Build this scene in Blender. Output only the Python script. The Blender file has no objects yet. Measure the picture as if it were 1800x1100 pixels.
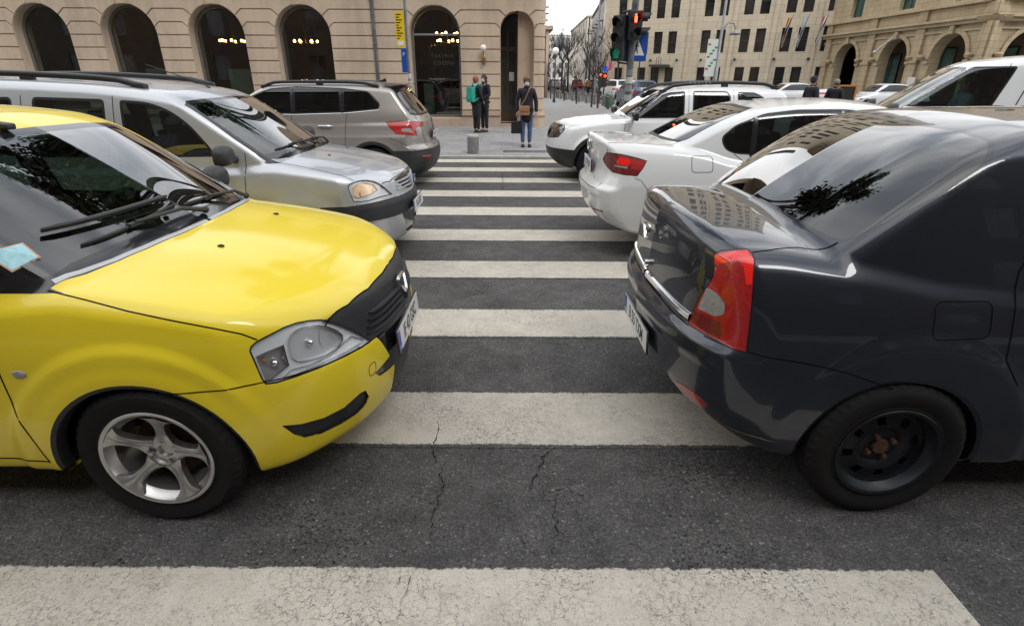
import bpy, bmesh, math, random, os
import numpy as np
from mathutils import Vector, Matrix
from mathutils.bvhtree import BVHTree
R = math.radians
random.seed(7)
sc = bpy.context.scene
COL = sc.collection
ONLY = os.environ.get('ONLY', '')

# ------------------------------------------------------------------ camera
CAM_H, PITCH, ROLL, FPX = 1.65, 23.8, 0.3, 935.0
cam_d = bpy.data.cameras.new('camera')
cam = bpy.data.objects.new('camera', cam_d); COL.objects.link(cam)
cam_d.sensor_width = 36.0; cam_d.lens = FPX/1800*36.0
cam_d.clip_start = 0.05; cam_d.clip_end = 2000
CAMM = Matrix.Translation((0, 0, CAM_H)) @ Matrix.Rotation(R(90-PITCH), 4, 'X') @ Matrix.Rotation(R(ROLL), 4, 'Z')
cam.matrix_world = CAMM
sc.camera = cam
CAMI = np.array(CAMM.inverted())
CAMF = np.array(CAMM)
def to_px(P):
    P = np.atleast_2d(np.asarray(P, float))
    q = P @ CAMI[:3, :3].T + CAMI[:3, 3]
    zc = np.maximum(-q[:, 2], 1e-6)
    return np.stack([900+FPX*q[:, 0]/zc, 550-FPX*q[:, 1]/zc], 1)
def px_ray(u, v):
    d = np.array([(u-900)/FPX, (550-v)/FPX, -1.0])
    d = CAMF[:3, :3] @ d
    return d/np.linalg.norm(d)
def px_at_y(u, v, Y):
    d = px_ray(u, v); return np.array([0, 0, CAM_H]) + d*(Y/d[1])
def px_at_z(u, v, Z=0.0):
    d = px_ray(u, v); return np.array([0, 0, CAM_H]) + d*((Z-CAM_H)/d[2])

# ------------------------------------------------------------------ sky, sun, exposure
SUN_EL, SUN_ROT = 50, 150
w = bpy.data.worlds.new('World'); sc.world = w; w.use_nodes = True
nt = w.node_tree; nt.nodes.clear()
N = nt.nodes.new
out = N('ShaderNodeOutputWorld'); bg = N('ShaderNodeBackground')
sky = N('ShaderNodeTexSky'); sky.sky_type = 'NISHITA'; sky.sun_disc = False
sky.sun_elevation = R(SUN_EL); sky.sun_rotation = R(SUN_ROT)
hsv = N('ShaderNodeHueSaturation'); hsv.inputs['Saturation'].default_value = 0.12
hsv.inputs['Value'].default_value = 0.8
tc = N('ShaderNodeTexCoord')
sx = N('ShaderNodeSeparateXYZ'); nt.links.new(tc.outputs['Generated'], sx.inputs[0])
# project direction on a cloud layer so the overcast has long streaks
mx = N('ShaderNodeMath'); mx.operation = 'MAXIMUM'; mx.inputs[1].default_value = 0.0
nt.links.new(sx.outputs['Z'], mx.inputs[0])
ad = N('ShaderNodeMath'); ad.operation = 'ADD'; ad.inputs[1].default_value = 0.18; nt.links.new(mx.outputs[0], ad.inputs[0])
dx = N('ShaderNodeMath'); dx.operation = 'DIVIDE'; nt.links.new(sx.outputs['X'], dx.inputs[0]); nt.links.new(ad.outputs[0], dx.inputs[1])
dy = N('ShaderNodeMath'); dy.operation = 'DIVIDE'; nt.links.new(sx.outputs['Y'], dy.inputs[0]); nt.links.new(ad.outputs[0], dy.inputs[1])
cb = N('ShaderNodeCombineXYZ'); nt.links.new(dx.outputs[0], cb.inputs[0]); nt.links.new(dy.outputs[0], cb.inputs[1])
mp = N('ShaderNodeMapping'); mp.inputs['Scale'].default_value = (0.8, 2.0, 1); mp.inputs['Rotation'].default_value = (0, 0, 0.5)
nt.links.new(cb.outputs[0], mp.inputs[0])
nz = N('ShaderNodeTexNoise'); nz.inputs['Scale'].default_value = 1.1; nz.inputs['Detail'].default_value = 7; nz.inputs['Distortion'].default_value = 0.8
nt.links.new(mp.outputs[0], nz.inputs[0])
rp = N('ShaderNodeValToRGB')
rp.color_ramp.elements[0].position = 0.38; rp.color_ramp.elements[0].color = (2.9, 3.15, 3.6, 1)
rp.color_ramp.elements[1].position = 0.64; rp.color_ramp.elements[1].color = (9.2, 9.2, 9.2, 1)
nt.links.new(nz.outputs[0], rp.inputs[0])
mxc = N('ShaderNodeMixRGB'); mxc.inputs[0].default_value = 0.85
nt.links.new(sky.outputs[0], hsv.inputs['Color']); nt.links.new(hsv.outputs[0], mxc.inputs[1])
# the overcast is thin and white low over the street
lr = N('ShaderNodeMapRange'); lr.inputs['From Min'].default_value = .16; lr.inputs['From Max'].default_value = .42; nt.links.new(sx.outputs['Z'], lr.inputs['Value'])
mw = N('ShaderNodeMixRGB'); mw.inputs[1].default_value = (7.9, 7.8, 7.7, 1); nt.links.new(lr.outputs[0], mw.inputs[0]); nt.links.new(rp.outputs[0], mw.inputs[2])
nt.links.new(mw.outputs[0], mxc.inputs[2])
nt.links.new(mxc.outputs[0], bg.inputs['Color']); bg.inputs['Strength'].default_value = 0.135
nt.links.new(bg.outputs[0], out.inputs[0])
sl = bpy.data.lights.new('sun', 'SUN'); so = bpy.data.objects.new('sun', sl); COL.objects.link(so)
sl.energy = 0.6; sl.angle = R(20); sl.color = (1, 0.97, 0.93)
# sun_rotation is clockwise from +Y seen from above
_a = R(SUN_ROT); _sd = Vector((math.sin(_a)*math.cos(R(SUN_EL)), math.cos(_a)*math.cos(R(SUN_EL)), math.sin(R(SUN_EL))))
so.rotation_euler = _sd.to_track_quat('Z', 'Y').to_euler()
so.location = (0, 0, 30)
sc.view_settings.view_transform = 'Standard'; sc.view_settings.look = 'None'
sc.view_settings.exposure = 1.08; sc.view_settings.gamma = 1.0
sc.render.film_transparent = False
sc.cycles.max_bounces = 8; sc.cycles.transparent_max_bounces = 24
sc.cycles.sample_clamp_indirect = 6; sc.cycles.caustics_reflective = False; sc.cycles.caustics_refractive = False
# ------------------------------------------------------------------ scene helpers
def thing(name, label, cat, loc=(0, 0, 0), rotz=0, group=None, kind=None):
    o = bpy.data.objects.new(name, None); COL.objects.link(o)
    o.empty_display_size = .2
    o.location = loc; o.rotation_euler = (0, 0, rotz)
    tag(o, label, cat, group, kind); return o
def tag(o, label=None, cat=None, group=None, kind=None):
    if label: o['label'] = label
    if cat: o['category'] = cat
    if group: o['group'] = group
    if kind: o['kind'] = kind
    return o
def link(name, me, mat=None, parent=None, smooth=False):
    o = bpy.data.objects.new(name, me); COL.objects.link(o)
    if mat is not None:
        for m in (mat if isinstance(mat, (list, tuple)) else [mat]): me.materials.append(m)
    if parent is not None: o.parent = parent
    if smooth: me.shade_smooth()
    return o
def auto_smooth(me, deg=35):
    me.shade_smooth()
    try: me.set_sharp_from_angle(angle=R(deg))
    except Exception: pass
def copy_tree(o, parent=None):
    c = o.copy(); COL.objects.link(c)
    if parent is not None: c.parent = parent
    for ch in o.children: copy_tree(ch, c)
    return c
class MB:
    """collects simple solids in one mesh"""
    def __init__(s): s.v = []; s.f = []; s.m = []
    def add(s, vs, fs, mi=0, M=None):
        n = len(s.v)
        for p in vs:
            p = Vector(p)
            if M is not None: p = M @ p
            s.v.append(tuple(p))
        for f in fs: s.f.append([i+n for i in f]); s.m.append(mi)
        return s
    def box(s, c, d, mi=0, M=None, rot=None):
        x, y, z = d[0]/2, d[1]/2, d[2]/2
        vs = [(-x, -y, -z), (x, -y, -z), (x, y, -z), (-x, y, -z), (-x, -y, z), (x, -y, z), (x, y, z), (-x, y, z)]
        T = Matrix.Translation(c)
        if rot is not None: T = T @ rot
        if M is not None: T = M @ T
        return s.add(vs, [(0, 3, 2, 1), (4, 5, 6, 7), (0, 1, 5, 4), (1, 2, 6, 5), (2, 3, 7, 6), (3, 0, 4, 7)], mi, T)
    def b2(s, a, b, mi=0, M=None):
        return s.box([(a[i]+b[i])/2 for i in range(3)], [abs(b[i]-a[i]) for i in range(3)], mi, M)
    def tube(s, pts, r, n=10, mi=0, cap=True, M=None):
        pts = [Vector(p) for p in pts]; rs = r if isinstance(r, (list, tuple)) else [r]*len(pts)
        vs, fs = [], []
        up = None
        for i, p in enumerate(pts):
            t = (pts[min(i+1, len(pts)-1)] - pts[max(i-1, 0)]).normalized()
            if up is None:
                up = Vector((0, 0, 1)) if abs(t.z) < .9 else Vector((1, 0, 0))
            a = t.cross(up)
            if a.length < 1e-5: a = t.cross(Vector((0, 1, 0)))
            a.normalize(); b = t.cross(a).normalized(); up = -b if False else up
            for k in range(n):
                th = 2*math.pi*k/n
                vs.append(p + (a*math.cos(th) + b*math.sin(th))*rs[i])
        for i in range(len(pts)-1):
            for k in range(n):
                k2 = (k+1) % n
                fs.append((i*n+k, i*n+k2, (i+1)*n+k2, (i+1)*n+k))
        if cap:
            fs.append(tuple(range(n))); fs.append(tuple((len(pts)-1)*n+k for k in range(n-1, -1, -1)))
        return s.add(vs, fs, mi, M)
    def lathe(s, prof, n=24, mi=0, M=None, closed=False, axis='Z'):
        """prof: list of (r, h)"""
        vs, fs = [], []
        for r, h in prof:
            for k in range(n):
                th = 2*math.pi*k/n; c, q = math.cos(th)*r, math.sin(th)*r
                vs.append((c, q, h) if axis == 'Z' else (c, h, q))
        m = len(prof)
        for i in range(m-1 if not closed else m):
            j = (i+1) % m
            for k in range(n):
                k2 = (k+1) % n
                f = (i*n+k, i*n+k2, j*n+k2, j*n+k)
                fs.append(f if axis == 'Z' else f[::-1])
        return s.add(vs, fs, mi, M)
    def ball(s, c, r, mi=0, n=16, sc_=(1, 1, 1), M=None):
        prof = [(max(1e-4, math.sin(math.pi*i/(n//2))) * r, -math.cos(math.pi*i/(n//2))*r) for i in range(n//2+1)]
        T = Matrix.Translation(c) @ Matrix.Diagonal((*sc_, 1))
        if M is not None: T = M @ T
        return s.lathe(prof, n, mi, T)
    def prism(s, poly, h0, h1, mi=0, M=None, plane='XY'):
        """extrude a 2-D polygon"""
        def P(a, b, h):
            return {'XY': (a, b, h), 'XZ': (a, h, b), 'YZ': (h, a, b)}[plane]
        n = len(poly); vs = [P(a, b, h0) for a, b in poly] + [P(a, b, h1) for a, b in poly]
        fs = [tuple(range(n-1, -1, -1)), tuple(range(n, 2*n))] + [(i, (i+1) % n, n+(i+1) % n, n+i) for i in range(n)]
        return s.add(vs, fs, mi, M)
    def mesh(s, name='m', merge=False):
        me = bpy.data.meshes.new(name); me.from_pydata(s.v, [], s.f)
        if any(s.m): me.polygons.foreach_set('material_index', s.m)
        bm = bmesh.new(); bm.from_mesh(me)
        if merge: bmesh.ops.remove_doubles(bm, verts=bm.verts, dist=1e-4)
        bmesh.ops.recalc_face_normals(bm, faces=bm.faces); bm.to_mesh(me); bm.free()
        me.update(); return me
    def build(s, name, mat=None, parent=None, smooth=0, bevel=0, seg=2, merge=False):
        me = s.mesh(name, merge)
        if bevel:
            bm = bmesh.new(); bm.from_mesh(me)
            es = [e for e in bm.edges if len(e.link_faces) == 2 and e.calc_face_angle(0) > .5]
            bmesh.ops.bevel(bm, geom=es, offset=bevel, segments=seg, affect='EDGES', profile=.7, clamp_overlap=True)
            bm.to_mesh(me); bm.free()
        if smooth: auto_smooth(me, smooth)
        return link(name, me, mat, parent)

# ------------------------------------------------------------------ materials
MATS = {}
def newmat(name):
    m = bpy.data.materials.new(name); m.use_nodes = True
    m.node_tree.nodes.clear(); o = m.node_tree.nodes.new('ShaderNodeOutputMaterial')
    return m, m.node_tree, o
def L(nt, a, b): nt.links.new(a, b)
def node(nt, typ, **kw):
    n = nt.nodes.new(typ)
    for k, v in kw.items():
        if k.startswith('i_'):
            key = k[2:]
            key = int(key) if key.isdigit() else key.replace('_', ' ')
            n.inputs[key].default_value = v
        else: setattr(n, k, v)
    return n
def math_n(nt, op, a, b=None, c=None, clamp=False):
    n = nt.nodes.new('ShaderNodeMath'); n.operation = op; n.use_clamp = clamp
    for i, v in enumerate((a, b, c)):
        if v is None: continue
        if isinstance(v, (int, float)): n.inputs[i].default_value = v
        else: nt.links.new(v, n.inputs[i])
    return n.outputs[0]
def mixc(nt, f, a, b, mode='MIX'):
    n = nt.nodes.new('ShaderNodeMixRGB'); n.blend_type = mode
    for i, v in enumerate((f, a, b)):
        if isinstance(v, (int, float)): n.inputs[i].default_value = v
        elif isinstance(v, tuple): n.inputs[i].default_value = (*v[:3], 1)
        else: nt.links.new(v, n.inputs[i])
    return n.outputs[0]
def noise(nt, vec, scale, detail=4, rough=.55, dist=0):
    n = nt.nodes.new('ShaderNodeTexNoise'); n.inputs['Scale'].default_value = scale
    n.inputs['Detail'].default_value = detail; n.inputs['Roughness'].default_value = rough; n.inputs['Distortion'].default_value = dist
    if vec is not None: nt.links.new(vec, n.inputs['Vector'])
    return n.outputs[0]
def ramp(nt, f, stops):
    n = nt.nodes.new('ShaderNodeValToRGB'); e = n.color_ramp.elements
    while len(e) < len(stops): e.new(0.5)
    for i, (p, c) in enumerate(stops):
        e[i].position = p; e[i].color = (c, c, c, 1) if isinstance(c, (int, float)) else (*c[:3], 1)
    nt.links.new(f, n.inputs[0]); return n.outputs[0]
def objco(nt): return nt.nodes.new('ShaderNodeTexCoord').outputs['Object']
def geoP(nt): return nt.nodes.new('ShaderNodeNewGeometry').outputs['Position']
def mapping(nt, vec, scale=(1, 1, 1), rot=(0, 0, 0), loc=(0, 0, 0)):
    n = nt.nodes.new('ShaderNodeMapping'); n.inputs['Scale'].default_value = scale
    n.inputs['Rotation'].default_value = rot; n.inputs['Location'].default_value = loc
    nt.links.new(vec, n.inputs[0]); return n.outputs[0]
def bump(nt, h, dist=.002, st=1.0):
    n = nt.nodes.new('ShaderNodeBump'); n.inputs['Distance'].default_value = dist; n.inputs['Strength'].default_value = st
    nt.links.new(h, n.inputs['Height']); return n.outputs[0]
def pbr(name, col, rough=.5, metal=0, coat=0, coat_r=.03, spec=.5, var=0.0, vscale=8, bmp=0, bscale=60, emit=None, es=0, alpha=1, trans=0):
    if name in MATS: return MATS[name]
    m, nt, o = newmat(name)
    p = node(nt, 'ShaderNodeBsdfPrincipled'); L(nt, p.outputs[0], o.inputs[0])
    p.inputs['Base Color'].default_value = (*col, 1); p.inputs['Roughness'].default_value = rough
    p.inputs['Metallic'].default_value = metal; p.inputs['Coat Weight'].default_value = coat
    p.inputs['Coat Roughness'].default_value = coat_r; p.inputs['Specular IOR Level'].default_value = spec
    p.inputs['Transmission Weight'].default_value = trans
    oc = objco(nt)
    if var:
        f = noise(nt, oc, vscale, 5, .6)
        f = ramp(nt, f, [(.3, 0.0), (.7, 1.0)])
        L(nt, mixc(nt, f, tuple(c*(1-var) for c in col), tuple(min(1, c*(1+var)) for c in col)), p.inputs['Base Color'])
        L(nt, math_n(nt, 'MULTIPLY_ADD', f, .12, rough-.06, clamp=True), p.inputs['Roughness'])
    if bmp: L(nt, bump(nt, noise(nt, oc, bscale, 3), bmp), p.inputs['Normal'])
    if emit: p.inputs['Emission Color'].default_value = (*emit, 1); p.inputs['Emission Strength'].default_value = es
    MATS[name] = m; return m
def paint(name, col, metallic=0.0, rough=.35, coat=1.0, dirt=.25, flake=0.0, dirtcol=(.16, .14, .12), coat_r=.025):
    """car paint: clear coat over base, road dust towards the sill, faint specks"""
    if name in MATS: return MATS[name]
    m, nt, o = newmat(name)
    p = node(nt, 'ShaderNodeBsdfPrincipled'); L(nt, p.outputs[0], o.inputs[0])
    p.inputs['Metallic'].default_value = metallic; p.inputs['Coat Weight'].default_value = coat
    oc = objco(nt)
    s = node(nt, 'ShaderNodeSeparateXYZ'); L(nt, oc, s.inputs[0])
    low = math_n(nt, 'MULTIPLY_ADD', s.outputs[2], -1.9, 1.25, clamp=True)
    n1 = noise(nt, mapping(nt, oc, (1, 1, .5)), 3.0, 6, .65)
    n2 = noise(nt, oc, 60, 4, .7)
    dm = math_n(nt, 'MULTIPLY', math_n(nt, 'MULTIPLY_ADD', low, 1.0, .25), math_n(nt, 'MULTIPLY', n1, math_n(nt, 'MULTIPLY_ADD', n2, .8, .3)))
    dm = math_n(nt, 'MULTIPLY', dm, dirt, clamp=True)
    base = (*col,)
    if flake:
        v = node(nt, 'ShaderNodeTexVoronoi', i_Scale=900.0); L(nt, oc, v.inputs['Vector'])
        fl = math_n(nt, 'MULTIPLY_ADD', v.outputs['Color'], flake, 1-flake/2)
        hs = node(nt, 'ShaderNodeHueSaturation'); hs.inputs['Color'].default_value = (*col, 1); L(nt, fl, hs.inputs['Value'])
        base = hs.outputs[0]
    L(nt, mixc(nt, dm, base, dirtcol), p.inputs['Base Color'])
    L(nt, math_n(nt, 'MULTIPLY_ADD', dm, .5, rough, clamp=True), p.inputs['Roughness'])
    L(nt, math_n(nt, 'MULTIPLY_ADD', dm, .35, coat_r, clamp=True), p.inputs['Coat Roughness'])
    MATS[name] = m; return m
def glass(name, tint=(.55, .62, .58), rough=0.0, ior=1.5, gain=2.6):
    """thin glazing: tinted see-through plus a mirror layer"""
    if name in MATS: return MATS[name]
    m, nt, o = newmat(name)
    fr = node(nt, 'ShaderNodeFresnel', i_IOR=ior)
    g = node(nt, 'ShaderNodeBsdfGlossy', i_Roughness=rough); t = node(nt, 'ShaderNodeBsdfTransparent'); t.inputs[0].default_value = (*tint, 1)
    g.inputs[0].default_value = (1, 1, 1, 1)
    mx = node(nt, 'ShaderNodeMixShader')
    f = math_n(nt, 'MULTIPLY_ADD', fr.outputs[0], gain, .01, clamp=True)
    geo = node(nt, 'ShaderNodeNewGeometry')
    f = math_n(nt, 'MULTIPLY', f, math_n(nt, 'SUBTRACT', 1.0, geo.outputs['Backfacing']))
    L(nt, f, mx.inputs[0]); L(nt, t.outputs[0], mx.inputs[1]); L(nt, g.outputs[0], mx.inputs[2]); L(nt, mx.outputs[0], o.inputs[0])
    MATS[name] = m; return m
# ------------------------------------------------------------------ implicit car bodies
def ip(x, pts):
    """monotone cubic interpolation through (x, y) control points, flat outside"""
    pts = sorted(pts); X = np.array([p[0] for p in pts], float); Y = np.array([p[1] for p in pts], float)
    x = np.asarray(x, float)
    if len(X) == 1: return np.full(x.shape, Y[0])
    h = np.diff(X); d = np.diff(Y)/h
    m = np.zeros(len(X)); m[0], m[-1] = d[0], d[-1]
    for i in range(1, len(X)-1):
        if d[i-1]*d[i] > 0:
            w1, w2 = 2*h[i]+h[i-1], h[i]+2*h[i-1]
            m[i] = (w1+w2)/(w1/d[i-1]+w2/d[i])
    xc = np.clip(x, X[0], X[-1]); i = np.clip(np.searchsorted(X, xc)-1, 0, len(h)-1)
    t = (xc-X[i])/h[i]
    r = (2*t**3-3*t**2+1)*Y[i] + (t**3-2*t**2+t)*h[i]*m[i] + (-2*t**3+3*t**2)*Y[i+1] + (t**3-t**2)*h[i]*m[i+1]
    # linear extension beyond the ends
    r = r + np.where(x > X[-1], (x-X[-1])*m[-1], 0) + np.where(x < X[0], (x-X[0])*m[0], 0)
    return r
def sst(a, b, x):
    t = np.clip((x-a)/(b-a), 0, 1); return t*t*(3-2*t)
def rmax(a, b, r):
    return np.minimum(np.maximum(a, b), -r) + np.sqrt(np.maximum(a+r, 0)**2 + np.maximum(b+r, 0)**2)
def rmin(a, b, r):
    return -rmax(-a, -b, r)
def surface_nets(F, lo, hi, h):
    nx, ny, nz = [int(math.ceil((hi[i]-lo[i])/h))+1 for i in range(3)]
    xs, ys, zs = [lo[i]+h*np.arange(n) for i, n in enumerate((nx, ny, nz))]
    f = np.empty((nx, ny, nz), np.float32)
    YY, ZZ = np.meshgrid(ys, zs, indexing='ij')
    CH = 24
    for i in range(0, nx, CH):
        xb = xs[i:i+CH]
        X3 = np.broadcast_to(xb[:, None, None], (len(xb), ny, nz))
        f[i:i+CH] = F(X3, np.broadcast_to(YY, X3.shape), np.broadcast_to(ZZ, X3.shape))
    s = f < 0
    cnt = np.zeros((nx-1, ny-1, nz-1), np.int16); acc = np.zeros((nx-1, ny-1, nz-1, 3), np.float32)
    for ax in range(3):
        sl0 = [slice(None)]*3; sl1 = [slice(None)]*3; sl0[ax] = slice(0, -1); sl1[ax] = slice(1, None)
        a, b = f[tuple(sl0)], f[tuple(sl1)]
        cr = s[tuple(sl0)] != s[tuple(sl1)]
        t = np.where(cr, a/np.where(cr, a-b, 1), 0)
        o1, o2 = [k for k in range(3) if k != ax]
        for i1 in (0, 1):
            for i2 in (0, 1):
                q = [slice(None)]*3
                q[o1] = slice(i1, (nx, ny, nz)[o1]-1+i1); q[o2] = slice(i2, (nx, ny, nz)[o2]-1+i2)
                c = cr[tuple(q)]; tt = t[tuple(q)]
                cnt += c
                acc[..., ax] += np.where(c, tt, 0)
                acc[..., o1] += np.where(c, i1, 0); acc[..., o2] += np.where(c, i2, 0)
    m = cnt > 0
    idx = -np.ones(m.shape, np.int64); idx[m] = np.arange(m.sum())
    ijk = np.argwhere(m)
    V = (ijk + acc[m]/cnt[m][:, None])*h + np.array(lo)
    quads = []
    for ax in range(3):
        sl0 = [slice(None)]*3; sl1 = [slice(None)]*3; sl0[ax] = slice(0, -1); sl1[ax] = slice(1, None)
        cr = s[tuple(sl0)] != s[tuple(sl1)]
        ins = s[tuple(sl0)]
        E = np.argwhere(cr); o1, o2 = (ax+1) % 3, (ax+2) % 3
        ok = (E[:, o1] > 0) & (E[:, o2] > 0) & (E[:, o1] < m.shape[o1]) & (E[:, o2] < m.shape[o2]) & (E[:, ax] < m.shape[ax])
        E = E[ok]; dirn = ins[tuple(E.T)]
        q = []
        for d1, d2 in ((1, 1), (0, 1), (0, 0), (1, 0)):
            K = E.copy(); K[:, o1] -= d1; K[:, o2] -= d2; q.append(idx[tuple(K.T)])
        Q = np.stack(q, 1); Q[~dirn] = Q[~dirn][:, ::-1]
        quads.append(Q)
    return V, np.concatenate(quads)
def grad(F, V, e=2e-4):
    g = np.empty_like(V)
    for k in range(3):
        d = np.zeros(3); d[k] = e
        A, B = V+d, V-d
        g[:, k] = (F(A[:, 0], A[:, 1], A[:, 2]) - F(B[:, 0], B[:, 1], B[:, 2]))/(2*e)
    return g
def newton(F, V, it=4, cap=.02, keepy=None):
    V = V.copy()
    for _ in range(it):
        f = F(V[:, 0], V[:, 1], V[:, 2]); g = grad(F, V)
        if keepy is not None: g[keepy, 1] = 0
        st = g*(f/np.maximum((g*g).sum(1), 1e-3))[:, None]
        n = np.linalg.norm(st, axis=1); st *= np.minimum(1, cap/np.maximum(n, 1e-9))[:, None]
        V -= st
    return V
def inpoly(P, poly):
    x, y = P[:, 0], P[:, 1]; c = np.zeros(len(P), bool); n = len(poly)
    for i in range(n):
        x1, y1 = poly[i]; x2, y2 = poly[(i+1) % n]
        if y1 == y2: continue
        k = ((y1 > y) != (y2 > y)) & (x < (x2-x1)*(y-y1)/(y2-y1)+x1)
        c ^= k
    return c
def segdist(P, a, b):
    a, b = np.array(a, float), np.array(b, float); d = b-a; L2 = max((d*d).sum(), 1e-12)
    t = np.clip(((P-a)@d)/L2, 0, 1); return np.linalg.norm(P-(a+t[:, None]*d), axis=1)
def chaikin(pts, n=2, closed=True, keep=()):
    P = [np.array(p, float) for p in pts]
    for _ in range(n):
        Q = []; m = len(P)
        for i in range(m if closed else m-1):
            a, b = P[i], P[(i+1) % m]; Q += [a*.75+b*.25, a*.25+b*.75]
        if not closed: Q = [P[0]] + Q + [P[-1]]
        P = Q
    return [tuple(p) for p in P]
def rounded(pts, r, n=4):
    """round the corners of a polygon; r is a number or one per corner"""
    out = []; m = len(pts)
    for i in range(m):
        p = np.array(pts[i], float); a = np.array(pts[i-1], float)-p; b = np.array(pts[(i+1) % m], float)-p
        ri = r[i] if isinstance(r, (list, tuple)) else r
        la, lb = np.linalg.norm(a), np.linalg.norm(b); d = min(ri, la*.45, lb*.45)
        if d <= 1e-6: out.append(tuple(p)); continue
        A, B = p+a/la*d, p+b/lb*d
        for k in range(n+1):
            t = k/n; out.append(tuple((1-t)**2*A + 2*t*(1-t)*p + t*t*B))
    return out
def offset_poly(pts, d):
    """move a closed polygon inwards by d"""
    P = np.array(pts, float); n = len(P)
    ar = sum(P[i][0]*P[(i+1) % n][1]-P[(i+1) % n][0]*P[i][1] for i in range(n))
    s = 1 if ar > 0 else -1
    O = []
    for i in range(n):
        a = P[i]-P[i-1]; b = P[(i+1) % n]-P[i]
        a /= max(np.linalg.norm(a), 1e-9); b /= max(np.linalg.norm(b), 1e-9)
        na = np.array([-a[1], a[0]]); nb = np.array([-b[1], b[0]]); m = na+nb
        k = max(m@m/2, .35); O.append(tuple(P[i]+s*m/k*d))
    return O
class Body:
    """half of a symmetric car shell (y<=0 side), cut into named parts"""
    def __init__(s, F, lo, hi, h, root):
        s.F = F; s.h = h; s.root = root
        s.M = np.array(root.matrix_basis) if root is not None else np.eye(4)
        s.Mi = np.linalg.inv(s.M)
        s.eye = s.Mi[:3, :3] @ np.array([0, 0, CAM_H]) + s.Mi[:3, 3]
        V, Q = surface_nets(F, (lo[0], lo[1], lo[2]), (hi[0], 2.5*h, hi[2]), h)
        V = newton(F, V)
        me = bpy.data.meshes.new('tmp'); me.from_pydata(V.tolist(), [], Q.tolist())
        bm = bmesh.new(); bm.from_mesh(me); bpy.data.meshes.remove(me)
        bmesh.ops.bisect_plane(bm, geom=bm.verts[:]+bm.edges[:]+bm.faces[:], plane_co=(0, 0, 0), plane_no=(0, 1, 0), clear_outer=True, dist=1e-5)
        s.bm = bm; s.lay = bm.faces.layers.int.new('part'); s.names = ['body']
        s.bvh = BVHTree.FromBMesh(bm)
    def world(s, P): return np.asarray(P) @ s.M[:3, :3].T + s.M[:3, 3]
    def _proj(s, view, P):
        if view == 'eye': return to_px(s.world(P))
        if view == 'side': return P[:, [0, 2]]
        if view == 'top': return P[:, [0, 1]]
        return P[:, [1, 2]]          # front / rear
    def _dir(s, view):
        return {'side': (0, 1, 0), 'top': (0, 0, -1), 'front': (-1, 0, 0), 'rear': (1, 0, 0)}[view]
    def _mask(s, view, C, Nn, thr):
        if view == 'eye':
            d = C-s.eye; d /= np.linalg.norm(d, axis=1)[:, None]
        else: d = np.array(s._dir(view), float)[None]
        return (Nn*d).sum(1) < -thr
    def _plane(s, view, a, b):
        if view == 'eye':
            ra, rb = [s.Mi[:3, :3] @ px_ray(*p) for p in (a, b)]
            n = np.cross(ra, rb); return s.eye, n/np.linalg.norm(n)
        z = {'side': lambda p: (p[0], 0, p[1]), 'top': lambda p: (p[0], p[1], 0), 'front': lambda p: (0, p[0], p[1]), 'rear': lambda p: (0, p[0], p[1])}[view]
        A, B = np.array(z(a), float), np.array(z(b), float); n = np.cross(B-A, np.array(s._dir(view), float))
        return A, n/np.linalg.norm(n)
    def cut(s, name, poly, view, src=None, thr=.05, lim=None):
        """faces of the src parts inside the polygon become part `name`"""
        poly = [tuple(p) for p in poly]
        if name not in s.names: s.names.append(name)
        pid = s.names.index(name)
        srcs = None if src is None else {s.names.index(q) for q in ([src] if isinstance(src, str) else src) if q in s.names}
        bm, lay = s.bm, s.lay
        F = [f for f in bm.faces if srcs is None or f[lay] in srcs]
        if not F: return
        C = np.array([f.calc_center_median() for f in F]); Nn = np.array([f.normal for f in F])
        C2 = s._proj(view, C); ok = s._mask(view, C, Nn, thr)
        if lim is not None: ok &= lim(C)
        P = np.array(poly)
        if view == 'eye':
            dd = np.linalg.norm(C-s.eye, axis=1); rad = s.h*1.1*FPX/np.maximum(dd*.8, .1)*1.3
        else: rad = np.full(len(F), s.h*1.1)
        bb = (C2[:, 0] > P[:, 0].min()-rad) & (C2[:, 0] < P[:, 0].max()+rad) & (C2[:, 1] > P[:, 1].min()-rad) & (C2[:, 1] < P[:, 1].max()+rad) & ok
        k = np.nonzero(bb)[0]
        near = np.full(len(k), 1e9); n = len(poly)
        for i in range(n): near = np.minimum(near, segdist(C2[k], poly[i], poly[(i+1) % n]))
        band = [F[j] for j, d in zip(k, near) if d < rad[j]*1.3]
        inner = [F[j] for j, d in zip(k, near) if d >= rad[j]*1.3]
        radb = float(np.median(rad[k])) if len(k) else s.h
        for i in range(n):
            a, b = poly[i], poly[(i+1) % n]
            if np.hypot(a[0]-b[0], a[1]-b[1]) < 1e-6: continue
            band = [f for f in band if f.is_valid]
            if not band: break
            cb = s._proj(view, np.array([f.calc_center_median() for f in band]))
            dd = segdist(cb, a, b)
            if view == 'eye': pass
            cand = [f for f, d in zip(band, dd) if d < radb*1.25]
            if not cand: continue
            cs = set(cand)
            geom = list({v for f in cand for v in f.verts}) + list({e for f in cand for e in f.edges}) + cand
            co, no = s._plane(view, a, b)
            r = bmesh.ops.bisect_plane(bm, geom=geom, plane_co=co.tolist(), plane_no=no.tolist(), dist=1e-5)
            nf = [g for g in r['geom'] if isinstance(g, bmesh.types.BMFace)]
            band = [f for f in band if f.is_valid and f not in cs] + nf
            band = list(set(band))
        allf = [f for f in inner if f.is_valid] + [f for f in band if f.is_valid]
        if not allf: return
        C = np.array([f.calc_center_median() for f in allf]); ins = inpoly(s._proj(view, C), poly)
        for f, q in zip(allf, ins):
            if q: f[lay] = pid
        bm.normal_update()
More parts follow.
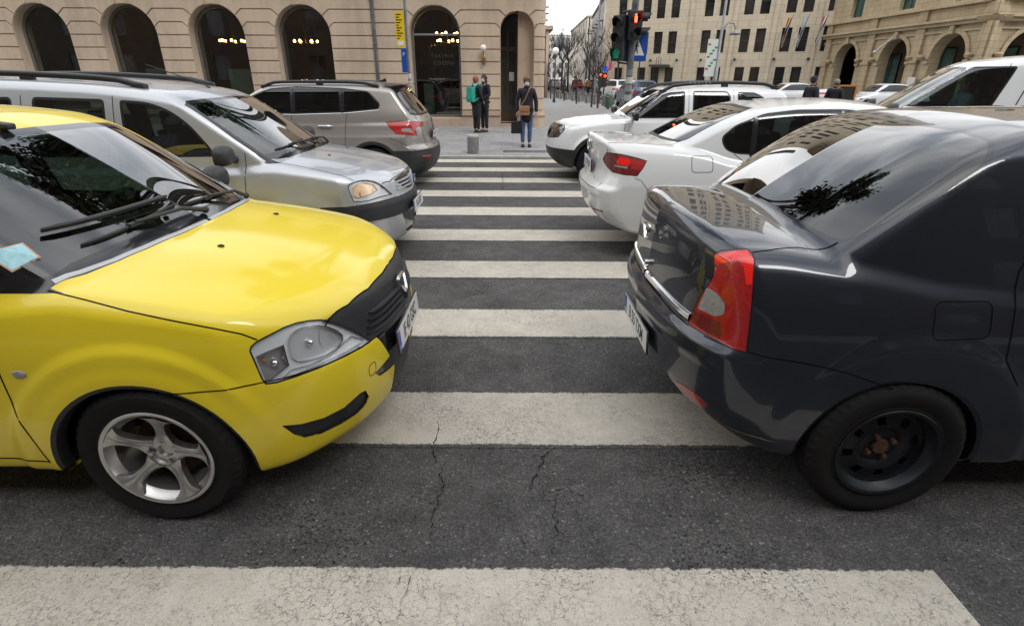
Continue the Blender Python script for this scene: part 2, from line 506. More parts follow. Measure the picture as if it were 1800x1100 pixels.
    def hit(s, p, view, lift=0.0):
        """surface point and normal under a 2-D point"""
        if view == 'eye':
            o = Vector(s.eye); d = Vector(s.Mi[:3, :3] @ px_ray(*p))
        else:
            d = Vector(s._dir(view)); o = {'side': Vector((p[0], -3, p[1])), 'top': Vector((p[0], p[1], 4)), 'front': Vector((4, p[0], p[1])), 'rear': Vector((-7, p[0], p[1]))}[view]
        r = s.bvh.ray_cast(o, d)
        if r[0] is None: return None, None
        V = newton(s.F, np.array([r[0][:]]), 2, .006); g = grad(s.F, V)[0]; g /= np.linalg.norm(g)
        q = V[0]+g*lift
        return q, g
    def hit_far(s, p, lift=0.0):
        """the same for a photo point on the far half of the shell"""
        F = np.array([1, -1, 1]); d = (s.Mi[:3, :3] @ px_ray(*p))*F
        r = s.bvh.ray_cast(Vector(s.eye*F), Vector(d))
        if r[0] is None: return None, None
        V = newton(s.F, np.array([r[0][:]]), 2, .006); g = grad(s.F, V)[0]; g /= np.linalg.norm(g)
        return (V[0]+g*lift)*F, g*F
    def path(s, pts, view, step=.02, lift=0.0, closed=False):
        out = []
        n = len(pts)
        for i in range(n if closed else n-1):
            a, b = np.array(pts[i], float), np.array(pts[(i+1) % n], float)
            k = max(1, int(np.linalg.norm(b-a)/(step if view != 'eye' else 6)))
            for j in range(k):
                q, g = s.hit(a+(b-a)*j/k, view, lift)
                if q is not None: out.append((q, g))
        if not closed:
            q, g = s.hit(pts[-1], view, lift)
            if q is not None: out.append((q, g))
        return out
    def strip(s, mb, pts, view, w=.005, h=.0008, rise=0.0, mi=0, step=.02, closed=False, mirror=True, sink=.0, taper=False):
        """a moulding that follows the shell: w wide, its top h above it"""
        P = s.path(pts, view, step, 0, closed)
        if len(P) < 2: return
        # drop jumps
        prof = [(-.5, -sink), (-.5, h*.4+rise*0), (-.3, h), (.3, h), (.5, h*.4), (.5, -sink)] if h > .002 else [(-.5, h), (.5, h)]
        for sy in ((1, -1) if mirror else (1,)):
            vs, fs = [], []; m = len(prof); n = len(P)
            for i in range(n):
                q, g = P[i]; a = P[(i-1) % n if closed else max(i-1, 0)][0]; b = P[(i+1) % n if closed else min(i+1, n-1)][0]
                t = b-a; t /= max(np.linalg.norm(t), 1e-9); c = np.cross(g, t); c /= max(np.linalg.norm(c), 1e-9)
                ww = w
                if taper: ww = w*min(1, .15+6*min(i, n-1-i)/n)
                for u, v in prof:
                    r = q + c*u*ww + g*v
                    vs.append((r[0], r[1]*sy, r[2]))
            for i in range(n if closed else n-1):
                j = (i+1) % n
                if np.linalg.norm(P[i][0]-P[j][0]) > .35: continue
                for k in range(m-1):
                    f = (i*m+k, i*m+k+1, j*m+k+1, j*m+k); fs.append(f if sy == 1 else f[::-1])
            mb.add(vs, fs, mi)
    def shell(s, part, off=0.0, mirror=True):
        """vertices, faces, normals of one part (both sides)"""
        pid = s.names.index(part); F = [f for f in s.bm.faces if f[s.lay] == pid]
        if not F: return None
        vm = {}; V = []; FF = []
        for f in F:
            row = []
            for v in f.verts:
                if v.index not in vm: vm[v.index] = len(V); V.append(v.co[:])
                row.append(vm[v.index])
            FF.append(row)
        V = np.array(V); mid = np.abs(V[:, 1]) < 1e-4
        V = newton(s.F, V, 2, .004, keepy=mid); V[mid, 1] = 0
        g = grad(s.F, V); g /= np.maximum(np.linalg.norm(g, axis=1), 1e-9)[:, None]; g[mid, 1] = 0
        V = V + g*off
        return V, FF, g
    def part(s, part, name, mat, parent=None, off=0.0, mirror=True, solid=0.0, side=0):
        """side: 0 both in one mesh, -1 near only, 1 far only (mirrored)"""
        s.bm.verts.index_update()
        r = s.shell(part, off)
        if r is None: return None
        V, FF, g = r
        if side <= 0: V0, F0, g0 = V, [list(f) for f in FF], g
        if side == 0 and mirror:
            n = len(V); mid = np.abs(V[:, 1]) < 1e-4
            mp = np.where(mid, np.arange(n), np.cumsum(~mid)-1+n)
            V2 = V[~mid].copy(); V2[:, 1] *= -1; g2 = g[~mid].copy(); g2[:, 1] *= -1
            V0 = np.concatenate([V, V2]); g0 = np.concatenate([g, g2])
            F0 = F0 + [[int(mp[i]) for i in f][::-1] for f in FF]
        if side == 1:
            V0 = V*np.array([1, -1, 1]); g0 = g*np.array([1, -1, 1]); F0 = [list(f)[::-1] for f in FF]
        if solid:
            bnd = {}
            for f in F0:
                for i in range(len(f)):
                    a, b = f[i], f[(i+1) % len(f)]
                    if (b, a) in bnd: del bnd[(b, a)]
                    else: bnd[(a, b)] = 1
            n = len(V0); vm = {}; ex = []; ng = []; FS = []
            for (a, b) in bnd:
                for q in (a, b):
                    if q not in vm: vm[q] = n+len(ex); ex.append(V0[q]-g0[q]*solid); ng.append(g0[q])
                FS.append([b, a, vm[a], vm[b]])
            if ex:
                V0 = np.concatenate([V0, np.array(ex)]); g0 = np.concatenate([g0, np.array(ng)]); F0 = F0+FS
        me = bpy.data.meshes.new(name); me.from_pydata(V0.tolist(), [], F0); me.validate()
        me.shade_smooth(); me.normals_split_custom_set_from_vertices(g0.tolist())
        return link(name, me, mat, parent if parent is not None else s.root)
# ------------------------------------------------------------------ car shapes (x = 0 at the front axle, nose towards +x)
def car_field(P):
    wb = P['wb']
    def F(x, y, z):
        ay = np.abs(y)
        W = ip(x, P['W']) - ip(z, P['S'])
        for (xc, zc, ra, rb, hh) in P.get('flare', ()):
            d = np.sqrt((x-xc)**2 + (z-zc)**2); W = W + hh*(1-sst(ra, rb, d))
        for (z0, dz, hh) in P.get('lines', ()):
            W = W + hh*(1-sst(0, dz, np.abs(z-z0)))
        side = ay - W
        top = (z - (ip(x, P['T']) - ip(x, P['TK'])*(ay/.8)**P.get('tp', 2.6)))*P.get('tn', .97)
        fr = (x - (ip(z, P['Fz']) - ip(ay, P['Fy'])))*.93
        rr = ((ip(z, P['Rz']) + ip(ay, P['Ry'])) - x)*.95
        f = rmax(side, top, P.get('r1', .05)); f = rmax(f, fr, P.get('rf', .05)); f = rmax(f, rr, P.get('rr', .05))
        f = rmax(f, ip(x, P['zb'])-z, .04)
        gs = (ay - (ip(x, P['GW']) - ip(z, P['GS'])))*.96
        gt = z - (ip(x, P['RT']) - P.get('RK', .05)*(ay/.65)**2.2)
        gf = (x - (ip(z, P['WS']) - ip(ay, P['WY'])))*P.get('ws', .58)
        gr = ((ip(z, P['BL']) + ip(ay, P['BY'])) - x)*P.get('bs', .62)
        g = rmax(gs, gt, P.get('rg', .07)); g = rmax(g, gf, .05); g = rmax(g, gr, P.get('rgr', .05))
        g = rmax(g, .6-z, .02); g = rmax(g, rmax(fr, rr, .01), .02)
        return rmin(f, g, P.get('rm', .03))
    return F
LOGAN = dict(wb=2.63, zb=[(-3.55, .37), (-3.25, .29), (-3, .235), (-2, .225), (-.45, .225), (.3, .185), (.9, .185)],
    W=[(.9, .70), (.6, .79), (.3, .842), (0, .86), (-.6, .866), (-1.3, .868), (-2.2, .868), (-2.8, .855), (-3.2, .825), (-3.55, .775)],
    S=[(.15, .06), (.3, .015), (.5, 0), (.7, .004), (.85, .028), (.95, .06), (1.05, .11), (1.15, .17)],
    T=[(.9, .74), (.8, .81), (.6, .885), (.3, .96), (0, 1.01), (-.2, 1.03), (-.5, 1.0), (-1.5, .98), (-2.6, 1.02), (-2.95, 1.10), (-3.2, 1.123), (-3.45, 1.113), (-3.6, 1.09)],
    TK=[(.8, .085), (0, .085), (-1, .06), (-2.6, .05), (-3.1, .085), (-3.6, .085)],
    Fz=[(.15, .74), (.25, .82), (.4, .85), (.5, .855), (.58, .85), (.64, .83), (.78, .80), (.88, .72), (1, .5)],
    Fy=[(0, 0), (.3, .04), (.5, .11), (.7, .25), (.86, .46)],
    Rz=[(.15, -3.30), (.3, -3.42), (.45, -3.505), (.66, -3.52), (.72, -3.485), (.9, -3.475), (1.05, -3.46), (1.15, -3.42)],
    Ry=[(0, 0), (.4, .035), (.6, .085), (.75, .17), (.87, .32)],
    GW=[(0, .75), (-.4, .78), (-1.0, .81), (-2, .81), (-2.8, .77), (-3.2, .70)],
    GS=[(.85, -.01), (1.0, .015), (1.2, .065), (1.4, .135), (1.55, .22)],
    RT=[(-.5, 1.39), (-.8, 1.478), (-1.2, 1.53), (-1.7, 1.545), (-2.3, 1.528), (-2.6, 1.48), (-3, 1.37)], RK=.05,
    WS=[(.9, .06), (1.0, -.07), (1.2, -.36), (1.4, -.67), (1.5, -.84)], WY=[(0, 0), (.4, .045), (.7, .17), (.85, .26)],
    BL=[(1.0, -3.16), (1.1, -3.06), (1.3, -2.80), (1.45, -2.55), (1.55, -2.3)], BY=[(0, 0), (.4, .03), (.7, .13)],
    flare=[(0, .28, .47, .525, .015), (0, .28, .38, .44, .006), (-2.66, .28, .47, .54, .013)])
def variant(base, **kw):
    d = dict(base); d.update(kw); return d
MCV = variant(LOGAN, wb=2.905, zb=[(0, .2)],
    W=[(.9, .70), (.6, .79), (.3, .842), (0, .86), (-.6, .866), (-1.3, .868), (-2.5, .868), (-3.3, .855), (-3.62, .83)],
    T=[(.9, .74), (.8, .81), (.6, .885), (.3, .96), (0, 1.01), (-.2, 1.03), (-.5, 1.0), (-1.5, .98), (-3.6, 1.0)],
    Rz=[(.15, -3.5), (.3, -3.6), (.66, -3.64), (.9, -3.62), (1.15, -3.60)], Ry=[(0, 0), (.6, .04), (.75, .1), (.87, .2)],
    GW=[(0, .75), (-.4, .78), (-1.0, .81), (-2, .815), (-3.2, .81), (-3.6, .79)],
    GS=[(.85, -.01), (1.0, .015), (1.2, .05), (1.4, .10), (1.6, .17)],
    RT=[(-.5, 1.42), (-.8, 1.51), (-1.2, 1.585), (-1.8, 1.64), (-2.6, 1.665), (-3.3, 1.65), (-3.6, 1.60)],
    WS=[(.9, .06), (1.0, -.07), (1.2, -.36), (1.4, -.67), (1.55, -.93)],
    BL=[(1.0, -3.6), (1.3, -3.55), (1.6, -3.45)], bs=.9,
    flare=[(0, .30, .33, .47, .016), (-2.905, .30, .33, .47, .016)])
JETTA = dict(wb=2.65, zb=[(-3.75, .36), (-3.4, .28), (-3, .22), (0, .18)],
    W=[(.9, .72), (.5, .83), (0, .875), (-1.3, .888), (-2.4, .885), (-2.9, .86), (-3.3, .82), (-3.75, .75)],
    S=[(.15, .06), (.3, .02), (.5, 0), (.7, .004), (.8, .022), (.9, .05), (1.0, .09), (1.1, .15)],
    T=[(.9, .62), (.6, .76), (0, .90), (-.5, 1.0), (-2.4, 1.0), (-2.8, 1.08), (-3.2, 1.11), (-3.6, 1.125), (-3.8, 1.125)],
    TK=[(.8, .08), (0, .06), (-3, .05)],
    Fz=[(.15, .70), (.3, .85), (.5, .88), (.7, .8), (.9, .6)], Fy=[(0, 0), (.3, .03), (.5, .09), (.7, .22), (.88, .42)],
    Rz=[(.15, -3.40), (.3, -3.60), (.5, -3.74), (.66, -3.76), (.72, -3.71), (.85, -3.67), (1.0, -3.68), (1.1, -3.70), (1.14, -3.66), (1.3, -3.4)],
    Ry=[(0, 0), (.4, .03), (.6, .08), (.75, .18), (.89, .36)], rr=.03,
    GW=[(0, .76), (-.4, .80), (-1.0, .83), (-2, .82), (-2.5, .78), (-3.0, .70)],
    GS=[(.85, -.01), (1.0, .015), (1.2, .075), (1.4, .155), (1.5, .21)],
    RT=[(-.5, 1.35), (-.9, 1.44), (-1.4, 1.482), (-1.8, 1.475), (-2.2, 1.44), (-2.6, 1.35), (-2.9, 1.24)], RK=.05,
    WS=[(.95, -.1), (1.2, -.5), (1.4, -.85), (1.5, -1.05)], WY=[(0, 0), (.4, .045), (.7, .17)],
    BL=[(1.0, -3.17), (1.1, -3.0), (1.3, -2.60), (1.42, -2.28), (1.5, -1.9)], BY=[(0, 0), (.4, .03), (.7, .13)],
    bs=.5, flare=[(0, .31, .34, .46, .012), (-2.65, .31, .34, .46, .012)])
DUSTER = dict(wb=2.673, zb=[(0, .22)],
    W=[(.9, .74), (.6, .83), (.3, .875), (0, .885), (-.6, .885), (-1.3, .885), (-2.6, .89), (-3.1, .87), (-3.5, .80)],
    S=[(.15, .05), (.3, .01), (.6, 0), (.8, .006), (.95, .035), (1.05, .07), (1.15, .12)],
    T=[(.9, .80), (.75, .90), (.6, .955), (.3, 1.01), (0, 1.05), (-.3, 1.08), (-.5, 1.09), (-3.4, 1.1)],
    TK=[(.8, .10), (0, .06), (-3, .05)],
    Fz=[(.2, .55), (.3, .70), (.45, .80), (.55, .82), (.7, .80), (.85, .76), (.95, .68)], Fy=[(0, 0), (.3, .03), (.5, .09), (.7, .22), (.88, .40)],
    Rz=[(.2, -3.35), (.5, -3.48), (.7, -3.48), (1.0, -3.42), (1.2, -3.36)], Ry=[(0, 0), (.5, .05), (.75, .14), (.88, .28)],
    GW=[(-.2, .80), (-.8, .83), (-2, .84), (-3.2, .80)],
    GS=[(.95, -.01), (1.1, .015), (1.3, .07), (1.5, .15), (1.65, .22)],
    RT=[(-.8, 1.47), (-1.15, 1.52), (-1.6, 1.565), (-2.1, 1.58), (-2.8, 1.56), (-3.2, 1.50)], RK=.05,
    WS=[(1.0, -.30), (1.1, -.44), (1.3, -.72), (1.5, -1.02), (1.6, -1.2)], WY=[(0, 0), (.4, .045), (.7, .17)],
    BL=[(1.0, -3.40), (1.2, -3.33), (1.4, -3.2), (1.6, -2.95)], BY=[(0, 0), (.4, .03), (.7, .12)], bs=.85,
    flare=[(0, .35, .42, .50, .035), (-2.673, .35, .42, .50, .035)])
KAROQ = dict(wb=2.638, zb=[(0, .2)],
    W=[(.9, .74), (.5, .86), (0, .905), (-1.3, .91), (-2.6, .91), (-3.1, .885), (-3.5, .83)],
    S=[(.15, .06), (.3, .02), (.5, 0), (.72, .0), (.8, .012), (.92, .05), (1.0, .07), (1.1, .11)],
    T=[(.9, .78), (.6, .9), (0, 1.0), (-.5, 1.05), (-3.4, 1.06)],
    TK=[(.8, .08), (0, .06), (-3, .05)],
    Fz=[(.15, .70), (.3, .8), (.5, .83), (.7, .8), (.9, .7)], Fy=[(0, 0), (.3, .03), (.5, .09), (.7, .22), (.88, .40)],
    Rz=[(.2, -3.40), (.35, -3.52), (.5, -3.55), (.62, -3.53), (.68, -3.47), (.8, -3.46), (1.0, -3.43), (1.1, -3.38)], Ry=[(0, 0), (.4, .03), (.6, .08), (.75, .17), (.9, .34)], rr=.035,
    GW=[(-.2, .80), (-.8, .83), (-2, .845), (-2.8, .82), (-3.4, .74)],
    GS=[(.95, -.01), (1.1, .02), (1.3, .09), (1.5, .17), (1.6, .22)],
    RT=[(-.4, 1.45), (-.8, 1.55), (-1.4, 1.60), (-2.2, 1.60), (-2.8, 1.57), (-3.3, 1.50)], RK=.05,
    WS=[(1.0, .05), (1.2, -.28), (1.4, -.62), (1.55, -.92)], WY=[(0, 0), (.4, .045), (.7, .17)],
    BL=[(1.0, -3.42), (1.1, -3.37), (1.3, -3.22), (1.5, -3.05), (1.6, -2.93)], BY=[(0, 0), (.4, .03), (.7, .13)], bs=.8,
    lines=[(.79, .05, .006)], flare=[(0, .33, .38, .48, .012), (-2.638, .33, .38, .48, .012)])
VAN = dict(wb=3.0, zb=[(0, .22)],
    W=[(.9, .76), (.5, .87), (0, .915), (-1.3, .93), (-3.0, .93), (-3.9, .90)],
    S=[(.15, .05), (.3, .01), (.8, 0), (1.0, .01), (1.2, .03)],
    T=[(.6, .94), (.4, 1.0), (0, 1.12), (-.4, 1.17), (-3.8, 1.17)],
    TK=[(.8, .10), (0, .06), (-3, .05)],
    Fz=[(.2, .48), (.35, .56), (.6, .58), (.9, .54), (1.1, .4)], Fy=[(0, 0), (.3, .03), (.5, .09), (.7, .22), (.9, .42)],
    Rz=[(.2, -3.8), (.5, -3.9), (1.2, -3.88)], Ry=[(0, 0), (.75, .05), (.9, .15)],
    GW=[(-.2, .84), (-.8, .89), (-2, .90), (-3.8, .89)],
    GS=[(1.0, -.01), (1.2, .01), (1.5, .06), (1.8, .12), (1.95, .17)],
    RT=[(-.7, 1.72), (-1.0, 1.83), (-1.5, 1.93), (-2.2, 1.99), (-3.9, 2.0)], RK=.05,
    WS=[(1.1, -.16), (1.4, -.55), (1.7, -.95), (1.9, -1.25)], WY=[(0, 0), (.4, .045), (.7, .17)],
    BL=[(1.0, -3.88), (2.0, -3.8)], BY=[(0, 0), (.7, .05)], bs=.97,
    flare=[(0, .34, .38, .48, .012), (-3.0, .34, .38, .48, .012)])
# name: field, world (x, y) of the front axle centre, heading sign, half width
PLACE = {
 'yellow': (LOGAN, (-1.38, 2.50), 1), 'dark': (LOGAN, (4.17, 2.57), 1), 'silver': (MCV, (-1.84, 5.42), 1),
 'jetta': (JETTA, (4.50, 5.85), 1), 'duster': (DUSTER, (1.42, 10.15), -1), 'karoq': (KAROQ, (-4.82, 9.5), -1), 'van': (VAN, (5.49, 9.35), -1)}
YAW = {'van': -25}
# ------------------------------------------------------------------ car details shared by all cars
def car_mats():
    M = {}
    M['seal'] = pbr('rubber_seal', (.012, .012, .013), .45, spec=.4)
    M['gap'] = pbr('panel_gap', (.006, .006, .006), .9, spec=.1)
    M['plastic'] = pbr('black_plastic', (.022, .023, .025), .5, var=.25, vscale=14, bmp=.0006, bscale=500)
    M['gloss'] = pbr('gloss_black', (.012, .012, .013), .18, coat=.6)
    M['chrome'] = pbr('chrome', (.85, .85, .86), .12, metal=1, var=.1)
    M['alloy'] = pbr('alloy', (.52, .51, .50), .33, metal=.9, var=.12, vscale=12)
    M['tyre'] = tyre_mat()
    M['dark'] = pbr('wheel_well', (.012, .012, .012), .95, spec=.1)
    M['inside'] = pbr('cabin_lining', (.018, .019, .021), .9, spec=.2)
    M['seat'] = pbr('seat_cloth', (.035, .04, .045), .95, var=.2, vscale=30)
    M['glass'] = glass('window_glass', (.26, .34, .31), gain=2.1)
    M['tint'] = glass('tinted_glass', (.16, .18, .18), gain=1.5)
    M['priv'] = glass('dark_rear_glass', (.05, .055, .06), gain=1.9)
    M['lens'] = glass('clear_lens', (.93, .94, .95), ior=1.45, gain=1.4)
    M['refl'] = pbr('lamp_reflector', (.62, .63, .65), .22, metal=.9, var=.25, vscale=25)
    M['red'] = lampmat('red_lens', (.40, .003, .004))
    M['redlit'] = pbr('lit_red_lens', (.70, .012, .008), .12, coat=1, emit=(1, .02, .01), es=.08)
    M['darkred'] = lampmat('dark_red_lens', (.16, .004, .006))
    M['clearl'] = lampmat('clear_ribbed_lens', (.30, .29, .28))
    M['amber'] = lampmat('amber_lens', (.35, .10, .02))
    M['white'] = pbr('plate_white', (.52, .52, .51), .4)
    M['blue'] = pbr('plate_blue', (.01, .05, .42), .35)
    M['ink'] = pbr('plate_ink', (.01, .01, .012), .4)
    M['rust'] = pbr('rust', (.075, .032, .018), .85, var=.5, vscale=60)
    M['steel'] = pbr('black_steel', (.010, .012, .016), .42, metal=.3, var=.4, vscale=25)
    M['silvertrim'] = pbr('silver_plastic', (.50, .51, .52), .4, metal=.3)
    return M
def tyre_mat():
    m, nt, o = newmat('tyre_rubber')
    p = node(nt, 'ShaderNodeBsdfPrincipled'); L(nt, p.outputs[0], o.inputs[0])
    oc = objco(nt); n = noise(nt, oc, 12, 6, .65)
    L(nt, mixc(nt, n, (.004, .004, .004), (.012, .011, .010)), p.inputs['Base Color'])
    p.inputs['Roughness'].default_value = .82; p.inputs['Specular IOR Level'].default_value = .3
    L(nt, bump(nt, noise(nt, oc, 300, 2), .0008), p.inputs['Normal'])
    return m
def lampmat(name, col):
    """moulded lens: clear coat over a ribbed coloured body"""
    m, nt, o = newmat(name)
    p = node(nt, 'ShaderNodeBsdfPrincipled'); L(nt, p.outputs[0], o.inputs[0])
    oc = objco(nt)
    v = node(nt, 'ShaderNodeTexVoronoi', i_Scale=70.0); v.feature = 'F1'; L(nt, oc, v.inputs['Vector'])
    wv = node(nt, 'ShaderNodeTexWave', i_Scale=60.0); wv.bands_direction = 'Z'; L(nt, oc, wv.inputs['Vector'])
    f = math_n(nt, 'MULTIPLY_ADD', wv.outputs['Fac'], .4, math_n(nt, 'MULTIPLY', v.outputs['Distance'], .7))
    L(nt, mixc(nt, f, tuple(c*.6 for c in col), tuple(min(1, c*1.25) for c in col)), p.inputs['Base Color'])
    p.inputs['Roughness'].default_value = .35; p.inputs['Coat Weight'].default_value = 1.0; p.inputs['Coat Roughness'].default_value = .02
    L(nt, bump(nt, f, .0006), p.inputs['Normal'])
    return m
_wheel_mesh = {}
def tyre_mesh(r, wdt, rr):
    k = ('t', r, wdt, rr)
    if k in _wheel_mesh: return _wheel_mesh[k]
    h = wdt/2; sh = r-.012
    prof = [(rr-.01, -h*.78), (rr+.004, -h*.90), (rr+.012, -h*.93), (rr+.02, -h*.90), (rr+.05, -h*1.02), (rr+.075, -h*1.03), (r-.028, -h*.97), (sh-.006, -h*.90), (sh, -h*.84)]
    # tread with four grooves
    g = .010
    xs = [-.74, -.60, -.58, -.52, -.50, -.22, -.20, -.13, -.11, .11, .13, .20, .22, .50, .52, .58, .60, .74]
    gr = [0, 0, g, g, 0, 0, g, g, 0, 0, g, g, 0, 0, g, g, 0, 0]
    tread = [(r - .004*abs(x)**2 - q, h*x) for x, q in zip(xs, gr)]
    prof = prof + tread + [(a, -b) for a, b in prof[::-1]]
    # lateral sipes: alternate radial offsets on the shoulder
    n = 144; vs, fs = [], []
    for j, (a, b) in enumerate(prof):
        sipe = 1 if (8 <= j <= 9 or len(prof)-10 <= j <= len(prof)-9 or j in (7, len(prof)-8)) else 0
        for i in range(n):
            th = 2*math.pi*i/n
            ra = a - (.006 if sipe and i % 3 == 0 else 0)
            vs.append((math.cos(th)*ra, b, math.sin(th)*ra))
    for j in range(len(prof)-1):
        for i in range(n):
            i2 = (i+1) % n; fs.append((j*n+i, (j+1)*n+i, (j+1)*n+i2, j*n+i2))
    me = bpy.data.meshes.new('tyre'); me.from_pydata(vs, [], fs)
    bm = bmesh.new(); bm.from_mesh(me); bmesh.ops.recalc_face_normals(bm, faces=bm.faces); bm.to_mesh(me); bm.free()
    auto_smooth(me, 30); _wheel_mesh[k] = me; return me
def rim_mesh(style, rr, wdt):
    """outer side towards -y"""
    k = (style, rr, wdt)
    if k in _wheel_mesh: return _wheel_mesh[k]
    mb = MB(); h = wdt/2
    # flange and barrel
    mb.lathe([(rr-.012, -h*.80), (rr+.004, -h*.93), (rr+.009, -h*.96), (rr+.006, -h*.99), (rr-.002, -h*.985), (rr-.008, -h*.95), (rr-.014, -h*.80), (rr-.03, -h*.60), (rr-.035, h*.6), (rr-.01, h*.85)], 64, 0, axis='Y')
    if style == 'steel':
        prof = [(rr-.02, -h*.66), (rr-.028, -h*.42), (rr-.045, -h*.36), (rr-.07, -h*.44), (rr-.085, -h*.50), (rr-.105, -h*.46), (.075, -h*.30), (.062, -h*.34), (.035, -h*.34), (.034, -h*.40)]
        n = 72; vs, fs = [], []
        for a, b in prof:
            for i in range(n):
                th = 2*math.pi*i/n; vs.append((math.cos(th)*a, b, math.sin(th)*a))
        for j in range(len(prof)-1):
            for i in range(n):
                if j in (2, 3) and (i % 9) in (1, 2, 3): continue      # ventilation holes
                i2 = (i+1) % n; fs.append((j*n+i, (j+1)*n+i, (j+1)*n+i2, j*n+i2))
        mb.add(vs, fs, 0)
        mb.lathe([(.034, -h*.40), (.030, -h*.50), (.0001, -h*.50)], 20, 1, axis='Y')
        for i in range(4):
            a = math.pi/4+i*math.pi/2+.5; c = (math.cos(a)*.052, -h*.42, math.sin(a)*.052)
            mb.lathe([(.012, -h*.34), (.012, -h*.52), (.008, -h*.56), (.0001, -h*.56)], 6, 1, Matrix.Translation((c[0], 0, c[2])), axis='Y')
    else:
        ns = {'star': 5, 'five': 5, 'ten': 10}[style]
        R0, R1 = .058, rr-.012
        for s_ in range(ns):
            th0 = 2*math.pi*s_/ns + .35
            nr, nw = 14, 8; vs, fs = [], []
            for i in range(nr+1):
                t = i/nr; ra = R0+(R1-R0)*t
                wv = {'star': .030, 'five': .026, 'ten': .012}[style]*(1-.35*math.sin(math.pi*min(1, t*1.1))) + (.034 if style == 'star' else .01)*max(0, t-.70)**2/.09 + .022*max(0, .25-t)**2/.06
                yb = -h*(.62+.30*t**1.6) if style != 'star' else -h*(.50+.44*t**1.3)
                for j in range(nw+1):
                    u = -1+2*j/nw
                    groove = .006*math.exp(-(u/.3)**2) if style == 'star' else 0
                    ridge = -.010*(1-abs(u)**2.5) + groove
                    an = th0 + u*wv/ra
                    vs.append((math.cos(an)*ra, yb+ridge, math.sin(an)*ra))
                vs.insert(len(vs)-(nw+1), (math.cos(th0-wv/ra)*ra, yb+.03, math.sin(th0-wv/ra)*ra))
                vs.append((math.cos(th0+wv/ra)*ra, yb+.03, math.sin(th0+wv/ra)*ra))
            m = nw+3
            for i in range(nr):
                for j in range(m-1): fs.append((i*m+j, i*m+j+1, (i+1)*m+j+1, (i+1)*m+j))
            mb.add(vs, fs, 0)
        # hub
        if style == 'star':
            mb.lathe([(.070, -h*.20), (.067, -h*.50), (.062, -h*.54), (.056, -h*.52), (.054, -h*.36), (.030, -h*.34), (.029, -h*.20), (.0001, -h*.20)], 30, 0, axis='Y')
            for i in range(4):
                a = .3+i*math.pi/2; mb.lathe([(.0095, -h*.40), (.0095, -h*.56), (.0001, -h*.57)], 6, 0, Matrix.Translation((math.cos(a)*.049, 0, math.sin(a)*.049)), axis='Y')
        else:
            mb.lathe([(.075, -h*.35), (.072, -h*.66), (.060, -h*.70), (.032, -h*.70), (.028, -h*.74), (.0001, -h*.75)], 30, 0, axis='Y')
    me = mb.mesh('rim'); auto_smooth(me, 38); _wheel_mesh[k] = me; return me
def brake_mesh(rr):
    k = ('b', rr)
    if k not in _wheel_mesh:
        mb = MB(); mb.lathe([(rr*.62, 0), (rr*.64, -.012), (rr*.30, -.014), (.0001, -.014)], 40, 0, axis='Y'); me = mb.mesh('brake_disc'); auto_smooth(me, 35); _wheel_mesh[k] = me
    return _wheel_mesh[k]
def wheel(root, M, x, side, yout, r=.31, rr=.205, wdt=.185, style='star', steer=0):
    """side -1: right hand of the car"""
    e = bpy.data.objects.new('wheel', None); COL.objects.link(e); e.empty_display_size = .1; e.parent = root
    e.location = (x, side*(yout-wdt/2), r-.004)
    e.rotation_euler = (0, random.uniform(0, 6.28), (0 if side < 0 else math.pi)+R(steer))
    link('tyre', tyre_mesh(r, wdt, rr), None, e).data.materials.clear() if False else None
    t = link('tyre', tyre_mesh(r, wdt, rr), None, e)
    if not t.data.materials: t.data.materials.append(M['tyre'])
    q = link('rim', rim_mesh(style, rr, wdt), None, e)
    if not q.data.materials:
        q.data.materials.append(M['steel'] if style == 'steel' else M['alloy']); q.data.materials.append(M['rust'])
    d = link('brake_disc', brake_mesh(rr), None, e); d.location = (0, .02, 0)
    if not d.data.materials: d.data.materials.append(M['rust'])
    return e
def text_mesh(txt, size, mat, parent, name='lettering', M=None, extrude=.0004, spacing=1.0, bold=0.0, sx=1.0, align='CENTER'):
    cu = bpy.data.curves.new(name, 'FONT'); cu.body = txt; cu.size = size; cu.align_x = align; cu.align_y = 'CENTER'
    cu.extrude = extrude; cu.space_character = spacing; cu.offset = bold
    o = bpy.data.objects.new(name, cu); COL.objects.link(o)
    dg = bpy.context.evaluated_depsgraph_get(); me = bpy.data.meshes.new_from_object(o.evaluated_get(dg))
    bpy.data.objects.remove(o); bpy.data.curves.remove(cu)
    me.transform(Matrix.Diagonal((sx, 1, 1, 1))); me.materials.clear()
    o = link(name, me, mat, parent)
    if M is not None: o.matrix_local = M
    return o
def plate(root, M, txt, loc, facing=1, tilt=0, yaw=0, y=0):
    """European plate: local frame x to the right as one reads it"""
    pm = Matrix.Translation(loc) @ Matrix.Rotation(R(yaw), 4, 'Z') @ Matrix.Rotation(R(90 if facing > 0 else -90), 4, 'Z') @ Matrix.Rotation(R(90-tilt), 4, 'X')
    mb = MB(); mb.box((0, 0, -.003), (.535, .125, .008)); fr = mb.build('plate_holder', M['gloss'], root, bevel=.003); fr.matrix_local = pm
    o = MB().box((0, 0, .0025), (.52, .11, .002)).build('licence_plate', M['white'], root, bevel=.0008); o.matrix_local = pm
    b = MB().box((-.24, 0, .0042), (.038, .106, .0010)).build('country_band', M['blue'], o)
    text_mesh('RO', .028, M['white'], o, 'country_letters', Matrix.Translation((-.24, -.033, .0052)))
    text_mesh(txt, .098, M['ink'], o, 'plate_number', Matrix.Translation((.02, -.003, .0042)), .0005, 1.0, .0012, .80)
    return o
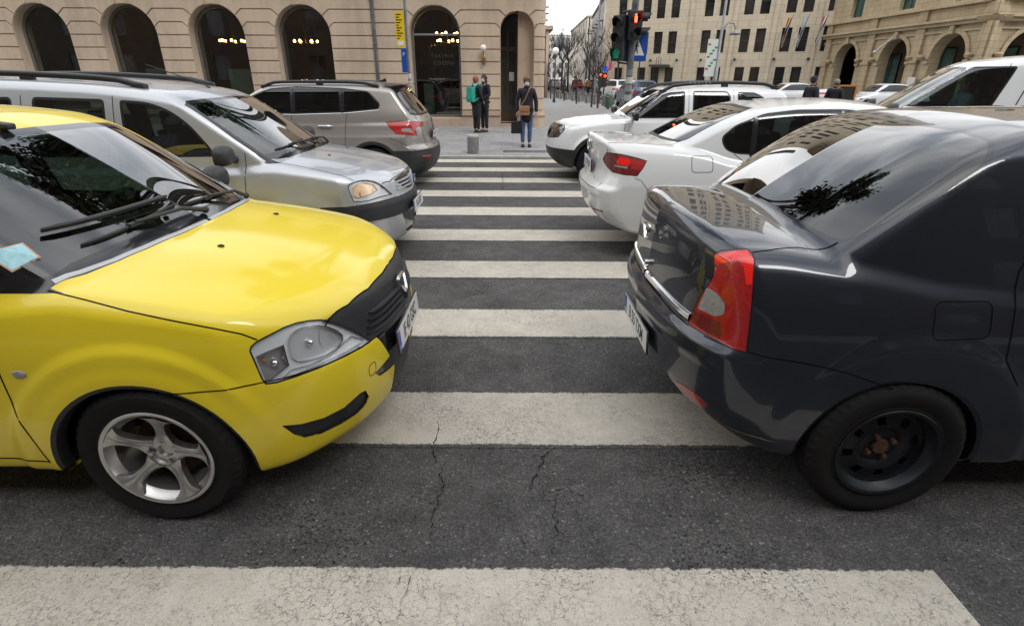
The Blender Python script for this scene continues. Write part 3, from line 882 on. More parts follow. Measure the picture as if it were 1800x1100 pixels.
def mirror_unit(root, M, x, y, z, side, shell, s=1.0):
    mb = MB()
    # rounded shell: half ellipsoid facing forwards
    T = Matrix.Translation((x, side*(y+.13*s), z+.02))
    prof = []
    n, m = 14, 10; vs, fs = [], []
    for i in range(m+1):
        a = math.pi/2*i/m
        for k in range(n*2):
            th = 2*math.pi*k/(n*2)
            ex = lambda q: math.copysign(abs(q)**.7, q)
            vs.append((-.03+.085*math.sin(math.pi/2-a)*1.0*(1 if i else 1), ex(math.cos(th))*.115*math.sin(a)**.6 if i else 0, ex(math.sin(th))*.075*math.sin(a)**.6 if i else 0))
    for i in range(m):
        for k in range(n*2):
            k2 = (k+1) % (n*2); fs.append((i*2*n+k, i*2*n+k2, (i+1)*2*n+k2, (i+1)*2*n+k))
    fs.append(tuple(m*2*n+k for k in range(2*n-1, -1, -1)))
    mb.add(vs, fs, 0, T @ Matrix.Diagonal((s, s, s, 1)))
    o = mb.build('door_mirror', shell, root, smooth=50, merge=True)
    MB().tube([(x-.01, side*(y-.03), z-.03), (x, side*(y+.04), z-.02), (x, side*(y+.08), z)], [.035, .025, .03], 10).build('mirror_arm', M['plastic'], o, smooth=40)
    MB().box((x-.033, side*(y+.13*s), z+.02), (.004, .19*s, .115*s)).build('mirror_glass', M['chrome'], o, bevel=.001)
    return o
def cabin(root, M, x0, x1, zf=.40, dash=True, w=.60, rear=True, zs=0.0, third=False):
    """x0: base of the windscreen, x1: rear seat back"""
    def seat(x, y, wd, name='seat'):
        mb = MB(); mb.box((x, y, zf+.06+zs), (.50, wd, .16)); mb.box((x-.27, y, zf+.42+zs), (.13, wd*.96, .62), rot=Matrix.Rotation(R(-14), 4, 'Y'))
        o = mb.build(name, M['seat'], root, smooth=50, bevel=.05, seg=3)
        for yy in ([y] if wd < .7 else [y-.4, y+.4]):
            MB().box((x-.36, yy, zf+.80+zs), (.09, .24, .17)).build('headrest', M['seat'], o, smooth=50, bevel=.035, seg=3)
    for y in (-.37, .37): seat(x0-1.15, y, .50)
    if rear: seat(x1+.30, 0, 1.25, 'rear_seat')
    if third: seat(x1+1.15, 0, 1.25, 'rear_seat')
    MB().box(((x0+x1)/2-.2, 0, zf-.05), (abs(x1-x0)+.9, 2*w+.16, .04)).build('cabin_floor', M['inside'], root)
    if dash:
        mb = MB(); pr = [(x0+.02, .93+zs), (x0-.25, .955+zs), (x0-.42, .93+zs), (x0-.50, .84+zs), (x0-.44, .62+zs), (x0-.30, .5+zs), (x0+.02, .5+zs)]
        mb.prism(pr, -w-.06, w+.06, 0, None, 'XZ'); mb.build('dashboard', M['inside'], root, smooth=40, bevel=.02)
        t = MB(); pts = []
        c = Vector((x0-.62, .37, .92+zs)); ra = .185
        for k in range(33):
            a = 2*math.pi*k/32; pts.append(c+Vector((math.sin(a)*ra*.38, math.cos(a)*ra, math.sin(a)*ra*.92)))
        t.tube(pts, .016, 8, cap=False); t.tube([c, c+Vector((.2, 0, -.08))], .035, 8)
        t.box(c+Vector((.02, 0, -.01)), (.04, .30, .05), rot=Matrix.Rotation(R(20), 4, 'Y')); t.build('steering_wheel', M['plastic'], root, smooth=50)
def wiper(root, B, M, p0, p1, piv, view, tip=.5, name='wiper', lift=.02):
    """blade from p0 to p1 lying on the glass, arm from piv to the blade"""
    pts = B.path([p0, p1], view, .04, .012)
    if len(pts) < 3: return
    mb = MB()
    b = [Vector(q+g*.006) for q, g in pts]
    mb.tube(b, .006, 6); mb.tube([v+Vector(pts[i][1])*.012 for i, v in enumerate(b)], [.004]+[.009]*(len(b)-2)+[.004], 6)
    q, g = B.hit(piv, view, .02)
    if q is not None:
        k = int(len(b)*tip); e = b[k]+Vector(pts[k][1])*.02
        mb.tube([Vector(q), Vector(q)+(e-Vector(q))*.25+Vector(g)*.018, e], [.014, .010, .007], 8)
        mb.ball(Vector(q), .02, n=10)
    return mb.build(name, M['plastic'], root, smooth=50)
class Car:
    def __init__(s, key, label, cat, cell, name, lo=(-4.2, -1.0, .1), hi=(1.1, 0, 2.1), group=None):
        s.P, (x, y), hd = PLACE[key]
        s.hd = hd
        ang = (0 if hd > 0 else math.pi)+R(YAW.get(key, 0))
        s.root = thing(name, label, cat, (x, y, 0), ang, group)
        MW = Matrix.Translation((x, y, 0)) @ Matrix.Rotation(ang, 4, 'Z')
        s.M = car_mats_cached()
        lo = (-s.P['wb']-1.35, lo[1], lo[2])
        s.root.matrix_basis = MW
        s.B = Body.__new__(Body)
        F = car_field(s.P)
        # work in the half nearer to the camera: mirror the frame of cars heading -x
        class _R: pass
        r = _R(); r.matrix_basis = MW if hd > 0 else MW @ Matrix.Diagonal((1, -1, 1, 1))
        s.B.__init__(F, lo, hi, cell, r); s.B.root = s.root
        s.gaps = MB(); s.n = 0
    def arches(s, r=.365, dx=.02, dz=-.03, rdx=-.04, rz=None, well=True, lipmat=None, lipw=0, body=None):
        B, wb = s.B, s.P['wb']
        for cx, ddx, rr_, x0 in ((0, dx, r, 0), (-wb, rdx, r+.01, -wb)):
            c = (x0+ddx, .30+dz)
            pts = [(c[0]+rr_*math.cos(t), c[1]+rr_*math.sin(t)) for t in np.linspace(-.15, math.pi+.15, 32)]
            poly = pts + [(c[0]-rr_, -.1), (c[0]+rr_, -.1)]
            if lipw:
                ro = rr_+lipw
                p2 = [(c[0]+ro*math.cos(t), c[1]+ro*math.sin(t)) for t in np.linspace(-.15, math.pi+.15, 40)] + [(c[0]-ro, -.1), (c[0]+ro, -.1)]
                B.cut('arch_trim%d' % (cx < -.5), p2, 'side', None, .0, lim=lambda C: C[:, 1] < -.5)
            B.cut('hole', poly, 'side', None, -2, lim=lambda C: C[:, 1] < -.42)
            # turned-in lip
            P = B.path(pts, 'side', .03)
            for sy in (-1, 1):
                mb = MB(); vs, fs = [], []
                for q, g in P:
                    inx = np.array([c[0]-q[0], 0, c[1]-q[2]]); inx /= np.linalg.norm(inx)
                    for o in (np.array([0, 0, 0]), inx*.016+np.array([0, .006, 0]), inx*.022+np.array([0, .05, 0])):
                        v = q+o; vs.append((v[0], v[1]*(-sy), v[2]) if sy > 0 else tuple(v))
                for i in range(len(P)-1):
                    for k in range(2): fs.append((i*3+k, i*3+k+1, (i+1)*3+k+1, (i+1)*3+k))
                mb.add(vs, fs); mb.build('arch_lip', lipmat or body, s.root, smooth=60)
                w = MB(); n = 40; vs, fs = [], []
                for i in range(n+1):
                    t = -.12+(math.pi+.24)*i/n
                    for yy, k in ((.30, 1.0), (.70, 1.0), (abs(P[0][0][1])-.03, .985)):
                        vs.append((c[0]+rr_*k*math.cos(t), sy*yy, c[1]+rr_*k*math.sin(t)))
                for i in range(n):
                    for k in range(2): fs.append((i*3+k, i*3+k+1, (i+1)*3+k+1, (i+1)*3+k))
                w.add(vs, fs)
                vs = [(c[0]+rr_*math.cos(t), sy*.30, c[1]+rr_*math.sin(t)) for t in np.linspace(-.12, math.pi+.12, 24)]
                w.add(vs, [tuple(range(len(vs)))]); w.build('wheel_well', s.M['dark'], s.root)
    def wheels(s, yout, dx=(0, 0), **kw):
        for x in (dx[0], dx[1]-s.P['wb']):
            for sd in (-1, 1): wheel(s.root, s.M, x, sd, yout, **kw)
    def gap(s, pts, view, w=.006, closed=False, step=.03):
        mb = MB(); s.B.strip(mb, pts, view, w, .0010, step=step, closed=closed, mirror=False)
        if not mb.v: return
        m2 = MB(); m2.add([(x, -y, z) for x, y, z in mb.v], [f[::-1] for f in mb.f])
        for k in (mb, m2): k.build('panel_gap', s.M['gap'], s.root)
    def window(s, tag_, poly, view, frame=.022, gl='glass', src=None, thr=.05, lim=None, name='window', frame_name='window_seal', inner=None, split=True, sealmat='seal'):
        B = s.B
        B.cut(tag_+'_f', poly, view, src, thr, lim)
        B.cut(tag_+'_g', inner or offset_poly(poly, frame), view, [tag_+'_f'], -2, lim)
        for sd in ((-1, 1) if split else (0,)):
            g = B.part(tag_+'_g', name, s.M[gl], s.root, side=sd)
            if g is None: continue
            B.part(tag_+'_f', frame_name, s.M[sealmat], g, side=sd, solid=.006)
    def finish(s, lining=True):
        if s.gaps.v: s.gaps.build('panel_gap', s.M['gap'], s.root)
        if lining and 'body' in s.B.names:
            B = s.B; B.bm.verts.index_update()
    def lining(s, parts=('body',), off=-.035):
        for p in parts: s.B.part(p, 'inner_panel', s.M['inside'], s.root, off=off)
_CM = {}
def car_mats_cached():
    if not _CM: _CM.update(car_mats())
    return _CM
def strip_pair(c, name, mat, pts, view, w, h, step=.04, smooth=50):
    """a trim strip on each flank, each an object of its own"""
    a = MB(); c.B.strip(a, pts, view, w, h, step=step, mirror=False)
    if not a.v: return
    b = MB(); b.add([(x, -y, z) for x, y, z in a.v], [f[::-1] for f in a.f])
    for k in (a, b): k.build(name, mat, c.root, smooth=smooth)
# ------------------------------------------------------------------ the near yellow taxi and the near dark saloon
def logan_windows(c, front=True):
    c.window('fw', rounded([(-.66, .985), (-1.40, .99), (-1.44, 1.415), (-1.14, 1.405), (-.92, 1.27)], .03), 'side', .02, 'glass', thr=.3)
    c.window('rw', rounded([(-1.53, .99), (-2.22, 1.01), (-2.34, 1.12), (-2.20, 1.33), (-1.98, 1.415), (-1.52, 1.42)], .03), 'side', .02, 'glass', thr=.3)
def near_off(a, b): return a
def build_yellow():
    M = car_mats_cached()
    c = Car('yellow', 'bright yellow taxi with black grille and silver alloy wheel stopped at the zebra crossing', 'taxi', .0145, 'taxi')
    B, root = c.B, c.root
    PY = paint('yellow_paint', (.86, .66, .012), rough=.42, dirt=.30, coat=.75, coat_r=.07, dirtcol=(.30, .24, .08))
    c.arches(r=.375, dx=.01, dz=-.03, rdx=-.05, body=PY, lipmat=M['plastic'])
    # panels
    B.cut('bumper', [(.13, .606), (.34, .610), (.46, .612), (.76, .598), (1.2, .598), (1.2, -.1), (.13, -.1)], 'side', ['body'], -2)
    hood = [(.02, .02), (.02, -.03)]
    hood = [(-.065, .05), (-.07, -.20), (-.10, -.42), (-.135, -.55), (-.18, -.66), (-.245, -.755), (-.11, -.785), (.04, -.80), (.19, -.805), (.34, -.80), (.44, -.78), (.50, -.74), (.56, -.685), (.64, -.60), (.70, -.47), (.745, -.31), (.765, -.12), (.768, .05)]
    B.cut('hood', hood, 'top', ['body'], .25)
    B.cut('grille', [(.05, .95), (-.60, .95), (-.60, .57), (.05, .57)], 'front', ['body'], .05, lim=lambda C: C[:, 0] > .5)
    hl = [(441, 617), (443, 610), (452, 602), (475, 590), (500, 577), (522, 569), (545, 565), (565, 564), (590, 570), (618, 581), (650, 598), (635, 609), (600, 627), (560, 645), (520, 660), (485, 671), (468, 673), (462, 665)]
    B.cut('lampseal', [tuple(p) for p in offset_poly(hl, -3)], 'eye', ['body', 'hood', 'grille', 'bumper'], .0, lim=lambda C: C[:, 0] > .3)
    B.cut('lamp', hl, 'eye', ['lampseal'], .0)
    B.cut('lamp_a', [(507.5, 602.5), (511, 590), (519, 581), (530, 575), (552, 570.5), (578, 573.5), (594, 580), (603, 588), (604, 597), (597, 610), (577, 623), (554, 631), (528, 636), (514, 630)], 'eye', ['lamp'], .0)
    B.cut('lamp_c', [(607, 599), (618, 590), (641, 597), (606, 619), (560, 640), (518, 657), (500, 662), (512, 650), (545, 641), (582, 624)], 'eye', ['lamp'], .0)
    B.cut('lamp_b', [(450, 627), (470, 618), (499, 606), (505, 628), (509, 642), (494, 654), (476, 668), (467, 668)], 'eye', ['lamp'], .0)
    B.cut('intake', [(.05, .612), (-.40, .612), (-.375, .575), (-.315, .465), (-.44, .445), (-.40, .405), (-.26, .385), (-.26, .14), (.05, .14)], 'front', ['bumper', 'body'], .0, lim=lambda C: C[:, 0] > .5)
    fog = [(495, 748), (530, 745), (570, 734), (605, 716), (634, 690), (643, 686), (649, 697), (645, 709), (628, 727), (600, 745), (565, 762), (535, 769), (518, 764)]
    B.cut('fog', fog, 'eye', ['bumper'], .0)
    # windscreen with black cowl
    outer = [(.05, 1.06), (-.45, 1.05), (-.80, 1.0), (-.80, .90), (-.77, .955), (-.745, 1.03), (-.70, 1.17), (-.635, 1.30), (-.57, 1.405), (-.52, 1.424), (-.30, 1.437), (.05, 1.444)]
    outer = [(.05, .953), (-.80, .953), (-.776, .98), (-.770, 1.02), (-.765, 1.06), (-.722, 1.17), (-.635, 1.30), (-.57, 1.405), (-.53, 1.421), (-.30, 1.437), (.05, 1.443)]
    B.cut('ws_f', outer, 'front', ['body'], -2, lim=lambda C: (C[:, 0] < .05) & (C[:, 0] > -1.0))
    inner = [(.05, 1.055), (-.30, 1.053), (-.48, 1.043), (-.64, 1.022), (-.735, .998), (-.748, 1.0), (-.749, 1.05), (-.733, 1.10), (-.697, 1.18), (-.607, 1.30), (-.55, 1.39), (-.51, 1.402), (-.30, 1.415), (.05, 1.421)]
    B.cut('ws_g', inner, 'front', ['ws_f'], -2)
    g = B.part('ws_g', 'windscreen', M['glass'], root)
    B.part('ws_f', 'windscreen_surround', M['gloss'], g, solid=.01)
    logan_windows(c)
    c.window('bl', [(.05, 1.14), (-.41, 1.12), (-.64, 1.10), (-.67, 1.13), (-.67, 1.30), (-.62, 1.42), (-.48, 1.455), (.05, 1.47)], 'rear', .02, 'glass', thr=.2, name='rear_window', split=False)
    # door
    B.cut('door', [(-.44, .98), (-.44, .67), (-.435, .55), (-.41, .42), (-.385, .30), (-1.45, .30), (-1.46, .985)], 'side', ['body'], .3)
    B.part('body', 'body', PY); B.part('hood', 'hood', PY, solid=.004)
    B.part('bumper', 'bumper', PY, solid=.006)
    for sd in (-1, 1):
        d = B.part('door', 'door', PY, side=sd)
    B.part('grille', 'grille', M['plastic'], off=-.004, solid=.02)
    B.part('intake', 'lower_intake', M['gloss'], off=-.010, solid=.01)
    for sd in (-1, 1):
        B.part('fog', 'fog_lamp_recess', M['plastic'], side=sd, off=-.012, solid=-.012)
    lamp_units(c, sgn=1)
    # grille slats and the plain dark band above them
    gr = MB()
    for k, z in enumerate((.622, .648, .674, .700)):
        yw = .43 - .018*k
        B.strip(gr, [(-yw, z+.012), (-yw*.7, z+.004), (-.1, z), (.03, z)], 'front', .017, .014, step=.02, sink=.012, taper=True)
    gr.build('grille_slat', M['plastic'], root, smooth=50)
    bb = MB() if False else MB(); None if True else B.strip(bb, [(-.52, .755), (-.3, .757), (-.1, .758), (.03, .758)], 'front', .060, .004, step=.025, sink=.004)
    q_, g_ = B.hit((-.012, .712), 'front', .012); bd = badge(root, M, (0, 0, 0), 1, 1.25); bd.matrix_local = Matrix.Translation((q_[0], 0, q_[2])) @ Matrix.Rotation(-math.atan2(g_[2], g_[0])-.12, 4, 'Y')
    plate(root, M, 'IF 43 GSC', (.846, -.0, .505), 1, tilt=4)
    # seams
    c.gap([(.13, .607), (.34, .611), (.46, .613), (.76, .599), (.80, .599)], 'side', .005)
    c.gap([(84, 511), (150, 527), (225, 547), (300, 563), (380, 578), (425, 587), (452, 597)], 'eye', .005)
    c.gap([(.64, -.60), (.70, -.47), (.745, -.31), (.765, -.12), (.768, .02)], 'top', .006)
    c.gap([(-.42, .96), (-.44, .67), (-.435, .55), (-.41, .42), (-.385, .30), (-.40, .25)], 'side', .006)
    c.gap([(-.385, .30), (-1.46, .30), (-1.46, 1.43)], 'side', .006)
    # grey strip under the rear edge of the bonnet
    st = MB(); B.strip(st, [(-.075, .02), (-.085, -.20), (-.115, -.42), (-.15, -.55), (-.20, -.66), (-.245, -.735)], 'top', .022, .005, step=.03, sink=.002)
    st.build('hood_rear_strip', M['silvertrim'], root, smooth=40)
    tow = MB(); q = [(.50, .47), (.52, .50)]
    tw = rounded([(-.475, .445), (-.475, .50), (-.43, .505), (-.43, .445)], .02)
    c.gap(tw, 'front', .003, closed=True, step=.01)
    for y in (-.30, .28):
        q, g_ = B.hit((.13, -abs(y)), 'top', .002)
        MB().ball((q[0], y, q[2]), .012, sc_=(1.3, 1, .6), n=10).build('washer_nozzle', M['plastic'], root, smooth=60)
    for sd in (-1, 1):
        q, g_ = B.hit((-.37, .68), 'side', .002)
        MB().ball((q[0], sd*abs(q[1]), q[2]), .022, sc_=(1.2, .3, .7), n=14).build('side_repeater', M['clearl'], root, smooth=60)
    wiper(root, B, M, (.10, 1.12), (-.60, 1.115), (.14, 1.0), 'front', .45)
    wiper(root, B, M, (.60, 1.085), (.16, 1.10), (.52, .995), 'front', .5) if False else None
    wiper2(root, B, M)
    mirror_unit(root, M, -.60, .80, 1.06, -1, M['plastic']); mirror_unit(root, M, -.50, .80, 1.04, 1, M['plastic'])
    # paper permit on the dashboard side of the glass
    P = [B.hit(p, 'eye', .008)[0] for p in ((1, 462), (24, 476), (67, 454), (38, 431), (1, 440))]
    bd_ = MB(); cP = sum(P)/5; bd_.add([tuple(cP+(p-cP)*1.12-(B.hit((24, 452), 'eye')[1]*.002)) for p in P], [(0, 1, 2, 3, 4)]); bd_.build('permit_border', pbr('permit_orange', (.55, .30, .16), .6), root)
    pm = MB(); pm.add([tuple(p) for p in P], [(0, 1, 2, 3, 4)]); pm.build('paper_permit', pbr('permit_blue', (.38, .66, .72), .6, var=.15, vscale=40), root)
    # windscreen reflection of a lettered sheet, put in as dark letters behind the glass
    for txt, px, sz in (('TEATRUL', (318, 316), .050), ('ODEON', (330, 338), .060)):
        q, g_ = B.hit_far(px, -.004)
        if q is None: continue
        n_ = Vector(g_); xx = Vector((0, 1, 0)); xx = (xx-n_*xx.dot(n_)).normalized(); aa = n_.cross(xx)
        mt = Matrix((xx, aa, n_)).transposed().to_4x4(); mt.translation = Vector(q)
        text_mesh(txt, sz, M['ink'], root, 'reflected_lettering', mt, .0003)
    # sign fixture on the roof
    q, _ = B.hit((4, 227), 'eye')
    MB().box((q[0], q[1], q[2]+.015), (.09, .05, .025), rot=Matrix.Rotation(R(8), 4, 'Y')).build('roof_aerial_base', M['plastic'], root, smooth=50, bevel=.014, seg=3)
    cabin(root, M, -.16, -2.25)
    c.lining(('body',))
    c.wheels(.872, r=.312, rr=.207, style='star', dx=(.025, 0))
    c.finish(); return c
def wiper2(root, B, M):
    # both wipers park towards the passenger side, arm pivots at the cowl
    def pth(a, b, n=12): return [np.array(a)+(np.array(b)-np.array(a))*t for t in np.linspace(0, 1, n)]
    for a, b, piv in (((-.02, 1.095), (-.56, 1.06), (.07, 1.04)), ((.50, 1.06), (.02, 1.085), (.60, 1.0))):
        pts = []
        for p in pth(a, b):
            q, g = B.hit((-abs(p[0]), p[1]), 'front', .010)
            if q is None: continue
            q = q.copy(); q[1] = p[0]; g = g.copy()
            if p[0] > 0: g[1] *= -1
            pts.append((q, g))
        mb = MB(); bl = [Vector(q+g*-.006) for q, g in pts]
        mb.tube(bl, .005, 6); up = [Vector(q+g*.001) for q, g in pts]; mb.tube(up, [.003]+[.0065]*(len(up)-2)+[.003], 8)
        q, g = B.hit((-abs(piv[0]), piv[1]), 'front', .02); q = q.copy(); q[1] = piv[0]
        k = len(up)//2
        mb.tube([Vector(q), Vector(q)*.6+up[k]*.4+Vector((.02, 0, .03)), up[k]+Vector(pts[k][1])*.01], [.013, .009, .007], 8)
        mb.box(up[k], (.022, .08, .016)); mb.ball(Vector(q), .018, n=10)
        mb.build('wiper', M['plastic'], root, smooth=50)
def badge(root, M, loc, facing=1, s=1.0):
    """chrome shield outline with a hollow middle, as on the grille"""
    o = [(-.055, .030), (-.030, .036), (0, .038), (.030, .036), (.055, .030), (.048, .006), (.022, -.034), (0, -.046), (-.022, -.034), (-.048, .006)]
    i = [(-.034, .018), (-.02, .022), (0, .023), (.02, .022), (.034, .018), (.028, .004), (.012, -.018), (0, -.024), (-.012, -.018), (-.028, .004)]
    mb = MB(); n = len(o); vs = []
    for P, h in ((o, 0), (o, .008), ([((a[0]+b[0])/2, (a[1]+b[1])/2) for a, b in zip(o, i)], .014), (i, .006)):
        vs += [(h*facing, p[0]*s*1.0, p[1]*s) for p in P]
    fs = []
    for k in range(3):
        for j in range(n):
            j2 = (j+1) % n; fs.append((k*n+j, k*n+j2, (k+1)*n+j2, (k+1)*n+j))
    mb.add(vs, fs, 0, Matrix.Translation(loc)); return mb.build('badge', M['chrome'], root, smooth=30)
def lamp_units(c, sgn=1, amber=True, lit=False, bowls=((.66, -.57, .695, .062), (.53, -.715, .68, .042))):
    """clear lens over a bowl with two reflectors"""
    B, M, root = c.B, c.M, c.root
    for sd in (-1, 1):
        lens = B.part('lamp', 'headlight', M['lens'], root, side=sd)
        B.part('lampseal', 'headlight_seal', M['seal'], lens, side=sd, off=-.001, solid=.02)
        B.part('lamp', 'lamp_housing', pbr('lamp_housing', (.80, .81, .82), .35, metal=.1), lens, side=sd, off=-.012, solid=-.010)
        for nm_, pn_, mt_, of_ in (('lamp_a', 'main_beam_chamber', pbr('lamp_chamber', (.80, .81, .82), .25, metal=.45), -.024), ('lamp_b', 'indicator_chamber', pbr('chamber_dark', (.52, .50, .49), .3, metal=.5), -.026), ('lamp_c', 'bright_strip', pbr('strip_bright', (.88, .88, .88), .4), -.008)):
            if nm_ in B.names: B.part(nm_, 'headlight_cover', M['lens'], lens, side=sd); B.part(nm_, pn_, mt_, lens, side=sd, off=of_, solid=-.012)
        mb = MB()
        for (x, y, z, r) in bowls:
            q, g = B.hit((y, z), 'front', -.030)
            if q is None: continue
            d = Vector((1, -.25, .12)).normalized(); X = Vector(q)-d*r*.25
            T = Matrix.Translation(X) @ d.to_track_quat('Z', 'Y').to_matrix().to_4x4()
            if sd > 0: T = Matrix.Diagonal((1, -1, 1, 1)) @ T
            mb.lathe([(r*.2, -r*.55), (r*.5, -r*.46), (r*.8, -r*.22), (r*.97, .0), (r*1.04, .004), (r*1.04, -.006)], 28, 0, T)
            mb.ball((0, 0, -r*.3), r*.17, 1, 12, M=T)
        if 'lamp_lit' in B.names: B.part('lamp_lit', 'headlight_cover', M['lens'], lens, side=sd); B.part('lamp_lit', 'lit_reflector', pbr('lit_refl', (.8, .6, .4), .3, metal=.3, emit=(1, .60, .30), es=.10), lens, side=sd, off=-.02, solid=-.01)
        if 'lamp_b' in B.names:
            for pz, rr__, mm_, nn_ in (((465, 636), .009, M['amber'], 'indicator_bulb'), ((548, 603), .014, M['chrome'], 'bulb_shield'), ((484, 640), .015, M['chrome'], 'side_reflector')):
                q, g = B.hit(pz, 'eye', -.014); sy_ = 1 if sd < 0 else -1
                MB().ball((q[0], q[1]*sy_, q[2]), rr__, n=12).build(nn_, mm_, lens, smooth=60)
        mb.build('reflector_bowl', [M['refl'], pbr('bulb_lit' if lit else 'bulb', (.8, .8, .78), .1, coat=1, emit=(1, .62, .30) if lit else None, es=4.0)], lens, smooth=50)
def build_dark():
    M = car_mats_cached()
    c = Car('dark', 'dark grey saloon with black steel wheel, seen from behind right of the crossing', 'car', .0145, 'saloon_car')
    B, root = c.B, c.root
    PD = paint('dark_paint', (.017, .0215, .033), metallic=.5, rough=.34, dirt=.05, flake=.35, coat=1, dirtcol=(.06, .055, .05), coat_r=.015)
    c.arches(r=.345, dx=.02, dz=-.018, rdx=-.055, body=PD)
    lamp = [(1257, 448), (1268, 443), (1290, 441), (1312, 440), (1320, 447), (1325, 457), (1324, 490), (1321, 530), (1316, 580), (1311, 618), (1288, 612), (1262, 598), (1236, 584), (1212, 569), (1216, 556), (1226, 536), (1238, 514), (1250, 497), (1256, 487), (1258, 470)]
    # reversing lamp between the lamps' lower lobes, bright edge band, lower lobe
    B.cut('trunk', [(-2.98, .05), (-2.975, -.41), (-2.94, -.60), (-2.955, -.645), (-3.09, -.632), (-3.22, -.665), (-3.30, -.675), (-3.7, -.60), (-3.7, .05)], 'top', ['body'], .35)
    B.cut('trunk', [(.05, .715), (-.535, .70), (-.55, .79), (-.595, .90), (-.61, .97), (-.60, 1.03), (-.66, 1.10), (-.66, 1.2), (.05, 1.2)], 'rear', ['body'], .10, lim=lambda C: C[:, 0] < -3.2)
    B.cut('bumper', [(-4, .715), (-3.44, .715), (-3.39, .70), (-3.28, .708), (-3.11, .69), (-2.93, .66), (-2.84, .63), (-2.74, .595), (-2.74, -.1), (-4, -.1)], 'side', ['body', 'trunk'], -2)
    B.cut('lampseal', offset_poly(lamp, -3.0), 'eye', ['body', 'trunk', 'bumper'], .0, lim=lambda C: C[:, 0] < -3.0)
    B.cut('lamp', lamp, 'eye', ['lampseal'], .0)
    B.cut('lamp_clear', rounded([(1228, 542), (1244, 505), (1262, 515), (1276, 534), (1274, 552), (1258, 556)], 4), 'eye', ['lamp'], .0)
    B.cut('lamp_low', rounded([(1215, 562), (1222, 545), (1250, 558), (1268, 566), (1270, 585), (1266, 596), (1240, 583)], 3), 'eye', ['lamp'], .0)
    B.cut('lamp_edge', [(1258, 449), (1290, 443), (1312, 441), (1324, 457), (1322, 500), (1312, 500), (1308, 470), (1300, 458), (1258, 464)], 'eye', ['lamp'], .0)
    B.cut('reflector', rounded([(1184, 669), (1196, 673), (1222, 690), (1246, 713), (1236, 716), (1205, 697)], 4), 'eye', ['bumper'], .0)
    c.window('bl', rounded([(.05, 1.135), (-.41, 1.12), (-.60, 1.098), (-.665, 1.10), (-.69, 1.18), (-.69, 1.30), (-.655, 1.40), (-.58, 1.455), (-.40, 1.478), (.05, 1.488)], [0, 0, 0, .03, 0, 0, .04, .06, 0, 0]), 'rear', .007, 'priv', thr=.15, name='rear_window', split=False, sealmat='gloss', src=['body', 'trunk'], lim=lambda C: C[:, 0] > -3.2)
    logan_windows(c)
    c.window('ws', [(.05, .99), (-.745, .97), (-.745, 1.05), (-.705, 1.17), (-.635, 1.30), (-.57, 1.405), (-.53, 1.421), (.05, 1.443)], 'front', .02, 'glass', thr=.1, name='windscreen', split=False, src=['body'], lim=lambda C: (C[:, 0] < -.02))
    B.cut('door', [(-2.37, 1.0), (-2.375, .87), (-2.37, .72), (-2.30, .62), (-2.2, .55), (-2.05, .30), (-1.47, .30), (-1.47, 1.0)], 'side', ['body'], .3)
    B.part('body', 'body', PD); B.part('trunk', 'trunk_lid', PD, solid=.004); B.part('bumper', 'bumper', PD, solid=.006)
    for sd in (-1, 1):
        B.part('door', 'door', PD, side=sd)
        l = B.part('lamp', 'tail_light', M['red'], side=sd, off=.004, solid=.02)
        B.part('lampseal', 'tail_light_seal', M['seal'], l, side=sd, off=.001, solid=.02)
        B.part('lamp_edge', 'brake_lamp_or_lit_edge', M['redlit'], l, side=sd, off=.0045, solid=.01)  # edge band brightened and made to glow for daylight through the lens
        B.part('lamp_clear', 'reversing_lamp', M['clearl'], l, side=sd, off=.0045, solid=.01)
        B.part('lamp_low', 'fog_lamp', M['darkred'], l, side=sd, off=.0045, solid=.01)
        B.part('reflector', 'rear_reflector', M['red'], side=sd, off=.002, solid=.01)
    ch = MB(); B.strip(ch, [(-.535, .738), (-.3, .742), (.02, .744)], 'rear', .034, .014, step=.03, sink=.004); ch.build('chrome_strip', M['chrome'], root, smooth=50)
    badge(root, M, (-3.50, 0, .965), -1, 1.0)
    MB().tube([(-3.47, -.0, .80), (-3.50, -.0, .80)], .018, 16).build('boot_lock', M['chrome'], root, smooth=40)
    plate(root, M, 'B 55 TXM', (-3.514, 0, .475), -1, tilt=-3)
    c.gap([(-3.47, .715), (-3.44, .715), (-3.39, .701), (-3.28, .708), (-3.11, .69), (-2.93, .66), (-2.84, .63), (-2.75, .598)], 'side', .005)
    c.gap([(.02, .715), (-.54, .703)], 'rear', .006)
    c.gap([(-2.955, -.645), (-3.09, -.632), (-3.22, -.665), (-3.30, -.672)], 'top', .005)
    c.gap([(-.655, 1.06), (-.60, 1.01), (-.61, .97), (-.595, .90)], 'rear', .006)
    c.gap(rounded([(-2.655, .925), (-2.455, .93), (-2.45, .80), (-2.65, .79)], .03), 'side', .004, closed=True, step=.02)
    c.gap([(-2.30, 1.20), (-2.37, 1.03), (-2.375, .87), (-2.37, .72), (-2.30, .62)], 'side', .006)
    c.gap([(-1.47, .30), (-1.47, 1.43)], 'side', .006)
    # highlight moulding on the bumper shoulder and rusty scrape on its corner
    sc_ = MB(); B.strip(sc_, [(-3.36, .36), (-3.28, .34), (-3.2, .335), (-3.12, .33)], 'side', .005, .0012, step=.02, taper=True); sc_.build('bumper_scrape', pbr('scraped_paint', (.32, .22, .14), .8, var=.6, vscale=80), root)
    cabin(root, M, -.16, -2.25)
    c.lining(('body',))
    c.wheels(.882, r=.310, rr=.195, style='steel', dx=(0, -.06))
    mirror_unit(root, M, -.45, .80, 1.04, -1, M['plastic']); mirror_unit(root, M, -.45, .80, 1.04, 1, M['plastic'])
    c.finish(); return c
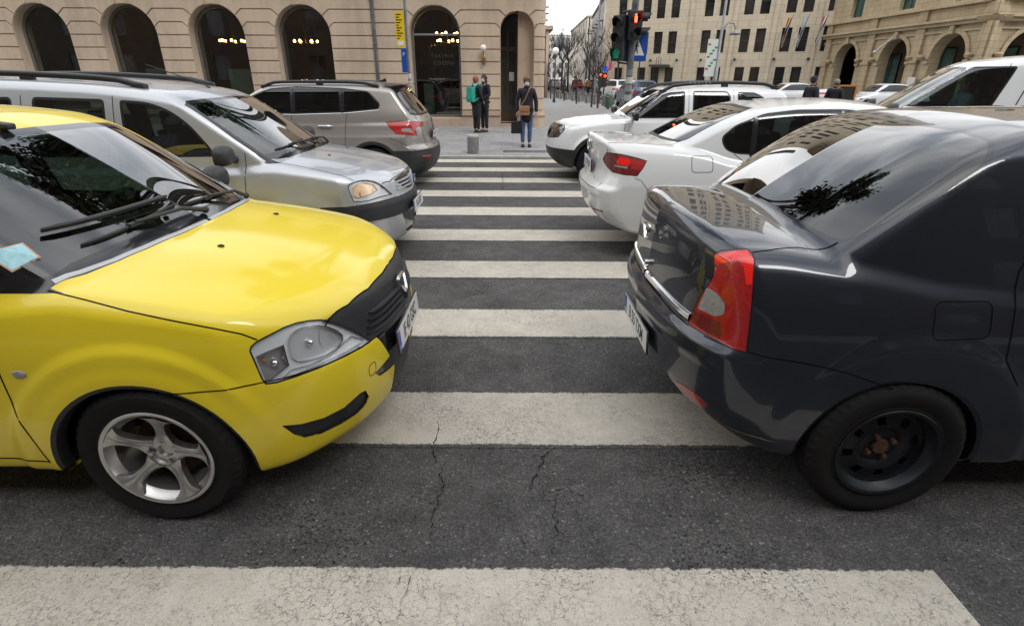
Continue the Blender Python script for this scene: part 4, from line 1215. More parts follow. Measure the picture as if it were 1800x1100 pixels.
# ------------------------------------------------------------------ the other cars in the two queues
def basic_doors(c, mat, segs):
    for i, poly in enumerate(segs):
        c.B.cut('door%d' % i, poly, 'side', ['body'], .3)
def roof_rail(c, x0, x1, y, h=.045, w=.03, feet=(0, .5, 1), mat='plastic', solid_ends=True):
    B, root = c.B, c.root
    for sd in (-1, 1):
        mb = MB(); P = []
        for t in np.linspace(0, 1, 18):
            q, g = B.hit((x0+(x1-x0)*t, -y), 'top')
            if q is None: continue
            P.append(Vector((q[0], sd*y, q[2]+h*min(1, 9*t, 9*(1-t))+.006)))
        mb.tube(P, [w*.75]+[w*.62]*(len(P)-2)+[w*.75], 8)
        for t in feet:
            q, g = B.hit((x0+(x1-x0)*(.03+.94*t), -y), 'top')
            mb.box((q[0], sd*y, q[2]+h*.35), (.10, w*1.2, h*1.0))
        mb.build('roof_rail', c.M[mat], root, smooth=50)
def side_glass(c, polys, frame=.02, gl='glass', thr=.3):
    for i, p in enumerate(polys): c.window('sg%d' % i, p, 'side', frame, gl, thr=thr, name='side_window')
def build_silver():
    M = car_mats_cached()
    c = Car('silver', 'silver estate car with black roof rails and blue grille badge behind the yellow taxi', 'estate car', .018, 'estate_car')
    B, root = c.B, c.root
    PS = paint('silver_paint', (.50, .515, .54), metallic=.55, rough=.40, dirt=.16, flake=.3, coat=1)
    c.arches(r=.365, dx=.02, dz=-.025, rdx=-.02, body=PS)
    B.cut('bumper', [(.18, .618), (.40, .618), (.6, .628), (1.2, .635), (1.2, -.1), (.18, -.1)], 'side', ['body'], -2)
    B.cut('hood', [(-.065, .05), (-.07, -.20), (-.10, -.42), (-.14, -.55), (-.20, -.64), (-.25, -.70), (0, -.715), (.2, -.735), (.36, -.755), (.46, -.74), (.56, -.67), (.66, -.56), (.71, -.46), (.745, -.31), (.765, -.12), (.768, .05)], 'top', ['body'], .25)
    B.cut('nose', [(.05, .95), (-.60, .95), (-.60, .57), (.05, .57)], 'front', ['body'], .05, lim=lambda C: C[:, 0] > .5)
    hl = [(612.5, 327), (618, 323), (629, 319.5), (636, 318), (645, 317.7), (658, 320), (668, 325), (678, 333), (687, 341), (670, 345), (651, 351.5), (636, 353.6), (622, 353.6), (614.5, 335.5)]
    B.cut('lampseal', offset_poly(hl, -1.5), 'eye', ['body', 'hood', 'nose', 'bumper'], .0, lim=lambda C: C[:, 0] > .3)
    B.cut('lamp', hl, 'eye', ['lampseal'], .0)
    B.cut('lamp_lit', [(620, 331), (628, 323), (642, 320.5), (657, 324), (664, 333), (655, 340), (640, 345), (629, 348), (621, 344)], 'eye', ['lamp'], .0)
    B.cut('grille', [(.05, .80), (-.20, .80), (-.40, .785), (-.33, .73), (-.22, .675), (-.12, .655), (.05, .652)], 'front', ['nose'], .0)
    B.cut('band', [(.1, .47), (1.2, .47), (1.2, .70), (.1, .70)], 'side', ['bumper'], -2)
    B.cut('intake', [(.05, .475), (-.40, .475), (-.36, .40), (-.30, .28), (-.20, .24), (.05, .235)], 'front', ['bumper', 'band'], .0, lim=lambda C: C[:, 0] > .5)
    ws_o = [(.05, .97), (-.755, .97), (-.75, 1.0), (-.735, 1.05), (-.725, 1.17), (-.70, 1.30), (-.675, 1.43), (-.62, 1.462), (-.40, 1.475), (.05, 1.485)]
    B.cut('ws_f', ws_o, 'front', ['body'], -2, lim=lambda C: (C[:, 0] < .05) & (C[:, 0] > -1.1))
    B.cut('ws_g', [(.05, 1.06), (-.40, 1.055), (-.62, 1.045), (-.70, 1.045), (-.69, 1.17), (-.672, 1.30), (-.65, 1.42), (-.60, 1.44), (-.4, 1.455), (.05, 1.465)], 'front', ['ws_f'], -2)
    side_glass(c, [rounded([(-.66, 1.03), (-.72, 1.12), (-.85, 1.28), (-1.0, 1.39), (-1.18, 1.455), (-1.42, 1.47), (-1.40, 1.02)], [.03, 0, .1, .1, .1, .03, .03]),
                   rounded([(-1.54, 1.02), (-1.545, 1.475), (-2.14, 1.49), (-2.17, 1.02)], .04), rounded([(-2.30, 1.03), (-2.31, 1.49), (-2.98, 1.47), (-3.15, 1.36), (-3.16, 1.04)], .05)])
    g = B.part('ws_g', 'windscreen', M['glass'], root); B.part('ws_f', 'windscreen_surround', M['gloss'], g, solid=.01)
    B.cut('door', [(-.445, 1.02), (-.43, .90), (-.44, .55), (-.40, .30), (-1.47, .30), (-1.48, 1.0)], 'side', ['body'], .3)
    B.part('body', 'body', PS); B.part('hood', 'hood', PS, solid=.004); B.part('nose', 'grille_frame', PS, solid=.004); B.part('bumper', 'bumper', PS, solid=.004)
    B.part('band', 'bumper_band', M['plastic'], off=.006, solid=.01)
    for sd in (-1, 1): B.part('door', 'door', PS, side=sd)
    B.part('grille', 'grille', M['gloss'], off=-.03, solid=-.03); B.part('intake', 'lower_intake', M['gloss'], off=-.02, solid=-.02)
    lamp_units(c, lit=True, bowls=((.64, -.60, .725, .062), (.52, -.72, .71, .045)))
    gr = MB()
    for z in (.685, .718, .752): B.strip(gr, [(-.38, z+.004), (-.1, z), (.03, z)], 'front', .013, .006, step=.03, sink=.02)
    gr.build('grille_slat', M['silvertrim'], root, smooth=50)
    MB().prism([(-.05, .04), (.05, .04), (.045, -.01), (0, -.05), (-.045, -.01)], 0, .012, 0, Matrix.Translation((.845, 0, .73)), 'YZ').build('badge', pbr('badge_blue', (.02, .06, .40), .3, coat=1), root, bevel=.004)
    plate(root, M, 'B 65 SEK', (.878, -.0, .50), 1, tilt=3)
    c.gap([(.18, .618), (.40, .618), (.6, .628), (.78, .634)], 'side', .005)
    c.gap([(-.14, -.55), (-.20, -.64), (-.25, -.70), (0, -.715), (.2, -.735), (.36, -.755), (.46, -.745)], 'top', .005)
    c.gap([(.66, -.56), (.71, -.46), (.745, -.31), (.765, -.12), (.768, .02)], 'top', .008)
    c.gap([(-.43, 1.06), (-.43, .90), (-.44, .55), (-.40, .30)], 'side', .006)
    for x in (-1.475, -2.235): c.gap([(x, .30), (x, 1.50)], 'side', .006)
    for y in (-.30, .28):
        q, g_ = B.hit((.13, -abs(y)), 'top', .002); MB().ball((q[0], y, q[2]), .012, sc_=(1.3, 1, .6), n=10).build('washer_nozzle', M['plastic'], root, smooth=60)
    wiper2(root, B, M)
    roof_rail(c, -1.25, -3.2, .56, .035, .04, feet=(0, .5, 1))
    ae = MB(); q, _ = B.hit((-1.0, -.02), 'top'); ae.tube([q, q+np.array([-.04, 0, .03]), q+np.array([-.55, .0, .20])], [.012, .006, .003], 6); ae.build('roof_aerial', M['plastic'], root)
    mirror_unit(root, M, -.50, .82, 1.04, -1, M['plastic'], 1.1); mirror_unit(root, M, -.50, .82, 1.04, 1, M['plastic'], 1.1)
    cabin(root, M, -.16, -2.35, zs=.05); c.lining()
    c.wheels(.86, r=.31, rr=.20, style='five'); c.finish(); return c
def build_jetta():
    M = car_mats_cached()
    c = Car('jetta', 'white saloon with smoked red tail lights in front of the silver estate lane', 'car', .018, 'saloon_car')
    c.root['label'] = 'white saloon with wide smoked red tail light, between the dark saloon and off-road car'
    B, root = c.B, c.root
    PW = paint('white_paint', (.74, .75, .75), rough=.35, dirt=.22, coat=1)
    c.arches(r=.365, dx=.0, dz=.0, rdx=.0, body=PW)
    lamp = [(1066.7, 268.7), (1092.9, 272), (1119, 278), (1136, 283.5), (1130, 295.5), (1119.6, 309), (1097, 307), (1077.6, 302.5), (1067.8, 293.3), (1062.4, 284.5), (1060.7, 279.6), (1063.4, 273.6)]
    B.cut('trunk', [(.05, .66), (-.58, .66), (-.60, .80), (-.60, .9), (-.60, 1.00), (-.62, 1.08), (-.62, 1.2), (.05, 1.2)], 'rear', ['body'], .10, lim=lambda C: C[:, 0] < -3.3)
    B.cut('trunk', [(-3.02, .05), (-2.98, -.3), (-2.93, -.56), (-3.1, -.60), (-3.4, -.62), (-3.9, -.60), (-3.9, .05)], 'top', ['body'], .35)
    B.cut('bumper', [(-4, .70), (-3.42, .70), (-3.36, .80), (-3.30, .80), (-3.22, .68), (-2.98, .64), (-2.98, -.1), (-4, -.1)], 'side', ['body', 'trunk'], -2)
    B.cut('lampseal', offset_poly(lamp, -1.2), 'eye', ['body', 'trunk', 'bumper'], .0, lim=lambda C: C[:, 0] < -3.0)
    B.cut('lamp', lamp, 'eye', ['lampseal'], .0)
    B.cut('lamp_b', [(1085, 282), (1089, 276.5), (1107, 280), (1109, 284.5), (1104, 292), (1085, 288.5)], 'eye', ['lamp'], .0)
    B.cut('lamp_c', [(1080.5, 290), (1103, 293.5), (1102, 297), (1080, 292.5)], 'eye', ['lamp'], .0)
    B.cut('lamp_d', [(1109, 280), (1136, 284), (1127, 300), (1109, 297)], 'eye', ['lamp'], .0)
    c.window('bl', [(.05, 1.10), (-.3, 1.10), (-.56, 1.10), (-.60, 1.13), (-.57, 1.25), (-.53, 1.36), (-.47, 1.405), (.05, 1.425)], 'rear', .015, 'tint', thr=.15, name='rear_window', split=False, src=['body', 'trunk'], lim=lambda C: C[:, 0] > -3.3)
    c.window('sw', rounded([(-.60, 1.0), (-.85, 1.22), (-1.15, 1.36), (-1.45, 1.405), (-1.9, 1.40), (-2.2, 1.365), (-2.45, 1.27), (-2.585, 1.16), (-2.55, 1.06), (-2.46, 1.02), (-1.5, .985)], .05), 'side', .014, 'tint', thr=.3, name='side_window')
    B.cut('door', [(-1.46, 1.0), (-1.46, .3), (-2.15, .3), (-2.28, .62), (-2.33, 1.03)], 'side', ['body'], .3)
    B.part('body', 'body', PW); B.part('trunk', 'trunk_lid', PW, solid=.004); B.part('bumper', 'bumper', PW, solid=.004)
    for sd in (-1, 1):
        B.part('door', 'door', PW, side=sd)
        l = B.part('lamp', 'tail_light', M['darkred'], side=sd, off=.003, solid=.02); B.part('lampseal', 'tail_light_seal', M['seal'], l, side=sd, solid=.02)
        B.part('lamp_b', 'brake_lamp_or_lit_edge', M['redlit'], l, side=sd, off=.0035, solid=.01); B.part('lamp_c', 'reversing_lamp', M['clearl'], l, side=sd, off=.0035, solid=.01)
        B.part('lamp_d', 'side_lamp', M['red'], l, side=sd, off=.0035, solid=.01)
    pl = MB()
    for y in (-.10,): pass
    for xp, zt in ((-2.30, 1.33), (-1.50, 1.40)):
        strip_pair(c, 'window_pillar', M['gloss'], [(xp, 1.0), (xp+.02, zt)], 'side', .05, .003)
    plate(root, M, 'B 219 LUP', (-3.70, 0, .835), -1, tilt=-2)
    e = MB().lathe([(.062, 0), (.062, .010), (.052, .012), (.050, .006), (.0001, .006)], 28, 0, Matrix.Translation((-3.695, 0, 1.02)) @ Matrix.Rotation(R(-90), 4, 'Y')).build('badge', M['chrome'], root, smooth=40)
    mb = MB()
    for a, b in (((-.03, .035), (-.012, -.03)), ((-.012, -.03), (0, .005)), ((0, .005), (.012, -.03)), ((.012, -.03), (.03, .035))):
        mb.tube([(-3.71, a[0], 1.02+a[1]), (-3.71, b[0], 1.02+b[1])], .005, 6)
    mb.build('badge_letters', M['chrome'], e)
    text_mesh('TSI', .05, M['ink'], root, 'model_letters', Matrix.Translation((-3.688, -.46, .76)) @ Matrix.Rotation(R(-90), 4, 'Z') @ Matrix.Rotation(R(90), 4, 'X'))
    c.gap([(.02, .665), (-.56, .665), (-.60, .72)], 'rear', .006)
    c.gap([(-2.93, -.56), (-3.1, -.60), (-3.4, -.62), (-3.60, -.60)], 'top', .006)
    c.gap([(-.62, 1.08), (-.60, 1.00)], 'rear', .006)
    c.gap([(-3.36, .80), (-3.30, .78), (-3.22, .68), (-3.0, .64)], 'side', .005)
    c.gap(rounded([(-2.85, 1.0), (-2.66, 1.0), (-2.655, .865), (-2.845, .86)], .03), 'side', .005, closed=True, step=.02)
    c.gap([(-2.46, 1.02), (-2.36, .95), (-2.30, .62)], 'side', .006)
    rf = MB(); B.strip(rf, [(-.66, .455), (-.45, .44)], 'rear', .022, .003, step=.03); rf.build('rear_reflector', M['darkred'], root)
    q, _ = B.hit((-2.05, -.02), 'top'); ae = MB(); ae.prism([(0, 0), (-.14, 0), (-.13, .055)], -.012, .012, 0, Matrix.Translation(q), 'XZ'); ae.build('roof_aerial', M['gloss'], root, bevel=.004)
    mirror_unit(root, M, -.50, .82, 1.0, -1, PW); mirror_unit(root, M, -.50, .82, 1.0, 1, PW)
    cabin(root, M, -.2, -2.2); c.lining(); c.wheels(.875, r=.315, rr=.205, style='ten'); c.finish(); return c
def build_duster():
    M = car_mats_cached()
    c = Car('duster', 'white off-road car with black roof rails and black bumper facing left behind the white saloon', 'off-road car', .02, 'offroad_car')
    B, root = c.B, c.root
    PW = paint('white_paint', (.74, .75, .75), rough=.35, dirt=.22, coat=1)
    B.cut('bumper', [(.1, .55), (1.2, .55), (1.2, -.1), (.1, -.1)], 'side', ['body'], -2)
    B.cut('skirt', [(.2, .37), (-3.0, .37), (-3.0, -.1), (.2, -.1)], 'side', ['body'], -2)
    B.cut('rearband', [(-3.0, .55), (-4, .55), (-4, -.1), (-3.0, -.1)], 'side', ['body'], -2)
    c.arches(r=.385, dx=.0, dz=.045, rdx=.0, body=M['plastic'], lipw=.055, lipmat=M['plastic'])
    B.cut('hood', [(-.22, .05), (-.25, -.45), (-.34, -.70), (0, -.76), (.3, -.77), (.5, -.72), (.62, -.60), (.72, -.3), (.74, .05)], 'top', ['body'], .25)
    hl = [(966.5, 216), (970, 214.6), (975, 216.5), (992, 220.7), (991.5, 229), (981, 240.5), (972, 241.5), (965, 240.5), (962.5, 228)]
    B.cut('lampseal', offset_poly(hl, -1.0), 'eye', ['body', 'hood', 'bumper'], .0, lim=lambda C: C[:, 0] > .2)
    B.cut('lamp', hl, 'eye', ['lampseal'], .0)
    B.cut('grille', [(.05, .86), (-.42, .86), (-.40, .70), (.05, .68)], 'front', ['body', 'hood'], .0, lim=lambda C: C[:, 0] > .5)
    ws_o = [(.05, 1.05), (-.5, 1.04), (-.78, 1.02), (-.76, 1.12), (-.72, 1.25), (-.66, 1.38), (-.60, 1.455), (-.5, 1.475), (.05, 1.49)]
    B.cut('ws_f', ws_o, 'front', ['body'], .10, lim=lambda C: (C[:, 0] < -.15) & (C[:, 2] > 1.0))
    B.cut('ws_g', offset_poly(ws_o, .02)[:-1]+[(.05, 1.47)], 'front', ['ws_f'], -2)
    side_glass(c, [rounded([(-.54, 1.05), (-.76, 1.25), (-.95, 1.38), (-1.15, 1.45), (-1.40, 1.465), (-1.40, 1.06)], [.03, .05, .1, .05, .03, .03]),
                   rounded([(-1.53, 1.06), (-1.53, 1.47), (-2.09, 1.47), (-2.15, 1.40), (-2.15, 1.08)], .04), rounded([(-2.27, 1.18), (-2.26, 1.46), (-2.55, 1.455), (-2.72, 1.37), (-2.60, 1.22)], .04)], gl='tint')
    g = B.part('ws_g', 'windscreen', M['glass'], root); B.part('ws_f', 'windscreen_surround', M['gloss'], g, solid=.01)
    B.cut('door', [(-.50, 1.03), (-.42, .85), (-.40, .375), (-1.46, .375), (-1.47, 1.03)], 'side', ['body'], .3)
    B.part('body', 'body', PW); B.part('hood', 'hood', PW, solid=.004)
    B.part('bumper', 'bumper', M['plastic'], solid=.004); B.part('skirt', 'sill_trim', M['plastic'], off=.004, solid=.01); B.part('rearband', 'rear_bumper', M['plastic'], solid=.01)
    B.part('grille', 'grille', M['chrome'], off=.0, solid=.02)
    for sd in (-1, 1):
        B.part('door', 'door', PW, side=sd); [B.part('arch_trim%d' % k_, 'wheel_arch_trim', M['plastic'], side=sd, off=.006, solid=.02) for k_ in (0, 1)]
    # light units are bowls set in a dark pod
    for sd in (-1, 1):
        lens = B.part('lamp', 'headlight', M['lens'], root, side=sd); B.part('lampseal', 'headlight_seal', M['seal'], lens, side=sd, solid=.02)
        B.part('lamp', 'lamp_housing', M['gloss'], lens, side=sd, off=-.03, solid=-.028)
        sy = sd if c.hd > 0 else sd
        mb = MB()
        for (x, y, z, r) in ((.60, -.60, .87, .06), (.62, -.60, .76, .05)):
            T = Matrix.Translation((x-.03, y*(-sd), z)) @ Matrix.Rotation(R(90), 4, 'Y')
            mb.lathe([(r*.16, -.02), (r*.8, -.008), (r, .01), (r*1.1, .006)], 20, 0, T)
        mb.build('reflector_bowl', M['refl'], lens, smooth=50)
    c.gap([(-.46, 1.10), (-.42, .85), (-.40, .375)], 'side', .007)
    for x in (-1.465, -2.20): c.gap([(x, .375), (x, 1.50)], 'side', .007)
    c.gap([(-.25, -.45), (-.34, -.70), (0, -.76), (.3, -.77), (.5, -.72), (.62, -.60), (.72, -.3), (.74, .02)], 'top', .006)
    roof_rail(c, -1.0, -2.95, .60, .055, .045, feet=(0, .55, 1), mat='plastic')
    q, _ = B.hit((-1.9, -.60), 'top')
    text_mesh('DUSTER', .05, M['silvertrim'], root, 'rail_letters', Matrix.Translation((q[0]+.25, .632, q[2]+.06)) @ Matrix.Rotation(R(180), 4, 'Z') @ Matrix.Rotation(R(90), 4, 'X'), spacing=2.4)
    mirror_unit(root, M, -.56, .84, 1.08, -1, M['gloss'], 1.1); mirror_unit(root, M, -.56, .84, 1.08, 1, M['gloss'], 1.1)
    mb = MB(); wiper2(root, B, M) if False else None
    cabin(root, M, -.3, -2.25, zs=.10); c.lining(); c.wheels(.885, r=.345, rr=.21, wdt=.21, style='five'); c.finish(); return c
def build_karoq():
    M = car_mats_cached()
    c = Car('karoq', 'beige grey estate car with roof rails and red C-shaped tail light beyond the silver estate', 'estate car', .02, 'crossover_car')
    c.root['label'] = 'beige grey tall estate car with C-shaped tail light, beyond the silver estate'
    B, root = c.B, c.root
    PK = paint('beige_paint', (.33, .30, .275), metallic=.5, rough=.34, dirt=.15, flake=.25, coat=1)
    B.cut('bumper', [(-2.95, .60), (-4.2, .60), (-4.2, -.1), (-2.95, -.1)], 'side', ['body'], -2)
    B.cut('skirt', [(.5, .36), (-2.95, .36), (-2.95, -.1), (.5, -.1)], 'side', ['body'], -2)
    c.arches(r=.375, dx=.0, dz=.02, rdx=.0, body=M['plastic'], lipw=.04, lipmat=M['plastic'])
    lamp = [(679, 215.5), (700, 213.5), (743, 214.6), (743.5, 221), (729, 224), (732.5, 238), (714, 237), (696, 235), (686, 225)]
    B.cut('lampseal', offset_poly(lamp, -.8), 'eye', ['body'], .0, lim=lambda C: C[:, 0] < -2.6)
    B.cut('lamp', lamp, 'eye', ['lampseal'], .0)
    B.cut('lamp_c', [(706, 226), (722, 226), (726, 234), (706, 231)], 'eye', ['lamp'], .0)
    c.window('bl', [(.05, 1.10), (-.50, 1.10), (-.70, 1.12), (-.70, 1.2), (-.66, 1.38), (-.60, 1.50), (.05, 1.535)], 'rear', .03, 'tint', thr=.15, name='rear_window', split=False, src=['body'], lim=lambda C: (C[:, 0] < -2.6) & (C[:, 2] > 1.05))
    c.window('sw', rounded([(-.42, 1.13), (-.75, 1.36), (-1.1, 1.49), (-1.5, 1.52), (-2.2, 1.50), (-2.60, 1.455), (-2.78, 1.28), (-2.76, 1.20), (-2.27, 1.155), (-1.49, 1.13)], .04), 'side', .018, 'tint', thr=.3, name='side_window')
    B.cut('door', [(-1.40, 1.12), (-1.40, .37), (-2.1, .37), (-2.22, .60), (-2.26, 1.15)], 'side', ['body'], .3)
    B.part('body', 'body', PK); B.part('bumper', 'bumper', M['plastic'], off=.004, solid=.02); B.part('skirt', 'sill_trim', M['plastic'], off=.004, solid=.01)
    for sd in (-1, 1):
        B.part('door', 'door', PK, side=sd); [B.part('arch_trim%d' % k_, 'wheel_arch_trim', M['plastic'], side=sd, off=.005, solid=.02) for k_ in (0, 1)]
        l = B.part('lamp', 'tail_light', M['red'], side=sd, off=.003, solid=.02); B.part('lampseal', 'tail_light_seal', M['seal'], l, side=sd, solid=.02)
        B.part('lamp_c', 'reversing_lamp', M['clearl'], l, side=sd, off=.004, solid=.01)
    pl = MB()
    for xp, zt in ((-1.45, 1.51), (-2.20, 1.49)): strip_pair(c, 'window_pillar', M['gloss'], [(xp, 1.14), (xp+.01, zt)], 'side', .07, .004)
    strip_pair(c, 'window_trim', M['chrome'], [(-.45, 1.125), (-1.49, 1.12), (-2.27, 1.145), (-2.76, 1.19)], 'side', .014, .004)
    for sd in (-1, 1):
        h = MB(); 
        q, g = B.hit((-2.02, .965), 'side', .025); q2, g = B.hit((-1.84, .965), 'side', .025)
        yy = abs(q[1])
        h.tube([(-2.03, sd*(yy-.02), .96), (-2.0, sd*(yy+.012), .965), (-1.86, sd*(yy+.012), .965), (-1.83, sd*(yy-.02), .96)], .012, 8); h.build('door_handle', M['chrome'], root, smooth=50)
    sp = MB(); B.strip(sp, [(-.62, 1.535), (-.3, 1.56), (.02, 1.565)], 'rear', .05, .02, step=.05, sink=.02) if False else None
    bl = MB(); bl.box((-3.06, 0, 1.545), (.05, .30, .02), rot=Matrix.Rotation(R(15), 4, 'Y')); bl.build('high_brake_lamp', M['redlit'], root, bevel=.005)
    so_ = MB(); so_.prism([(-2.80, 1.575), (-3.12, 1.565), (-3.13, 1.55), (-2.90, 1.52)], -.62, .62, 0, None, 'XZ'); so_.build('roof_spoiler', PK, root, smooth=40, bevel=.012)
    plate(root, M, 'B 75 YZS', (-3.495, 0, .80), -1, tilt=-6)
    text_mesh('SKODA', .06, M['chrome'], root, 'tailgate_letters', Matrix.Translation((-3.468, 0, .95)) @ Matrix.Rotation(R(-90), 4, 'Z') @ Matrix.Rotation(R(80), 4, 'X'), spacing=1.4)
    rf = MB(); B.strip(rf, [(-.75, .50), (-.55, .49)], 'rear', .03, .008, step=.05); rf.build('rear_reflector', M['red'], root)
    c.gap([(-.60, 1.12), (-.62, .95), (-.55, .62)], 'rear', .008); c.gap([(-2.90, .80), (-3.1, .72), (-3.3, .60)], 'side', .006)
    c.gap([(-2.27, 1.15), (-2.24, .95), (-2.22, .62)], 'side', .007); c.gap([(-1.42, 1.12), (-1.42, .4)], 'side', .007)
    wp = MB(); 
    roof_rail(c, -.95, -2.75, .62, .035, .035, feet=(0, .5, 1), mat='plastic')
    q, _ = B.hit((-2.6, -.02), 'top'); ae = MB(); ae.prism([(0, 0), (-.14, 0), (-.13, .055)], -.012, .012, 0, Matrix.Translation(q), 'XZ'); ae.build('roof_aerial', M['gloss'], root, bevel=.004)
    cabin(root, M, -.2, -2.25, zs=.12); c.lining(); c.wheels(.90, r=.33, rr=.215, wdt=.205, style='five'); c.finish(); return c
def build_van():
    M = car_mats_cached()
    c = Car('van', 'white delivery van with driver in the cab, behind the roof of the dark saloon', 'van', .025, 'delivery_van', hi=(1.1, 0, 2.2))
    B, root = c.B, c.root
    PW = paint('white_paint', (.74, .75, .75), rough=.35, dirt=.22, coat=1)
    B.cut('bumper', [(.1, .50), (1.2, .50), (1.2, -.1), (.1, -.1)], 'side', ['body'], -2)
    c.arches(r=.39, dx=0, dz=.03, rdx=0, body=PW)
    ws_o = [(.05, 1.12), (-.6, 1.10), (-.84, 1.12), (-.80, 1.35), (-.76, 1.6), (-.72, 1.78), (-.62, 1.82), (.05, 1.85)]
    B.cut('ws_f', ws_o, 'front', ['body'], .10, lim=lambda C: (C[:, 2] > 1.1) & (C[:, 0] > -1.4)); B.cut('ws_g', offset_poly(ws_o, .03)[:-1]+[(.05, 1.82)], 'front', ['ws_f'], -2)
    c.window('fw', rounded([(-.46, 1.30), (-.68, 1.50), (-.90, 1.68), (-1.07, 1.79), (-1.25, 1.825), (-1.80, 1.83), (-1.62, 1.30)], [.03, 0, .05, .05, .05, .04, .03]), 'side', .022, 'glass', thr=.3, name='side_window')
    g = B.part('ws_g', 'windscreen', M['glass'], root); B.part('ws_f', 'windscreen_surround', M['gloss'], g, solid=.01)
    B.part('body', 'body', PW); B.part('bumper', 'bumper', M['plastic'], solid=.01)
    c.gap([(-1.72, 1.86), (-1.52, 1.20), (-1.45, .4)], 'side', .010)
    c.gap(rounded([(-2.0, 1.80), (-3.2, 1.80), (-3.2, 1.22), (-1.85, 1.22)], .06), 'side', .014, closed=True)
    c.gap([(-3.4, 1.86), (-3.4, .4)], 'side', .010)
    for sd in (-1, 1): mirror_unit(root, M, -.45, .92, 1.22, sd, M['plastic'], 1.5)
    cabin(root, M, -.25, -2.2, zs=.28, rear=False, w=.7); c.lining()
    bk = MB(); bk.box((-2.0, 0, 1.15), (.03, 1.6, 1.5)); bk.build('bulkhead', M['inside'], root)
    c.wheels(.92, r=.34, rr=.21, wdt=.21, style='steel'); c.finish(); return c
# ------------------------------------------------------------------ ground
def asphalt_nodes(nt, vec):
    """colour, roughness, height of worn asphalt"""
    big = noise(nt, vec, .35, 5, .6); mid = noise(nt, vec, 5.0, 5, .7)
    v1 = node(nt, 'ShaderNodeTexVoronoi', i_Scale=110.0, i_Randomness=1.0); L(nt, vec, v1.inputs['Vector'])
    v2 = node(nt, 'ShaderNodeTexVoronoi', i_Scale=340.0); L(nt, vec, v2.inputs['Vector'])
    sepc = node(nt, 'ShaderNodeSeparateColor'); L(nt, v1.outputs['Color'], sepc.inputs[0])
    sepc2 = node(nt, 'ShaderNodeSeparateColor'); L(nt, v2.outputs['Color'], sepc2.inputs[0])
    # stones of different greys in dark binder
    st = ramp(nt, sepc.outputs[0], [(0, .045), (.35, .105), (.70, .165), (.92, .235), (.975, .32), (1, .75)])
    st2 = ramp(nt, sepc2.outputs[1], [(0, .045), (.6, .11), (.9, .18), (1, .32)])
    gap = ramp(nt, v1.outputs['Distance'], [(.3, 1), (.70, .42)])
    c = mixc(nt, .55, st, st2); c = mixc(nt, 1.0, c, gap, 'MULTIPLY'); gr_ = noise(nt, vec, 420, 3, .75); c = mixc(nt, .40, c, ramp(nt, gr_, [(.3, .012), (.48, .07), (.72, .24)]))
    tone = ramp(nt, big, [(.3, (.78, .76, .735)), (.7, (1.24, 1.20, 1.14))])
    c = mixc(nt, 1.0, c, tone, 'MULTIPLY')
    tone2 = ramp(nt, mid, [(.28, .60), (.72, 1.3)]); c = mixc(nt, 1.0, c, tone2, 'MULTIPLY')
    # missing chips
    n3 = noise(nt, vec, 60, 4, .75); n4 = noise(nt, vec, 1.6, 4, .6); n3 = math_n(nt, 'ADD', n3, math_n(nt, 'MULTIPLY_ADD', n4, .35, -.17)); pit = ramp(nt, n3, [(.60, 0.0), (.67, 1.0)])
    c = mixc(nt, pit, c, (.008, .008, .008))
    h = math_n(nt, 'SUBTRACT', math_n(nt, 'MULTIPLY', sepc.outputs[0], .6), math_n(nt, 'MULTIPLY', v1.outputs['Distance'], .9))
    h = math_n(nt, 'SUBTRACT', h, math_n(nt, 'MULTIPLY', pit, .8))
    return c, h
def mat_asphalt():
    m, nt, o = newmat('asphalt'); p = node(nt, 'ShaderNodeBsdfPrincipled'); L(nt, p.outputs[0], o.inputs[0])
    c, h = asphalt_nodes(nt, geoP(nt)); L(nt, c, p.inputs['Base Color']); p.inputs['Roughness'].default_value = .78
    p.inputs['Specular IOR Level'].default_value = .35
    L(nt, bump(nt, h, .006, .9), p.inputs['Normal']); return m
